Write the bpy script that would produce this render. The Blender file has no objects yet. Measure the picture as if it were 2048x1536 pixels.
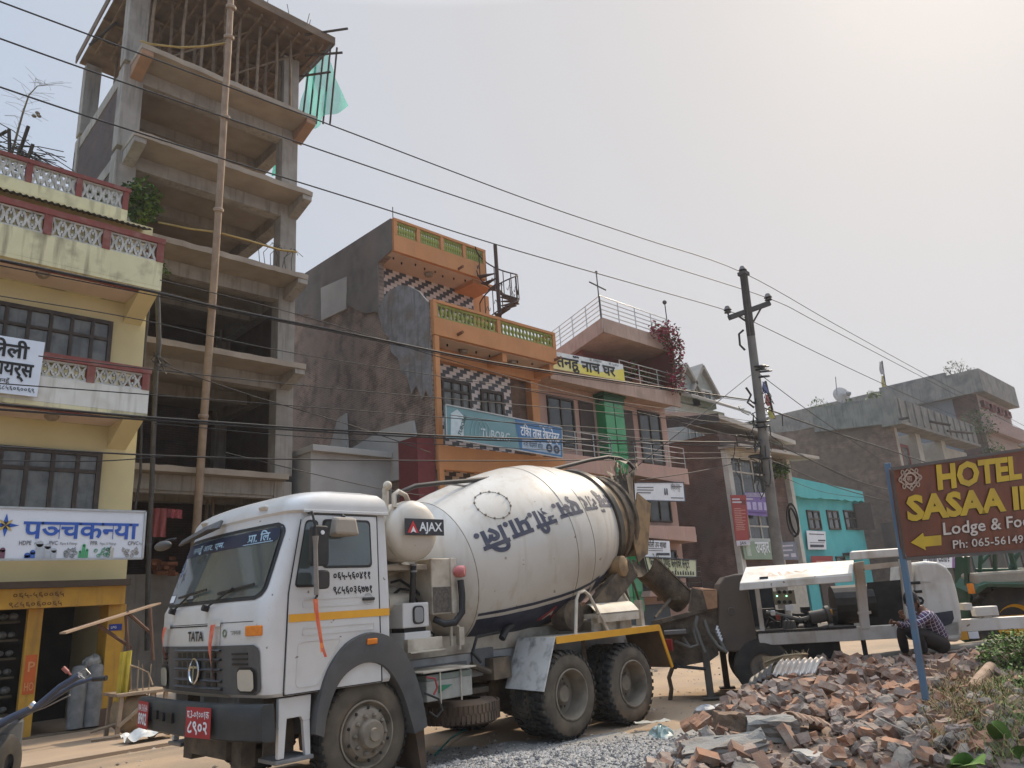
import bpy, bmesh, math, random
from mathutils import Vector, Matrix, noise
SC = bpy.context.scene
COL = SC.collection
R = math.radians

# ------------------------------------------------------------------ camera
CAM_H, FPX = 1.65, 1500.0
YAW, PIT, ROL = R(44.56), R(16.13), R(-3.81)
_f = Vector((math.sin(YAW)*math.cos(PIT), math.cos(YAW)*math.cos(PIT), math.sin(PIT)))
_r0 = Vector((math.cos(YAW), -math.sin(YAW), 0)); _u0 = _r0.cross(_f)
CR = _r0*math.cos(ROL) + _u0*math.sin(ROL)
CU = -_r0*math.sin(ROL) + _u0*math.cos(ROL)
CF = _f
CP = Vector((0, 0, CAM_H))
cd = bpy.data.cameras.new('camera'); cam = bpy.data.objects.new('camera', cd); COL.objects.link(cam)
cd.sensor_width = 36; cd.lens = FPX/2048*36; cd.clip_end = 2000; cd.clip_start = 0.05
cam.matrix_world = Matrix(((CR.x, CU.x, -CF.x, 0), (CR.y, CU.y, -CF.y, 0), (CR.z, CU.z, -CF.z, CAM_H), (0, 0, 0, 1)))
SC.camera = cam

# ------------------------------------------------------------------ light
SUN_AZ, SUN_EL = R(84), R(42)
wd = bpy.data.worlds.new('World'); SC.world = wd; wd.use_nodes = True
nt = wd.node_tree; nt.nodes.clear()
sky = nt.nodes.new('ShaderNodeTexSky'); sky.sky_type = 'NISHITA'; sky.sun_disc = False
sky.sun_elevation = SUN_EL; sky.sun_rotation = SUN_AZ; sky.air_density = 1.1; sky.dust_density = 6.0; sky.ozone_density = 1.2
_sd = Vector((math.sin(SUN_AZ)*math.cos(SUN_EL), math.cos(SUN_AZ)*math.cos(SUN_EL), math.sin(SUN_EL)))
def _n(t, **k):
    n = nt.nodes.new(t)
    for a, b in k.items(): setattr(n, a, b)
    return n
# haze: paler and warmer round the sun, greyer blue away from it, and raised overhead, out of view, as added fill for the shaded house fronts
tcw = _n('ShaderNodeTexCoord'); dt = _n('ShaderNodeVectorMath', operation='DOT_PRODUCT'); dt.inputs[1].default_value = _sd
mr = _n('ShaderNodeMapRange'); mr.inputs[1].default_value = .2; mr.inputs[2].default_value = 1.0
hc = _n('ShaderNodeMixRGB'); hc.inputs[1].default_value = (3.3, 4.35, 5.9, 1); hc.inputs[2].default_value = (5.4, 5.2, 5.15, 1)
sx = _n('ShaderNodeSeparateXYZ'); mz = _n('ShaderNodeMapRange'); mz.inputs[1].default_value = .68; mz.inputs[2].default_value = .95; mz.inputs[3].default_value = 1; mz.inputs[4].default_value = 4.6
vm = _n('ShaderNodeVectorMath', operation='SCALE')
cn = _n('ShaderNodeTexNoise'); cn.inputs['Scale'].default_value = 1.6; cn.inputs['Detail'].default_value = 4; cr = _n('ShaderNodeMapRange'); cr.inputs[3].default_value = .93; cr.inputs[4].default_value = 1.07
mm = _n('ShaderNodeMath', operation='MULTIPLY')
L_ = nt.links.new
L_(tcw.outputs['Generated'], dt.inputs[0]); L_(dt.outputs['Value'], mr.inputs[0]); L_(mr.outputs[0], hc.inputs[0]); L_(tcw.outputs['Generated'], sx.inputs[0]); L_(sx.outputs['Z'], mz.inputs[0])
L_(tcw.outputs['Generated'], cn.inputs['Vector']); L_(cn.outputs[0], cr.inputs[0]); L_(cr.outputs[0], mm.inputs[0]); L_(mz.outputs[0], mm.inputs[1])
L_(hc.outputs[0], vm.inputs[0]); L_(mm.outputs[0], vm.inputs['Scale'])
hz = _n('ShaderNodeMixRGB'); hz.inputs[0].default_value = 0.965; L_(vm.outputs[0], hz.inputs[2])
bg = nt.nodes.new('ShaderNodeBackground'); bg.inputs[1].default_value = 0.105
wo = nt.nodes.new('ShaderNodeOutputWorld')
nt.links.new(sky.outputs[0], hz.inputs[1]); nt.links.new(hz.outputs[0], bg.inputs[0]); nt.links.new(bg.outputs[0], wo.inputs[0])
sd = bpy.data.lights.new('sun', 'SUN'); sd.energy = 3.2; sd.angle = R(1.5); sd.color = (1.0, 0.84, 0.64)
sun = bpy.data.objects.new('sun', sd); COL.objects.link(sun)
sun.rotation_euler = _sd.to_track_quat('Z', 'Y').to_euler()
SC.view_settings.view_transform = 'Standard'; SC.view_settings.look = 'None'
SC.view_settings.exposure = 0.3; SC.view_settings.gamma = 1.0
SC.cycles.max_bounces = 6; SC.cycles.diffuse_bounces = 4; SC.cycles.glossy_bounces = 3
SC.cycles.transparent_max_bounces = 8; SC.cycles.caustics_reflective = False; SC.cycles.caustics_refractive = False

# ------------------------------------------------------------------ measuring helpers: a sight line met with a real plane
def ray(x, y): return CR*((x-1024)/FPX) + CU*(-(y-768)/FPX) + CF
def aty(x, y, Y): d = ray(x, y); return CP + d*(Y/d.y)
def atx(x, y, X): d = ray(x, y); return CP + d*(X/d.x)
def atz(x, y, z): d = ray(x, y); return CP + d*((z-CAM_H)/d.z)
def atd(x, y, dep): return CP + ray(x, y)*dep
def atp(x, y, p, n): d = ray(x, y); return CP + d*((Vector(p)-CP).dot(Vector(n))/d.dot(Vector(n)))

# ------------------------------------------------------------------ materials
MATS = {}
def M(name, col, rough=.75, col2=None, scale=6, stain=None, stain_scale=1.2, stain_amt=.5, bump=0, bscale=40, metal=0, spec=.4, streak=None, detail=5, coat=0, chips=None):
    """noise-mottled paint / plaster / metal; stain = colour of larger weather patches; streak = colour of vertical run marks and curtain folds"""
    if name in MATS: return MATS[name]
    m = bpy.data.materials.new(name); m.use_nodes = True; n = m.node_tree; b = n.nodes['Principled BSDF']
    b.inputs['Roughness'].default_value = rough; b.inputs['Metallic'].default_value = metal
    b.inputs['Specular IOR Level'].default_value = spec; b.inputs['Coat Weight'].default_value = coat
    tc = n.nodes.new('ShaderNodeTexCoord'); L = n.links.new
    def nz(sc, det=detail, vec=None):
        t = n.nodes.new('ShaderNodeTexNoise'); t.inputs['Scale'].default_value = sc; t.inputs['Detail'].default_value = det
        L(vec or tc.outputs['Object'], t.inputs['Vector']); return t
    def ramp(src, a, b_):
        r = n.nodes.new('ShaderNodeMapRange'); r.inputs[1].default_value = a; r.inputs[2].default_value = b_
        L(src, r.inputs[0]); return r.outputs[0]
    c2 = col2 or tuple(c*.82 for c in col)
    mx = n.nodes.new('ShaderNodeMixRGB'); mx.inputs[1].default_value = (*col, 1); mx.inputs[2].default_value = (*c2, 1)
    t = nz(scale); L(ramp(t.outputs[0], .38, .66), mx.inputs[0]); out = mx.outputs[0]
    if stain:
        t2 = nz(stain_scale, 8); m2 = n.nodes.new('ShaderNodeMixRGB'); m2.inputs[2].default_value = (*stain, 1)
        mu = n.nodes.new('ShaderNodeMath'); mu.operation = 'MULTIPLY'; mu.inputs[1].default_value = stain_amt
        L(ramp(t2.outputs[0], .5, .68), mu.inputs[0]); L(mu.outputs[0], m2.inputs[0]); L(out, m2.inputs[1]); out = m2.outputs[0]
    if streak:
        mp = n.nodes.new('ShaderNodeMapping'); mp.inputs['Scale'].default_value = (5, 5, .5); L(tc.outputs['Object'], mp.inputs[0])
        t3 = nz(1.6, 7, mp.outputs[0]); m3 = n.nodes.new('ShaderNodeMixRGB'); m3.inputs[2].default_value = (*streak, 1)
        mu = n.nodes.new('ShaderNodeMath'); mu.operation = 'MULTIPLY'; mu.inputs[1].default_value = .75
        L(ramp(t3.outputs[0], .52, .72), mu.inputs[0]); L(mu.outputs[0], m3.inputs[0]); L(out, m3.inputs[1]); out = m3.outputs[0]
    if chips:
        t4 = nz(11, 6); m4 = n.nodes.new('ShaderNodeMixRGB'); m4.inputs[2].default_value = (*chips, 1); L(ramp(t4.outputs[0], .7, .72), m4.inputs[0]); L(out, m4.inputs[1]); out = m4.outputs[0]
    L(out, b.inputs['Base Color'])
    if bump:
        tb = nz(bscale, 6); bp = n.nodes.new('ShaderNodeBump'); bp.inputs['Strength'].default_value = bump; bp.inputs['Distance'].default_value = .02
        L(tb.outputs[0], bp.inputs['Height']); L(bp.outputs[0], b.inputs['Normal'])
    MATS[name] = m; return m
def brick(name, c1, c2, mortar, axis='Y', w=.23, h=.075, rough=.9, stain=None, stain_amt=.6, offset=.5, msize=.008, bump=.5, noise_amt=.5, bias=0, squash=1):
    """courses laid on a wall whose normal is the given axis"""
    if name in MATS: return MATS[name]
    m = bpy.data.materials.new(name); m.use_nodes = True; n = m.node_tree; b = n.nodes['Principled BSDF']; L = n.links.new
    b.inputs['Roughness'].default_value = rough
    tc = n.nodes.new('ShaderNodeTexCoord'); sp = n.nodes.new('ShaderNodeSeparateXYZ'); cb = n.nodes.new('ShaderNodeCombineXYZ')
    L(tc.outputs['Object'], sp.inputs[0]); L(sp.outputs['X' if axis == 'Y' else 'Y'], cb.inputs[0]); L(sp.outputs['Z'], cb.inputs[1])
    bt = n.nodes.new('ShaderNodeTexBrick'); bt.inputs['Scale'].default_value = 1; bt.offset = offset; bt.squash = squash
    bt.inputs['Brick Width'].default_value = w; bt.inputs['Row Height'].default_value = h; bt.inputs['Mortar Size'].default_value = msize; bt.inputs['Bias'].default_value = bias
    bt.inputs['Color1'].default_value = (*c1, 1); bt.inputs['Color2'].default_value = (*c2, 1); bt.inputs['Mortar'].default_value = (*mortar, 1)
    L(cb.outputs[0], bt.inputs['Vector'])
    tn = n.nodes.new('ShaderNodeTexNoise'); tn.inputs['Scale'].default_value = 2.2; tn.inputs['Detail'].default_value = 8; L(tc.outputs['Object'], tn.inputs['Vector'])
    mr = n.nodes.new('ShaderNodeMapRange'); mr.inputs[1].default_value = .35; mr.inputs[2].default_value = .7; mr.inputs[3].default_value = 1-noise_amt; mr.inputs[4].default_value = 1.1; L(tn.outputs[0], mr.inputs[0])
    mu = n.nodes.new('ShaderNodeMixRGB'); mu.blend_type = 'MULTIPLY'; mu.inputs[0].default_value = 1; L(bt.outputs[0], mu.inputs[1]); L(mr.outputs[0], mu.inputs[2]); out = mu.outputs[0]
    if stain:
        t2 = n.nodes.new('ShaderNodeTexNoise'); t2.inputs['Scale'].default_value = .55; t2.inputs['Detail'].default_value = 9; t2.inputs['Roughness'].default_value = .62; L(tc.outputs['Object'], t2.inputs['Vector'])
        m2 = n.nodes.new('ShaderNodeMapRange'); m2.inputs[1].default_value = .45; m2.inputs[2].default_value = .6; m2.inputs[4].default_value = stain_amt; L(t2.outputs[0], m2.inputs[0])
        mm = n.nodes.new('ShaderNodeMixRGB'); mm.inputs[2].default_value = (*stain, 1); L(m2.outputs[0], mm.inputs[0]); L(out, mm.inputs[1]); out = mm.outputs[0]
    L(out, b.inputs['Base Color'])
    bp = n.nodes.new('ShaderNodeBump'); bp.inputs['Strength'].default_value = bump; bp.inputs['Distance'].default_value = .01; bp.invert = True
    L(bt.outputs['Fac'], bp.inputs['Height']); L(bp.outputs[0], b.inputs['Normal'])
    MATS[name] = m; return m
def glass(name, col=(.02, .025, .025), rough=.06, spec=.6):
    if name in MATS: return MATS[name]
    m = M(name, col, rough=rough, col2=tuple(c*1.3 for c in col), scale=1.5, spec=spec); return m
def emit(name, col, s=1):
    if name in MATS: return MATS[name]
    m = bpy.data.materials.new(name); m.use_nodes = True; b = m.node_tree.nodes['Principled BSDF']
    b.inputs['Base Color'].default_value = (*col, 1); b.inputs['Emission Color'].default_value = (*col, 1); b.inputs['Emission Strength'].default_value = s
    MATS[name] = m; return m
def leafmat(name, c1, c2, sc=9):
    if name in MATS: return MATS[name]
    m = M(name, c1, rough=.6, col2=c2, scale=sc, spec=.3)
    m.node_tree.nodes['Principled BSDF'].inputs['Transmission Weight'].default_value = 0.0
    return m

# ------------------------------------------------------------------ mesh builder
class MB:
    def __init__(s): s.v = []; s.f = []; s.mi = []; s.m = 0
    def add(s, vs, fs):
        o = len(s.v); s.v += [tuple(v) for v in vs]
        for f in fs: s.f.append([i+o for i in f]); s.mi.append(s.m)
        return s
    def box(s, x0, x1, y0, y1, z0, z1):
        return s.hexa([(x0, y0, z0), (x1, y0, z0), (x1, y1, z0), (x0, y1, z0), (x0, y0, z1), (x1, y0, z1), (x1, y1, z1), (x0, y1, z1)])
    def hexa(s, c): return s.add(c, [(0, 3, 2, 1), (4, 5, 6, 7), (0, 1, 5, 4), (1, 2, 6, 5), (2, 3, 7, 6), (3, 0, 4, 7)])
    def cbox(s, c, d, rz=0, M_=None):
        h = [x/2 for x in d]; pts = [(-h[0], -h[1], -h[2]), (h[0], -h[1], -h[2]), (h[0], h[1], -h[2]), (-h[0], h[1], -h[2]), (-h[0], -h[1], h[2]), (h[0], -h[1], h[2]), (h[0], h[1], h[2]), (-h[0], h[1], h[2])]
        m = M_ or Matrix.Rotation(rz, 3, 'Z'); c = Vector(c)
        return s.hexa([c + m @ Vector(p) for p in pts])
    def bar(s, p, q, a, b=None, up=(0, 0, 1)):
        """rectangular bar from p to q, a wide across, b deep along up"""
        p, q = Vector(p), Vector(q); b = a if b is None else b; d = (q-p).normalized(); up = Vector(up)
        if abs(d.dot(up)) > .98: up = Vector((0, 1, 0))
        x = d.cross(up).normalized()*a/2; y = x.cross(d).normalized()*b/2
        return s.hexa([p-x-y, p+x-y, p+x+y, p-x+y, q-x-y, q+x-y, q+x+y, q-x+y])
    def tube(s, pts, r, n=8, cap=True):
        pts = [Vector(p) for p in pts]; rs = r if isinstance(r, (list, tuple)) else [r]*len(pts)
        vs = []; fs = []; ref = None
        for i, p in enumerate(pts):
            d = (pts[min(i+1, len(pts)-1)] - pts[max(i-1, 0)]).normalized()
            if ref is None: ref = Vector((0, 0, 1)) if abs(d.z) < .9 else Vector((1, 0, 0))
            x = d.cross(ref).normalized(); y = x.cross(d).normalized(); ref = y
            for k in range(n):
                a = 2*math.pi*k/n; vs.append(p + (x*math.cos(a) + y*math.sin(a))*rs[i])
        for i in range(len(pts)-1):
            for k in range(n): fs.append((i*n+k, i*n+(k+1) % n, (i+1)*n+(k+1) % n, (i+1)*n+k))
        if cap: fs.append(tuple(range(n))[::-1]); fs.append(tuple((len(pts)-1)*n+k for k in range(n)))
        return s.add(vs, fs)
    def lathe(s, prof, o, ax, n=32, ref=(0, 0, 1), a0=0, a1=2*math.pi):
        """profile of (radius, distance along axis)"""
        o = Vector(o); ax = Vector(ax).normalized(); ref = Vector(ref)
        if abs(ax.dot(ref)) > .98: ref = Vector((1, 0, 0))
        x = ref.cross(ax).normalized(); y = ax.cross(x).normalized(); vs = []; fs = []
        full = abs(a1-a0-2*math.pi) < 1e-6; nn = n if full else n+1
        for r, h in prof:
            for k in range(nn):
                a = a0 + (a1-a0)*k/n; vs.append(o + ax*h + (x*math.cos(a) + y*math.sin(a))*r)
        for i in range(len(prof)-1):
            for k in range(n):
                k2 = (k+1) % n if full else k+1
                fs.append((i*nn+k, i*nn+k2, (i+1)*nn+k2, (i+1)*nn+k))
        return s.add(vs, fs)
    def cyl(s, p, q, r, n=16): return s.tube([p, q], r, n)
    def grid(s, fn, nu, nv, wrap=False):
        vs = [fn(i/nu, j/nv) for j in range(nv+1) for i in range(nu + (0 if wrap else 1))]; w = nu if wrap else nu+1; fs = []
        for j in range(nv):
            for i in range(nu):
                i2 = (i+1) % nu if wrap else i+1
                fs.append((j*w+i, j*w+i2, (j+1)*w+i2, (j+1)*w+i))
        return s.add(vs, fs)
    def plate(s, pts, off):
        """polygon (3-D points) given thickness along off"""
        pts = [Vector(p) for p in pts]; off = Vector(off); n = len(pts)
        nr = Vector((0, 0, 0))
        for i in range(n): nr += pts[i].cross(pts[(i+1) % n])
        vs = pts + [p+off for p in pts]; fs = [tuple(range(n))[::-1], tuple(range(n, 2*n))]
        fs += [(i, (i+1) % n, n+(i+1) % n, n+i) for i in range(n)]
        return s.add(vs, fs)
    def ball(s, c, r, n=12, m=8, sc=(1, 1, 1)):
        c = Vector(c)
        def fn(a, b):
            t = a*2*math.pi; p = (b-.5)*math.pi
            return c + Vector((math.cos(t)*math.cos(p)*sc[0], math.sin(t)*math.cos(p)*sc[1], math.sin(p)*sc[2]))*r
        return s.grid(fn, n, m, True)
    def build(s, name, mat, parent=None, smooth=None, bevel=0, local=False, seg=2):
        me = bpy.data.meshes.new(name); me.from_pydata(s.v, [], s.f); me.update()
        bm = bmesh.new(); bm.from_mesh(me); bmesh.ops.recalc_face_normals(bm, faces=bm.faces); bm.to_mesh(me); bm.free()
        for m in (mat if isinstance(mat, (list, tuple)) else [mat]): me.materials.append(m)
        if any(s.mi): me.polygons.foreach_set('material_index', s.mi)
        if smooth is not None:
            me.polygons.foreach_set('use_smooth', [True]*len(me.polygons)); me.set_sharp_from_angle(angle=R(smooth))
        return link(name, me, parent, bevel, local, seg)
def link(name, me, parent=None, bevel=0, local=False, seg=2):
    o = bpy.data.objects.new(name, me); COL.objects.link(o)
    if bevel:
        b = o.modifiers.new('edge', 'BEVEL'); b.width = bevel; b.segments = seg; b.limit_method = 'ANGLE'; b.angle_limit = R(40); b.harden_normals = False
    if parent:
        o.parent = parent
        if parent.type == 'EMPTY' and not local: o.matrix_parent_inverse = parent.matrix_basis.inverted()
    return o
def tag(o, label=None, cat=None, group=None, kind=None):
    if label: o['label'] = label
    if cat: o['category'] = cat
    if group: o['group'] = group
    if kind: o['kind'] = kind
    return o
def thing(name, label, cat, loc=(0, 0, 0), rz=0, group=None):
    o = bpy.data.objects.new(name, None); o.empty_display_size = .2; COL.objects.link(o)
    o.matrix_basis = Matrix.Translation(loc) @ Matrix.Rotation(rz, 4, 'Z')
    return tag(o, label, cat, group)
def rpoly(pts, r, n=4):
    """round the corners of a 2-D polygon"""
    out = []; k = len(pts); rr = r if isinstance(r, (list, tuple)) else [r]*k
    for i in range(k):
        p0, p, p1 = Vector(pts[i-1]), Vector(pts[i]), Vector(pts[(i+1) % k])
        a = p + (p0-p).normalized()*min(rr[i], (p0-p).length*.45); b = p + (p1-p).normalized()*min(rr[i], (p1-p).length*.45)
        if rr[i] <= 0: out.append(p.copy()); continue
        for j in range(n+1):
            t = j/n; out.append(a*(1-t)**2 + p*2*t*(1-t) + b*t*t)
    return out
# ------------------------------------------------------------------ lettering
def glyphs(s, size, bold=0, sx=1.0):
    """flat (verts, faces, width) of a line of text; '|' after a letter halves it (joined form), '^' adds the slanting r-stroke below"""
    pieces = s.split('|'); V = []; F = []; x = 0.0
    for pi, pc in enumerate(pieces):
        ra = [i for i, ch in enumerate(pc) if ch == '^']; pc2 = pc.replace('^', '')
        if not pc2.strip(): continue
        c = bpy.data.curves.new('t', 'FONT'); c.body = pc2; c.size = 1; c.resolution_u = 2; c.offset = bold
        o = bpy.data.objects.new('t', c); COL.objects.link(o); bpy.context.view_layer.update()
        me = bpy.data.meshes.new_from_object(o.evaluated_get(bpy.context.evaluated_depsgraph_get()))
        bpy.data.objects.remove(o); bpy.data.curves.remove(c)
        if not me.vertices: continue
        if pi < len(pieces)-1:
            bm = bmesh.new(); bm.from_mesh(me); mx = max(v.co.x for v in bm.verts)
            bmesh.ops.bisect_plane(bm, geom=bm.verts[:]+bm.edges[:]+bm.faces[:], plane_co=(mx-.2, 0, 0), plane_no=(1, 0, 0), clear_outer=True)
            bm.to_mesh(me); bm.free()
        vs = [v.co.copy() for v in me.vertices]; mn = min(v.x for v in vs) if pi else 0.0; o0 = len(V)
        V += [((v.x-mn+x), v.y) for v in vs]; F += [[i+o0 for i in p.vertices] for p in me.polygons]
        wx = max(v.x for v in vs)-mn
        if ra:
            for i in ra:
                cx = x + wx*(i/max(1, len(pc2))) - .16; o1 = len(V)
                V += [(cx, .24), (cx+.03, .16), (cx-.2, .02), (cx-.24, .09)]; F.append([o1, o1+1, o1+2, o1+3])
        x += wx; bpy.data.meshes.remove(me)
    return [(a*size*sx, b*size) for a, b in V], F, x*size*sx
def lettering(s, size, mat, parent, fn, bold=0, sx=1.0, name='lettering', width=None, local=False, label=None):
    """fn(x, y) -> 3-D point; width squeezes the line to a given length"""
    V, F, w = glyphs(s, size, bold, sx)
    if not V: return None
    k = width/w if width else 1
    me = bpy.data.meshes.new(name); me.from_pydata([tuple(fn(a*k, b)) for a, b in V], [], F); me.materials.append(mat); me.update()
    o = link(name, me, parent, 0, local)
    if label: o['label'] = label
    return o
def plane_fn(o, ex, ey, off=(0, 0, 0)):
    o = Vector(o)+Vector(off); ex = Vector(ex).normalized(); ey = Vector(ey).normalized()
    return lambda a, b: o + ex*a + ey*b

# ------------------------------------------------------------------ shared materials
WHITE_T = M('sign white', (.72, .74, .76), .5, (.66, .68, .70), 3)
BLACK = M('black paint', (.012, .012, .012), .5)
RUBBER = M('tyre rubber', (.028, .027, .025), .85, (.05, .045, .038), 5, stain=(.13, .105, .075), stain_scale=2.5, stain_amt=.75, bump=.2, bscale=60)
RUBBER_D = M('dusty tyre wall', (.11, .09, .066), .9, (.07, .058, .044), 4, stain=(.19, .145, .1), stain_scale=3, stain_amt=.8)
STEEL = M('grey steel', (.25, .25, .25), .5, metal=.6)
STAINLESS = M('stainless rail', (.5, .48, .45), .35, metal=.8)
# ================================================================== ground, road and pavement
FWD = Vector((math.sin(YAW), math.cos(YAW), 0)); RGT = Vector((math.cos(YAW), -math.sin(YAW), 0))
def ld(l, d, z=0): return FWD*d + RGT*l + Vector((0, 0, z))
def sst(x): x = max(0, min(1, x)); return x*x*(3-2*x)
def heap(l, d):
    """height of the rubble heap at lateral l, distance d"""
    e = sst((l-(.6+.5*(d-7.6)))/(.95+.12*max(0, d-7.6)))
    r = .09+.085*(d-7.2); r = max(.0, min(r, .4))
    r *= sst((13.4-d)/1.5)*sst((d-4.6)/1.6)
    return e*r + e*.06*noise.noise((l*1.3, d*1.3, 0)) + e*.03*noise.noise((l*3.7, d*3.7, 3))
def gravel(l, d):
    g = math.exp(-((l-.1)/1.5)**2-((d-8.1)/.75)**2)*.16 + math.exp(-((l-1.4)/1.0)**2-((d-9.0)/.9)**2)*.08 + math.exp(-((l+.2)/.9)**2-((d-7.4)/.9)**2)*.1
    return g
DUST = M('dusty ground', (.36, .26, .17), .95, (.29, .215, .145), .8, stain=(.2, .165, .125), stain_scale=.35, stain_amt=.75, bump=.35, bscale=18)
GREY = (.22, .205, .19)
mb = MB(); mb.box(-150, 400, -60, 500, -.55, -.45); g = mb.build('ground', DUST); tag(g, 'dusty ground', None, None, 'structure')
mb = MB()
def gfn(a, b):
    x = -20+70*a; y = -4+16.9*b; p = Vector((x, y, 0)); d = p.dot(FWD); l = p.dot(RGT); z = .02*noise.noise((x*.35, y*.35, 1)) - .02
    for yr in (8.9, 9.4, 10.7, 11.3): z -= .018*math.exp(-((y-yr-.25*math.sin(x*.21))/.13)**2)
    if y > 10.5: z -= (y-10.5)*.05
    return (x, y, z)
mb.grid(gfn, 200, 170); g = mb.build('road', DUST, None, 60); tag(g, 'dusty road', None, None, 'structure')
mb = MB(); mb.grid(lambda a, b: (-20+420*a, 12.7+.18*b*0+[0, .0, .18, 3.6][int(round(b*3))], [-.3, -.06, -.04, -.1][int(round(b*3))]+.012*math.sin(a*190)), 200, 3); g = mb.build('pavement', M('pavement dust', (.38, .28, .19), .95, (.32, .24, .17), 1.5, stain=(.24, .19, .14), stain_scale=.8, bump=.2)); tag(g, 'dusty pavement with a low kerb', None, None, 'structure')
mb = MB(); mb.grid(lambda a, b: (50+350*a, -20+32.9*b, -.1), 4, 4); g = mb.build('road', DUST); tag(g, 'far road', None, None, 'structure')
# ================================================================== concrete mixer truck (local frame: x back along the truck, y across, z up)
TRUCK_O = Vector((4.31, 6.63, 0)); TRUCK_A = R(1.5)
TU = Vector((math.cos(TRUCK_A), math.sin(TRUCK_A), 0)); TW = Vector((-math.sin(TRUCK_A), math.cos(TRUCK_A), 0))
def tl(x, y, w):
    """sight line met with the truck's lengthwise plane w, in truck coordinates"""
    p = atp(x, y, TRUCK_O+TW*w, TW)-TRUCK_O
    return Vector((p.dot(TU), w, p.z))
truck = thing('mixer_truck', 'white concrete mixer truck with a yellow stripe and blue lettering on its drum', 'mixer truck', TRUCK_O, TRUCK_A)
CABW = M('cab white', (.56, .555, .54), .32, (.525, .52, .5), 2.5, stain=(.42, .37, .3), stain_scale=3.2, stain_amt=.25, spec=.5, coat=.25, chips=(.2, .17, .14))
CREAM = M('drum cream', (.55, .52, .465), .42, (.5, .465, .405), 1.2, stain=(.38, .32, .245), stain_scale=.9, stain_amt=.5, streak=(.43, .375, .3), coat=.15, chips=(.3, .24, .18))
CREAM2 = M('dirty cream paint', (.52, .47, .39), .6, (.42, .37, .29), 5, stain=(.16, .12, .085), stain_scale=3, stain_amt=.7, bump=.1)
CHAS = M('chassis grey paint', (.4, .4, .39), .6, (.3, .29, .27), 4, stain=(.15, .12, .09), stain_scale=2, stain_amt=.6)
CEM = M('cement caked steel', (.13, .1, .07), .9, (.07, .055, .042), 7, stain=(.27, .2, .13), stain_scale=3, stain_amt=.6, bump=.5, bscale=35)
TAN = M('cement splashed tan', (.34, .22, .11), .8, (.2, .14, .08), 6, stain=(.09, .07, .05), stain_scale=3, stain_amt=.6)
PLAST = M('grey plastic', (.085, .084, .083), .6, (.068, .067, .066), 8, stain=(.13, .115, .095), stain_scale=2, stain_amt=.45)
PLASTD = M('black plastic', (.018, .018, .019), .5, (.03, .028, .026), 6)
YEL = M('road yellow stripe', (.72, .36, .03), .5, (.66, .32, .03), 4)
ORANGE_L = M('amber lens', (.7, .22, .015), .25, (.6, .17, .01), 20)
NAVY = M('navy lettering', (.022, .026, .045), .5, (.045, .048, .07), 6)
SEAM = M('panel seam', (.03, .03, .03), .8)
GLS = glass('cab glass', (.07, .085, .082), .05, 1.0)
HUBM = M('hub grey', (.25, .21, .16), .7, (.19, .155, .115), 6, stain=(.09, .075, .055), stain_scale=4, stain_amt=.7)
CHROME = M('chrome', (.6, .6, .6), .2, metal=1)
def T(name, mb, mat, parent=truck, **k): return mb.build(name, mat, parent, local=True, **k)

# ---- cab shell
CW = 2.34
ROWS = [(.97, -1.12, .02, .26, .10), (1.0, -1.15, 0, .26, .10), (1.43, -1.185, 0, .26, .11), (1.76, -1.185, 0, .26, .11), (1.83, -1.15, .002, .26, .12), (2.1, -1.062, .012, .255, .13), (2.36, -.978, .022, .25, .14), (2.52, -.925, .03, .245, .15),
        (2.6, -.91, .03, .24, .16), (2.625, -.92, .0, .27, .17), (2.68, -.905, .0, .26, .18), (2.75, -.86, .02, .24, .2), (2.81, -.76, .07, .18, .22), (2.85, -.6, .2, .06, .24), (2.875, -.35, .48, -.1, .2)]
def cab_at(z):
    for a, b in zip(ROWS, ROWS[1:]):
        if a[0] <= z <= b[0]:
            t = (z-a[0])/max(1e-6, b[0]-a[0]); return [a[i]+(b[i]-a[i])*t for i in range(5)]
    return list(ROWS[-1] if z > ROWS[-1][0] else ROWS[0])
BUL = .1
def front_u(w, z):
    _, uf, ins, ub, r = cab_at(z); hw = CW/2-ins; s = (w-CW/2)/hw; s = max(-1, min(1, s)); u = uf + BUL*s*s
    e = hw*(1-abs(s))
    if e < r: u += r - math.sqrt(max(0, r*r-(r-e)**2))
    return u
def cab_ring(z):
    _, uf, ins, ub, r = cab_at(z); hw = CW/2-ins; pts = []
    fr = [-1 + (1-math.cos(math.pi/2*i/9))*(r*1.3/hw) for i in range(10)]
    fs = fr + [fr[-1] + (-fr[-1]*2)*i/16 for i in range(1, 16)] + [-x for x in fr[::-1]]
    u0 = front_u(CW/2-hw, z)
    for i in range(7): pts.append((ub+(u0-ub)*i/7, CW/2-hw))
    for s in fs: pts.append((front_u(CW/2+s*hw, z), CW/2+s*hw))
    for i in range(1, 8): pts.append((u0+(ub-u0)*i/7, CW/2+hw))
    for i in range(1, 6): pts.append((ub, CW/2+hw-2*hw*i/6))
    return [(u, w, z - .02*max(0, (-u))*0) for u, w in pts]
mb = MB(); rings = [cab_ring(r[0]) for r in ROWS]; n = len(rings[0])
mb.add([p for rg in rings for p in rg], [(j*n+i, j*n+(i+1) % n, (j+1)*n+(i+1) % n, (j+1)*n+i) for j in range(len(rings)-1) for i in range(n)] + [tuple((len(rings)-1)*n+i for i in range(n)), tuple(range(n))[::-1]])
cab = T('cab', mb, CABW, smooth=32)
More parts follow.
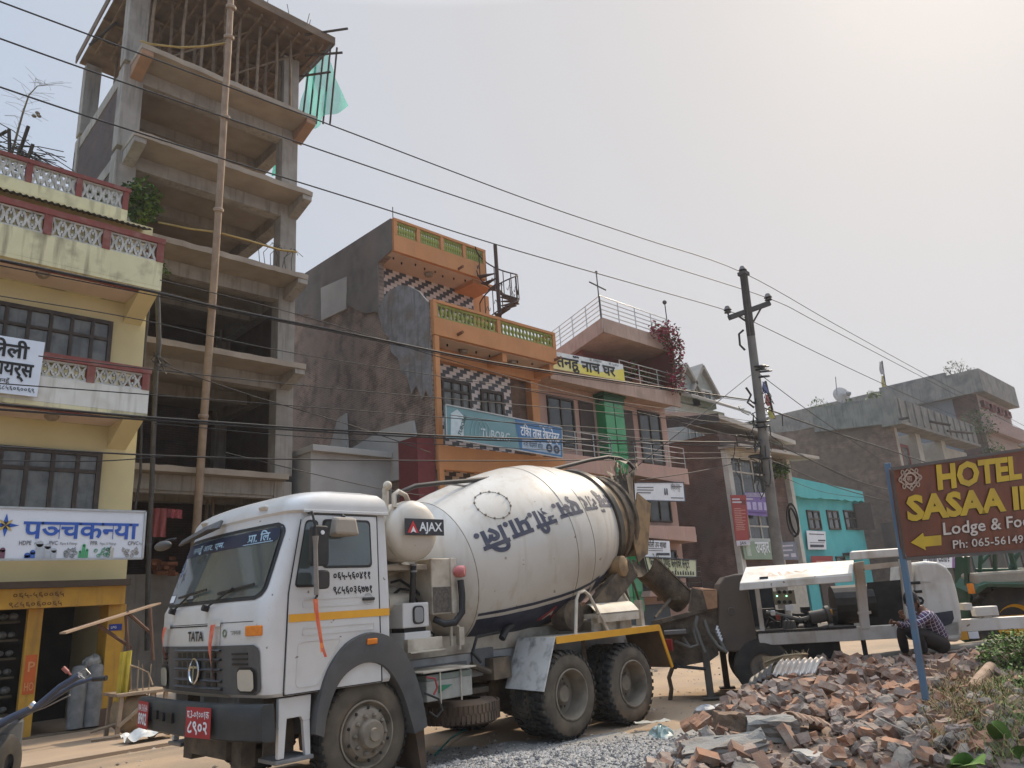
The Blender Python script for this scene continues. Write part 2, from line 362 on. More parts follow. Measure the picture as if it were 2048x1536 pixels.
def patch(w0, w1, z0, z1, r, off, nu=24, nv=16, skew=0):
    """rounded panel following the curved cab front, standing proud by off"""
    m = MB()
    def fn(a, b):
        zz = z0+(z1-z0)*b; d = min(b, 1-b)*(z1-z0); x = 0
        if d < r: x = r-math.sqrt(max(0, r*r-(r-d)**2))
        lo = w0 + x + skew*b; hi = w1 - x - skew*b; w = lo+(hi-lo)*a
        return (front_u(w, zz)-off, w, zz)
    return m.grid(fn, nu, nv)
T('windscreen_seal', patch(.075, CW-.075, 1.815, 2.525, .12, .006, 30, 22, .02), PLASTD, cab, smooth=60)
ws = T('windscreen', patch(.115, CW-.115, 1.85, 2.49, .1, .011, 30, 22, .02), GLS, smooth=60)
T('sun_strip', patch(.14, CW-.14, 2.34, 2.475, .05, .014, 30, 6, .0), M('blue sun strip', (.012, .02, .045), .3, (.02, .03, .06), 3), ws, smooth=60)
BLT = M('pale blue film lettering', (.35, .5, .6), .5)
def wsfn(w0, z0, off=.018): return lambda a, b: (front_u(w0-a+b*.25, z0+b)-off, w0-a+b*.25, z0+b)
lettering('तनहुँ आर. एम.', .085, BLT, ws, wsfn(1.95, 2.37), .02, width=.85, local=True)
lettering('प^ा. िल.', .115, BLT, ws, wsfn(.62, 2.365), .02, width=.38, local=True)
mb = MB(); mb.grid(lambda a, b: (front_u(.2+.5*a, 2.345+.006*b)-.016, .2+.5*a, 2.345+.008*b), 8, 1); T('strip_line', mb, BLT, ws)
lettering('PRERANA', .045, WHITE_T, ws, wsfn(1.62, 1.885), .02, local=True)
mb = MB(); mb.grid(lambda a, b: (front_u(2.02+.17*a, 1.87+.07*b)-.016, 2.02+.17*a, 1.87+.07*b), 3, 2); T('sticker', mb, WHITE_T, ws)
# wipers
for wa in (.98, 1.85):
    mb = MB(); z0 = 1.775; pv = Vector((front_u(wa, z0)-.03, wa, z0))
    e = Vector((front_u(wa-.42, 1.93)-.045, wa-.42, 1.94)); e2 = Vector((front_u(wa-.75, 1.95)-.04, wa-.75, 1.955))
    mb.lathe([(0, -.03), (.03, -.03), (.03, .03), (0, .03)], pv, (1, 0, -.3), 10); mb.bar(pv, e, .016, .012); mb.bar(e+Vector((-.005, .3, -.035)), e2, .014, .022)
    T('wiper', mb, PLASTD)
# roof peak, visor shields and roof lamp
mb = MB(); mb.plate([(-1.02, 2.12, 2.47), (-1.06, 1.3, 2.56), (-.98, 1.22, 2.57), (-.93, 1.25, 2.66), (-.98, 1.5, 2.615), (-.98, 2.12, 2.53)], (-.03, 0, .01)); T('sun_visor', mb, PLAST, bevel=.006)
mb = MB(); mb.ball((-1.13, 2.34, 2.5), .1, 14, 8, (.5, 2.2, .55)); T('offside_mirror', mb, PLAST, smooth=60)
mb = MB(); mb.tube([(-1.0, 2.3, 2.58), (-1.1, 2.35, 2.56)], .012); T('mirror_bracket', mb, PLASTD)
for wa in (.5, 1.84):
    mb = MB(); z = 2.69; mb.cbox((front_u(wa, z)-.008, wa, z), (.03, .15, .055), 0, Matrix.Rotation(R(-35), 3, 'Y')); T('marker_lamp', mb, M('clear lens', (.5, .47, .42), .2), bevel=.012)
# bonnet panel seams, badge and lamps
def fstrip(w0, w1, z0, z1, off=.004):
    m = MB(); return m.grid(lambda a, b: (front_u(w0+(w1-w0)*a, z0+(z1-z0)*b)-off, w0+(w1-w0)*a, z0+(z1-z0)*b), 14, 2)
T('bonnet_seam', fstrip(.02, 2.3, 1.625, 1.631, .003), SEAM, cab); T('bonnet_gap', fstrip(.7, 2.15, 1.605, 1.617, .004), SEAM, cab)
T('panel_seam', fstrip(.7, .706, 1.43, 1.62, .003), SEAM, cab)
for wa in (.8, 2.02): mb = fstrip(wa-.14, wa+.1, 1.6, 1.655, .03); T('grab_handle', mb, CABW, bevel=.004)
lettering('TATA', .125, BLACK, truck, lambda a, b: (front_u(1.38-a, 1.475+b)-.012, 1.38-a, 1.475+b), .03, width=.36, local=True)
lettering('भारत', .05, M('badge grey', (.2, .2, .18), .4), truck, lambda a, b: (front_u(.52-a, 1.52+b)-.008, .52-a, 1.52+b), .02, width=.17, local=True)
mb = MB(); p = Vector((front_u(.62, 1.535)-.005, .62, 1.535)); mb.lathe([(.02, 0), (.036, -.006), (.036, 0)], p, (1, 0, 0), 16); T('badge', mb, M('badge green', (.15, .2, .12), .4))
mb = MB(); mb.plate([(front_u(.27, 1.54)-.02, .27, z) for z in (1.5,)]+[(front_u(.05, 1.54)-.03, .05, 1.5), (front_u(.05, 1.54)-.03, .05, 1.59), (front_u(.27, 1.54)-.02, .27, 1.59)], (.03, .003, 0)); T('indicator', mb, ORANGE_L, bevel=.012)
# ribbons tied on the bonnet and mirror
RIB = M('red ribbon', (.55, .09, .05), .7, (.6, .2, .12), 12); RIBY = M('orange ribbon', (.8, .28, .04), .6, (.75, .16, .06), 12)
for wa, ln in ((.76, .52), (2.0, .33)):
    mb = MB()
    def fn(a, b, wa=wa, ln=ln):
        z = 1.62-b*ln; w = wa + .05*math.sin(b*3)*b + (a-.5)*(.055-.015*math.cos(b*7)); return (front_u(w, max(z, .98))-.035-.03*math.sin(b*3.2+a), w, z)
    mb.grid(fn, 3, 12); T('ribbon', mb, RIB, smooth=60)
# ---- grille with bars, lamps and badge
gr = T('grille', patch(.07, CW-.07, 1.0, 1.425, .07, .012, 30, 14), PLAST, smooth=60)
mb = MB()
for k, (za, zb) in enumerate(((1.37, 1.395), (1.29, 1.315), (1.2, 1.225), (1.1, 1.125), (1.03, 1.06))):
    mb.grid(lambda a, b: (front_u(.66+1.06*a, za)-.012-.03*math.sin(b*math.pi), .66+1.06*a, za+(zb-za)*b), 12, 4)
T('grille_bars', mb, M('grille bar', (.1, .1, .1), .6, (.07, .07, .07), 9), gr, smooth=50)
mb = MB()
for z in (1.33, 1.245, 1.15, 1.075):
    for i in range(7):
        w = .8+.13*i
        if abs(w-1.17) < .15 and z < 1.3: continue
        mb.cbox((front_u(w, z)-.013, w, z+.012), (.006, .085, .05))
T('grille_openings', mb, BLACK, gr)  # dark of the openings between the bars, put in as black blocks
for w0, w1 in ((.2, .5), (1.95, 2.17)):
    mb = MB()
    for z in (1.35, 1.305, 1.262): mb.cbox((front_u((w0+w1)/2, z)-.006, (w0+w1)/2, z), (.03, w1-w0-.06, .018), R(8 if w0 < 1 else -8))
    T('vent_louvres', mb, BLACK, gr)
HL = glass('headlamp lens', (.38, .36, .3), .12, .8)
for w0, w1 in ((.14, .38), (CW-.36, CW-.13)):
    hl = T('headlight', patch(w0, w1, 1.035, 1.215, .04, .03, 8, 8), HL, smooth=60); T('lamp_surround', patch(w0-.025, w1+.025, 1.015, 1.235, .05, .02, 8, 8), BLACK, hl, smooth=60)
bz = 1.2; bw = 1.15; mb = MB(); p = Vector((front_u(bw, bz)-.035, bw, bz)); mb.lathe([(.115, 0), (.12, -.016), (.105, -.022), (.098, -.01), (.098, 0)], p, (1, 0, 0), 32)
mb.bar(p+Vector((-.014, 0, .05)), p+Vector((-.014, 0, -.1)), .022, .012, (1, 0, 0)); mb.bar(p+Vector((-.014, .085, .035)), p+Vector((-.014, -.085, .035)), .02, .012, (1, 0, 0)); mb.lathe([(0, -.004), (.098, -.004)], p, (1, 0, 0), 24)
T('emblem', mb, [CHROME], gr, smooth=40); 
mb = MB(); mb.lathe([(0, -.0055), (.099, -.0055)], p, (1, 0, 0), 24); T('emblem_ground', mb, PLASTD, gr)
T('lower_strip', fstrip(.55, 2.2, .968, 1.0, .02), M('strip beige', (.3, .28, .23), .6), truck)
# ---- bumper with two number plates
def bump_u(w): s = (w-CW/2)/(CW/2+.05); return -1.33+(.2*abs(s)**2.4 if s < 0 else .07*abs(s)**4)
mb = MB(); N = 28
def bprof(w):
    u = bump_u(w); zt = .93; zb = .63 + .0*w
    return [(u+.12, zt), (u+.02, zt), (u, zt-.03), (u+.01, .8), (u+.02, zb+.02), (u+.05, zb), (u+.14, zb)]
vs = []
for i in range(N+1):
    w = -.05+(CW+.1)*i/N
    for u, z in bprof(w): vs.append((u, w, z))
mb.add(vs, [(i*7+k, i*7+k+1, (i+1)*7+k+1, (i+1)*7+k) for i in range(N) for k in range(6)]+[tuple(range(7)), tuple(N*7+k for k in range(7))[::-1]])
bm_ = T('bumper', mb, M('dark bumper steel', (.03, .033, .034), .55, (.045, .048, .048), 5, stain=(.09, .085, .07), stain_scale=2, stain_amt=.5), smooth=40)
for w, z, a, b in ((1.95, .8, .15, .12), (1.72, .8, .1, .08), (1.55, .79, .08, .08), (1.35, .79, .12, .09)): mb = MB(); mb.cbox((bump_u(w)+.0, w, z), (.03, a, b)); T('bumper_vent', mb, BLACK, bm_)
PLR = M('plate red', (.36, .025, .03), .5, (.3, .02, .025), 7)
for wc, l1, l2, hw in ((.72, 'प^.3-०१००१क', '८९०२', .21), (2.03, 'NA 5 KHA', '8902', .17)):
    sl = (bump_u(wc+.1)-bump_u(wc-.1))/.2
    def pf(a, b, off=0, wc=wc, sl=sl): return (bump_u(wc)-.022-off - sl*a, wc-a, .655+b)
    mb = MB(); mb.plate([pf(-hw, 0), pf(hw, 0), pf(hw, .255), pf(-hw, .255)], (-.004, 0, 0)); pl = T('number_plate', mb, PLR, bm_)
    lettering(l1, .09, WHITE_T, bm_, lambda a, b, pf=pf, hw=hw: pf(a-hw*.9, b+.165, .007), .012, width=hw*1.8, local=True)
    lettering(l2, .15, WHITE_T, bm_, lambda a, b, pf=pf, hw=hw: pf(a-hw*.85, b+.04, .007), .025, width=hw*1.65, local=True)
mb = MB(); mb.box(-1.0, -.86, .55, .75, .35, .62); mb.box(-1.05, -.75, .75, 1.6, .42, .6); mb.box(-1.0, -.86, 1.6, 1.8, .35, .62); T('front_crossmember', mb, CEM)
# ---- doors on both sides
def side(pts, w, t, r=0):
    p2 = rpoly(pts, r) if r else [Vector(p) for p in pts]; m = MB(); m.plate([(p[0], w, p[1]) for p in p2], (0, t, 0)); return m
def ringside(pts, w, r, wd):
    outer = rpoly(pts, r); c = sum((Vector(p) for p in pts), Vector((0, 0)))/len(pts); m = MB(); inner = []
    k = len(outer)
    for i, p in enumerate(outer):
        d = (outer[(i+1) % k]-outer[i-1]).normalized(); nrm = Vector((-d.y, d.x)); nrm = nrm if nrm.dot(c-p) > 0 else -nrm; inner.append(p+nrm*wd)
    m.add([(p.x, w, p.y) for p in outer]+[(p.x, w, p.y) for p in inner], [(i, (i+1) % k, k+(i+1) % k, k+i) for i in range(k)]); return m
DOORS = []
for sgn, wf in ((1, -.003), (-1, CW+.003)):
    o = -sgn  # outward
    mb = side([(-.885, .985), (.15, .985), (.115, 2.575), (-.66, 2.575), (-.745, 2.52), (-.86, 1.85)], wf, o*.004, [.02, .02, .05, .1, .1, .02]); dr = T('door', mb, CABW); DOORS.append(dr)
    vent = [(-.81, 1.9), (-.565, 1.9), (-.565, 2.53), (-.7, 2.53)]; main = [(-.52, 2.07), (.055, 2.07), (.035, 2.54), (-.52, 2.54)]
    for pts in (vent, main):
        T('window_seal', side(pts, wf+o*.005, o*.004, .05), PLASTD, dr); s2 = [((p[0]-sum(q[0] for q in pts)/4)*.9+sum(q[0] for q in pts)/4, (p[1]-2.22)*.93+2.22) if pts is vent else ((p[0]+.24)*.93-.24, (p[1]-2.305)*.9+2.305) for p in pts]
        T('window', side(s2, wf+o*.010, o*.003, .045), GLS, dr)
    seams = MB()
    for a, b in (((-.9, .98), (-.868, 1.85)), ((-.868, 1.85), (-.75, 2.53)), ((-.67, 2.585), (.12, 2.585)), ((.12, 2.585), (.158, .98)), ((-.9, .98), (.158, .98))):
        seams.bar((a[0], wf+o*.004, a[1]), (b[0], wf+o*.004, b[1]), .009, .006, (0, 1, 0))
    T('door_seam', seams, SEAM, dr)
    st = MB(); st.box(-.86, .258, min(wf+o*.005, wf+o*.009), max(wf+o*.005, wf+o*.009), 1.595, 1.665); T('stripe', st, YEL, dr)
    gv = MB()
    for z0, z1 in ((1.72, 1.79), (1.475, 1.535)): 
        rr = rpoly([(-.72, z0), (.07, z0), (.07, z1), (-.72, z1)], .02)
        for i in range(len(rr)): gv.bar((rr[i].x, wf+o*.005, rr[i].y), (rr[(i+1) % len(rr)].x, wf+o*.005, rr[(i+1) % len(rr)].y), .008, .008, (0, 1, 0))
    rr = rpoly([(-.78, 1.03), (-.56, 1.03), (-.46, 1.2), (-.3, 1.42), (-.76, 1.42)], .05)
    for i in range(len(rr)): gv.bar((rr[i].x, wf+o*.005, rr[i].y), (rr[(i+1) % len(rr)].x, wf+o*.005, rr[(i+1) % len(rr)].y), .008, .008, (0, 1, 0))
    T('pressed_ribs', gv, CABW, dr)
    hd = MB(); hd.lathe([(0, .003), (.05, .003), (.055, .006)], (.0, wf+o*.004, 1.765), (0, o, 0), 18); T('handle_recess', hd, M('recess', (.42, .42, .41), .5), dr)
    hd = MB(); hd.cbox((.0, wf+o*.02, 1.765), (.14, .022, .028)); T('handle', hd, PLASTD, dr, bevel=.006)
DT = M('door lettering', (.015, .015, .02), .6)
lettering('०६५-५६०४११', .1, DT, DOORS[0], plane_fn((-.4, -.012, 1.965), (1, 0, 0), (0, 0, 1)), .025, width=.43, local=True)
lettering('९८५६०३६७७१', .1, DT, DOORS[0], plane_fn((-.4, -.012, 1.83), (1, 0, 0), (0, 0, 1)), .025, width=.45, local=True)
# roof gutter
mb = MB(); mb.box(-.72, .27, -.012, .01, 2.598, 2.628); T('roof_gutter', mb, CABW, cab, bevel=.005)
# mirrors on an arm
def mp(x, y, w=-.24): return tl(x, y, w)
mb = MB(); mb.tube([tl(617, 1026, -.01), mp(624, 1024), mp(630, 1050), mp(632, 1120), mp(633, 1165), mp(634, 1192), tl(631, 1197, -.01)], .012, 8); T('mirror_arm', mb, PLASTD, smooth=60)
mb = MB(); mb.tube([mp(631, 1072, -.25), mp(631, 1095, -.25), mp(633, 1190, -.25)], [.03, .02, .024], 8); T('wrapped_cloth', mb, M('grey cloth wrap', (.22, .2, .18), .95, bump=.3), smooth=60)
def mirror(x0, y0, x1, y1, name, mat, w=-.22, d=.07):
    a = tl(x0, y0, w); b = tl(x1, y1, w); h = (b.x-a.x)/2; c = (a+b)/2; m = MB()
    pr = rpoly([(-h, b.z-c.z), (h, b.z-c.z), (h, a.z-c.z), (-h, a.z-c.z)], .045)
    m.plate([(c.x+p.x*.92, w+p.x*.15, c.z+p.y) for p in pr], (.0, d, 0)); return T(name, m, mat, bevel=.012)
mirror(622, 1050, 662, 1131, 'wing_mirror', PLASTD); mirror(633, 1140, 663, 1177, 'wide_angle_mirror', PLASTD)
a = tl(645, 1065, -.235); mb = MB(); mb.lathe([(0, .01), (.018, .01), (.02, 0)], a, (0, -1, 0), 14); T('mirror_disc', mb, WHITE_T)
a = tl(694, 1050, -.2); mb = MB(); mb.hexa([a+Vector(v) for v in ((-.14, -.02, -.09), (.14, -.02, -.1), (.11, .16, -.1), (-.11, .16, -.1), (-.13, -.02, .07), (.1, -.02, .07), (.08, .12, .09), (-.1, .12, .09))]); T('kerb_mirror', mb, M('beige plastic', (.33, .29, .24), .6), bevel=.025)
mb = MB(); b = tl(685, 1030, -.01); mb.tube([b, a+Vector((0, .05, .08))], .014); T('mirror_bracket', mb, PLASTD)
mb = MB()
mb.grid(lambda x, y: tl(631, 1198, -.27)+Vector(((x-.5)*(.05-.02*y)+.07*y, .01*math.sin(y*6), -.46*y)), 3, 10); T('ribbon', mb, RIBY, smooth=60)
mb = MB(); mb.grid(lambda x, y: tl(632, 1199, -.285)+Vector(((x-.5)*.03+.11*y*y, -.01*math.sin(y*5), -.5*y)), 3, 10); T('ribbon', mb, RIB, smooth=60)

# ---- mudguards over the front wheels
OUT = [(-.6, .62), (-.58, .8), (-.51, 1.05), (-.4, 1.24), (-.22, 1.39), (.03, 1.45), (.27, 1.38), (.45, 1.2), (.57, .95), (.645, .7), (.68, .5), (.69, .2)]
INN = [(-.5, .58), (-.47, .75), (-.4, .93), (-.29, 1.07), (-.13, 1.15), (.03, 1.165), (.19, 1.1), (.31, .96), (.4, .8), (.47, .6), (.52, .45), (.6, .2)]
def smooth2(p, k=4):
    out = []
    for i in range(len(p)-1):
        p0, p1, p2, p3 = (Vector(p[max(0, i-1)]), Vector(p[i]), Vector(p[i+1]), Vector(p[min(len(p)-1, i+2)]))
        for j in range(k):
            t = j/k; out.append(.5*((2*p1)+(p2-p0)*t+(2*p0-5*p1+4*p2-p3)*t*t+(3*p1-p0-3*p2+p3)*t**3))
    out.append(Vector(p[-1])); return out
so, si = smooth2(OUT), smooth2(INN); si = si[:len(so)]
for w0, o in ((0, -1), (CW, 1)):
    mb = MB(); m = len(so); rows = []
    for t, dw in ((0, -.5), (0, .01), (.03, .045), (.5, .055), (.97, .035), (1, .0), (.98, -.5)):
        rows += [(so[i].x*(1-t)+si[i].x*t, w0+o*dw, so[i].y*(1-t)+si[i].y*t) for i in range(m-4)]
    k = m-4; mb.add(rows, [(j*k+i, j*k+i+1, (j+1)*k+i+1, (j+1)*k+i) for j in range(6) for i in range(k-1)])
    fd = T('mudguard', mb, PLAST, smooth=40)
    mb = MB(); mb.box(-.05, .07, *sorted((w0+o*.05, w0+o*.07)), 1.335, 1.39); T('side_repeater', mb, ORANGE_L, fd, bevel=.01)
    mb = MB(); mb.plate([(.5, w0+.02*-o, .85), (.66, w0, .55), (.69, w0, .1), (.62, w0, .1)], (0, -o*.5, 0)); T('mud_flap', mb, M('rust flap', (.1, .06, .035), .9, (.06, .045, .035), 5, stain=(.15, .1, .06), stain_scale=3))
    # cab step
    mb = MB(); ww = w0-o*.03
    mb.plate([(p[0], ww, p[1]) for p in ((-.92, .955), (-.6, .955), (-.61, .74), (-.68, .74), (-.7, .78), (-.84, .78), (-.86, .46), (-.92, .46))], (0, -o*.05, 0)); mb.plate([(-.61, ww, .74), (-.6, ww, .44), (-.65, ww, .44), (-.68, ww, .74)], (0, -o*.05, 0))
    T('step_panel', mb, CABW, bevel=.006)
    mb = MB(); mb.box(-.95, -.58, *sorted((ww+o*.02, ww-o*.3)), .42, .455); T('step_tread', mb, STEEL, bevel=.006)
    mb = MB(); mb.box(-.9, -.6, *sorted((ww-o*.3, ww-o*.32)), .44, .95); T('step_back', mb, CEM)

# ---- wheels
def wheel(u, w, z, o, kind):
    """o = outward sign across the truck"""
    Rr, wd = .51, .28; mb = MB(); ax = (0, o, 0); c = Vector((u, w, z)); W2 = wd/2
    mb.m = 1; mb.lathe([(.29, -W2+.02), (.33, -W2), (.44, -W2+.005), (.475, -W2+.03)], c, ax, 48)
    mb.lathe([(.475, W2-.03), (.44, W2-.005), (.36, W2+.01), (.31, W2), (.285, W2-.02)], c, ax, 48)
    mb.m = 0; mb.lathe([(.475, -W2+.03), (.49, -W2+.045), (.49, W2-.045), (.475, W2-.03)], c, ax, 48)
    NL = 42 if kind != 'rear' else 34; dp = .012 if kind != 'rear' else .026
    for k in range(NL):
        for sgn in (-1, 1):
            a = 2*math.pi*(k+(.5 if sgn > 0 else 0))/NL; da = math.pi/NL*(.62 if kind != 'rear' else .5); sk = .04*sgn
            def pt(rr, aa, hh): return c + Vector((math.cos(aa)*rr, o*hh, math.sin(aa)*rr))
            h0, h1 = (.012, W2-.035) if sgn > 0 else (-W2+.035, -.012)
            e0 = (Rr-.03) if kind == 'rear' else Rr-.02
            ro = [(Rr-.022, h0), (Rr-.022+dp+.005, h0), (Rr-.022+dp+.002, h1), (Rr-.022, h1)]
            vs = [pt(r, a-da+(sk if abs(h) > .05 else 0), h) for r, h in ro]+[pt(r, a+da+(sk if abs(h) > .05 else 0), h) for r, h in ro]
            # shoulder block
            mb.add(vs, [(0, 1, 5, 4), (1, 2, 6, 5), (2, 3, 7, 6), (0, 3, 2, 1), (4, 5, 6, 7)])
            hs = [(Rr-.022, h1 if sgn > 0 else h0), (Rr-.022+dp, h1 if sgn > 0 else h0), (.478, (W2-.006)*sgn), (.465, (W2-.006)*sgn)]
            vs = [pt(r, a-da*.9+sk, h) for r, h in hs]+[pt(r, a+da*.9+sk, h) for r, h in hs]
            mb.add(vs, [(0, 1, 5, 4), (1, 2, 6, 5), (2, 3, 7, 6), (0, 3, 2, 1), (4, 5, 6, 7)])
    wh = T('wheel', mb, [RUBBER, RUBBER_D], smooth=35)
    mb = MB()
    if kind == 'front':
        mb.lathe([(.295, W2-.02), (.3, W2+.012), (.285, W2+.014), (.275, W2-.03), (.255, W2-.05), (.24, W2-.02), (.21, W2+.03), (.15, W2+.045), (.13, W2+.045)], c, ax, 40)
    elif kind == 'rear':
        mb.lathe([(.295, W2-.02), (.3, W2+.01), (.285, W2+.014), (.275, W2-.02), (.262, W2-.1), (.255, W2-.22), (.2, W2-.235), (.15, W2-.24), (.0, W2-.24)], c, ax, 40)
    else: mb.lathe([(.295, W2-.02), (.3, W2+.01), (.26, -.05), (0, -.05)], c, ax, 24)
    T('rim', mb, HUBM, wh, smooth=40)
    if kind in ('front', 'rear'):
        d = W2+.045 if kind == 'front' else W2-.24; mb = MB()
        if kind == 'front': mb.lathe([(.135, d-.01), (.13, d+.05), (.115, d+.07), (.06, d+.075), (.055, d+.1), (0, d+.1)], c, ax, 24)
        else: mb.lathe([(.15, d), (.12, d+.02), (.105, d+.11), (.09, d+.125), (0, d+.125)], c, ax, 24)
        T('hub', mb, HUBM, wh, smooth=40)
        mb = MB()
        for k in range(10):
            a = 2*math.pi*k/10; q = c+Vector((math.cos(a)*.17, o*(d-.005), math.sin(a)*.17)); mb.lathe([(.02, 0), (.02, .028), (.01, .045), (0, .045)], q, ax, 6)
        T('bolts', mb, HUBM, wh)
        mb = MB()
        for k in range(10):
            a = 2*math.pi*(k+.5)/10; rr = .232 if kind == 'front' else .2; q = c+Vector((math.cos(a)*rr, o*(d-.02 if kind == 'front' else d+.001), math.sin(a)*rr)); mb.lathe([(.016, 0), (.016, .006), (0, .006)], q, ax, 8)
        T('rim_vents', mb, BLACK, wh)
    return wh
for w, o in ((.17, -1), (CW-.17, 1)): wheel(.0, w, .53, o, 'front')
for u, z in ((2.99, .51), (4.26, .49)):
    wheel(u, .16, z, -1, 'rear'); wheel(u, .49, z, -1, 'inner'); wheel(u, CW-.16, z, 1, 'rear'); wheel(u, CW-.49, z, 1, 'inner')
    mb = MB(); mb.tube([(u, .3, z), (u, CW-.3, z)], .09, 12); mb.ball((u, CW/2, z), .26, 14, 8, (1, .9, 1)); T('axle', mb, CEM, smooth=50)
mb = MB(); mb.tube([(0, .3, .5), (0, CW-.3, .5)], .06, 10); T('axle', mb, CEM)
# ---- chassis
mb = MB()
for w in (.74, 1.5): mb.box(-.95, 5.25, w, w+.09, .8, 1.08)
for u in (-.8, .6, 1.9, 3.6, 5.1): mb.box(u, u+.12, .8, 1.55, .84, 1.04)
ch = T('chassis', mb, CHAS, bevel=.006)
mb = MB()
for w in (.72, 1.5): mb.box(.4, 5.2, w, w+.12, 1.085, 1.3)
T('subframe', mb, CREAM2, bevel=.006)
mb = MB(); mb.box(1.0, 1.9, .7, .735, .83, 1.0); mb.box(2.0, 2.35, .7, .735, .88, 1.12)
for i in range(6): mb.lathe([(.014, 0), (.014, .02), (0, .02)], (1.1+.14*i, .7, .88), (0, -1, 0), 6)
T('side_plate', mb, M('side plate grey', (.16, .16, .16), .6, (.12, .12, .12), 5, stain=(.2, .16, .12)))
mb = MB(); mb.box(-.6, .6, .9, 1.45, .55, 1.0); mb.tube([(.3, 1.15, .8), (4.1, 1.15, .7)], .06, 10); mb.box(2.2, 2.5, .55, .8, .75, 1.0); mb.tube([(1.9, .62, .95), (2.3, .62, .8), (2.45, .6, .95)], .04); T('engine_and_shaft', mb, CEM, smooth=40)
mb = MB(); mb.box(.68, 1.16, .25, .33, 1.19, 1.33); mb.box(.68, 1.16, .2, .62, 1.185, 1.2); T('support_bracket', mb, CREAM2, bevel=.004)
# gauge box, lower box, tall box with red cap
a, b = tl(815, 1208, .3), tl(857, 1253, .3)
mb = MB(); mb.box(.66, 1.02, .3, .6, 1.445, 1.705); gb = T('gauge_box', mb, CABW, bevel=.012)
mb = MB(); mb.plate([(p.x, .296, p.y) for p in rpoly([(.79, 1.48), (.94, 1.48), (.94, 1.67), (.79, 1.67)], .05)], (0, -.012, 0)); T('gauge_rim', mb, PLASTD, gb)
mb = MB(); mb.plate([(p.x, .282, p.y) for p in rpoly([(.805, 1.495), (.925, 1.495), (.925, 1.655), (.805, 1.655)], .045)], (0, -.004, 0)); T('gauge_glass', mb, glass('gauge glass', (.2, .2, .19), .1), gb)
mb = MB(); mb.box(.68, 1.04, .3, .6, 1.215, 1.4); lb = T('tool_box', mb, CABW, bevel=.01)
mb = MB(); mb.cbox((.9, .285, 1.3), (.07, .03, .014)); mb.cbox((.925, .27, 1.3), (.014, .02, .06)); T('latch', mb, PLASTD, lb)
mb = MB(); mb.box(.7, 1.0, .34, .56, 1.4, 1.445); T('box_mount', mb, BLACK)
mb = MB(); mb.box(1.09, 1.42, .32, .62, 1.56, 2.18); tb = T('oil_cooler', mb, CREAM2, bevel=.012)
mb = MB(); mb.box(1.1, 1.36, .312, .318, 1.58, 1.86); T('cooler_core', mb, M('cooler core', (.08, .07, .06), .8, (.14, .12, .1), 40), tb)
mb = MB(); mb.box(1.36, 1.44, .29, .34, 1.56, 2.18); T('cooler_edge', mb, CREAM2, tb, bevel=.006)
a = tl(920, 1143, .25); mb = MB(); mb.tube([a+Vector((-.06, .05, 0)), a+Vector((-.0, 0, 0))], .04); mb.lathe([(0, -.05), (.06, -.05), (.07, 0), (.06, .06), (0, .06)], a, (.6, -.8, 0), 16); T('red_cap', mb, M('faded red plastic', (.42, .12, .12), .6, (.5, .2, .18), 14), smooth=40)
mb = MB(); mb.tube([tl(921, 1160, .25), tl(924, 1190, .24), tl(924, 1225, .24), tl(910, 1245, .25), tl(890, 1248, .3), tl(868, 1238, .4)], .04, 10); T('hose', mb, PLASTD, smooth=60)
mb = MB(); mb.tube([tl(827, 1130, .35), tl(826, 1165, .36), tl(824, 1205, .4)], .035, 10); T('hose', mb, PLASTD, smooth=60); mb = MB()
for y in (1130, 1143): mb.lathe([(.042, -.01), (.042, .01)], tl(827, y, .35), (0, 0, 1), 12)
T('hose_clips', mb, STEEL)
for pts in ([(782, 1165), (800, 1160), (830, 1180), (850, 1200), (862, 1215)], [(780, 1195), (800, 1178), (820, 1180), (838, 1210)], [(857, 1262), (868, 1268), (862, 1290)], [(870, 1120), (862, 1150), (850, 1190)]):
    mb = MB(); mb.tube([tl(x, y, .55) for x, y in pts], .016, 6); T('hose', mb, PLASTD, smooth=60)
# drum gearbox and front pedestal
mb = MB(); mb.plate([(.5, .75, 1.3), (1.45, .75, 1.3), (1.25, .8, 2.3), (.55, .8, 2.3)], (0, .12, 0)); mb.plate([(.5, 1.5, 1.3), (1.45, 1.5, 1.3), (1.25, 1.45, 2.3), (.55, 1.45, 2.3)], (0, .12, 0)); mb.box(.5, .6, .75, 1.6, 1.3, 2.15); mb.box(.45, 1.1, .4, 1.5, 2.06, 2.12)
T('front_pedestal', mb, CREAM2, bevel=.008)
mb = MB(); mb.lathe([(0, 0), (.2, 0), (.24, .08), (.24, .3), (.34, .34), (.34, .42), (.2, .5), (.2, .75)], (.72, .95, 1.82), (1, 0, .2), 24); mb.ball((.8, .7, 1.75), .16, 14, 8); mb.lathe([(0, 0), (.1, 0), (.1, .3)], (.6, .55, 1.72), (1, 0, 0), 16); T('drum_gearbox', mb, CREAM2, smooth=40)
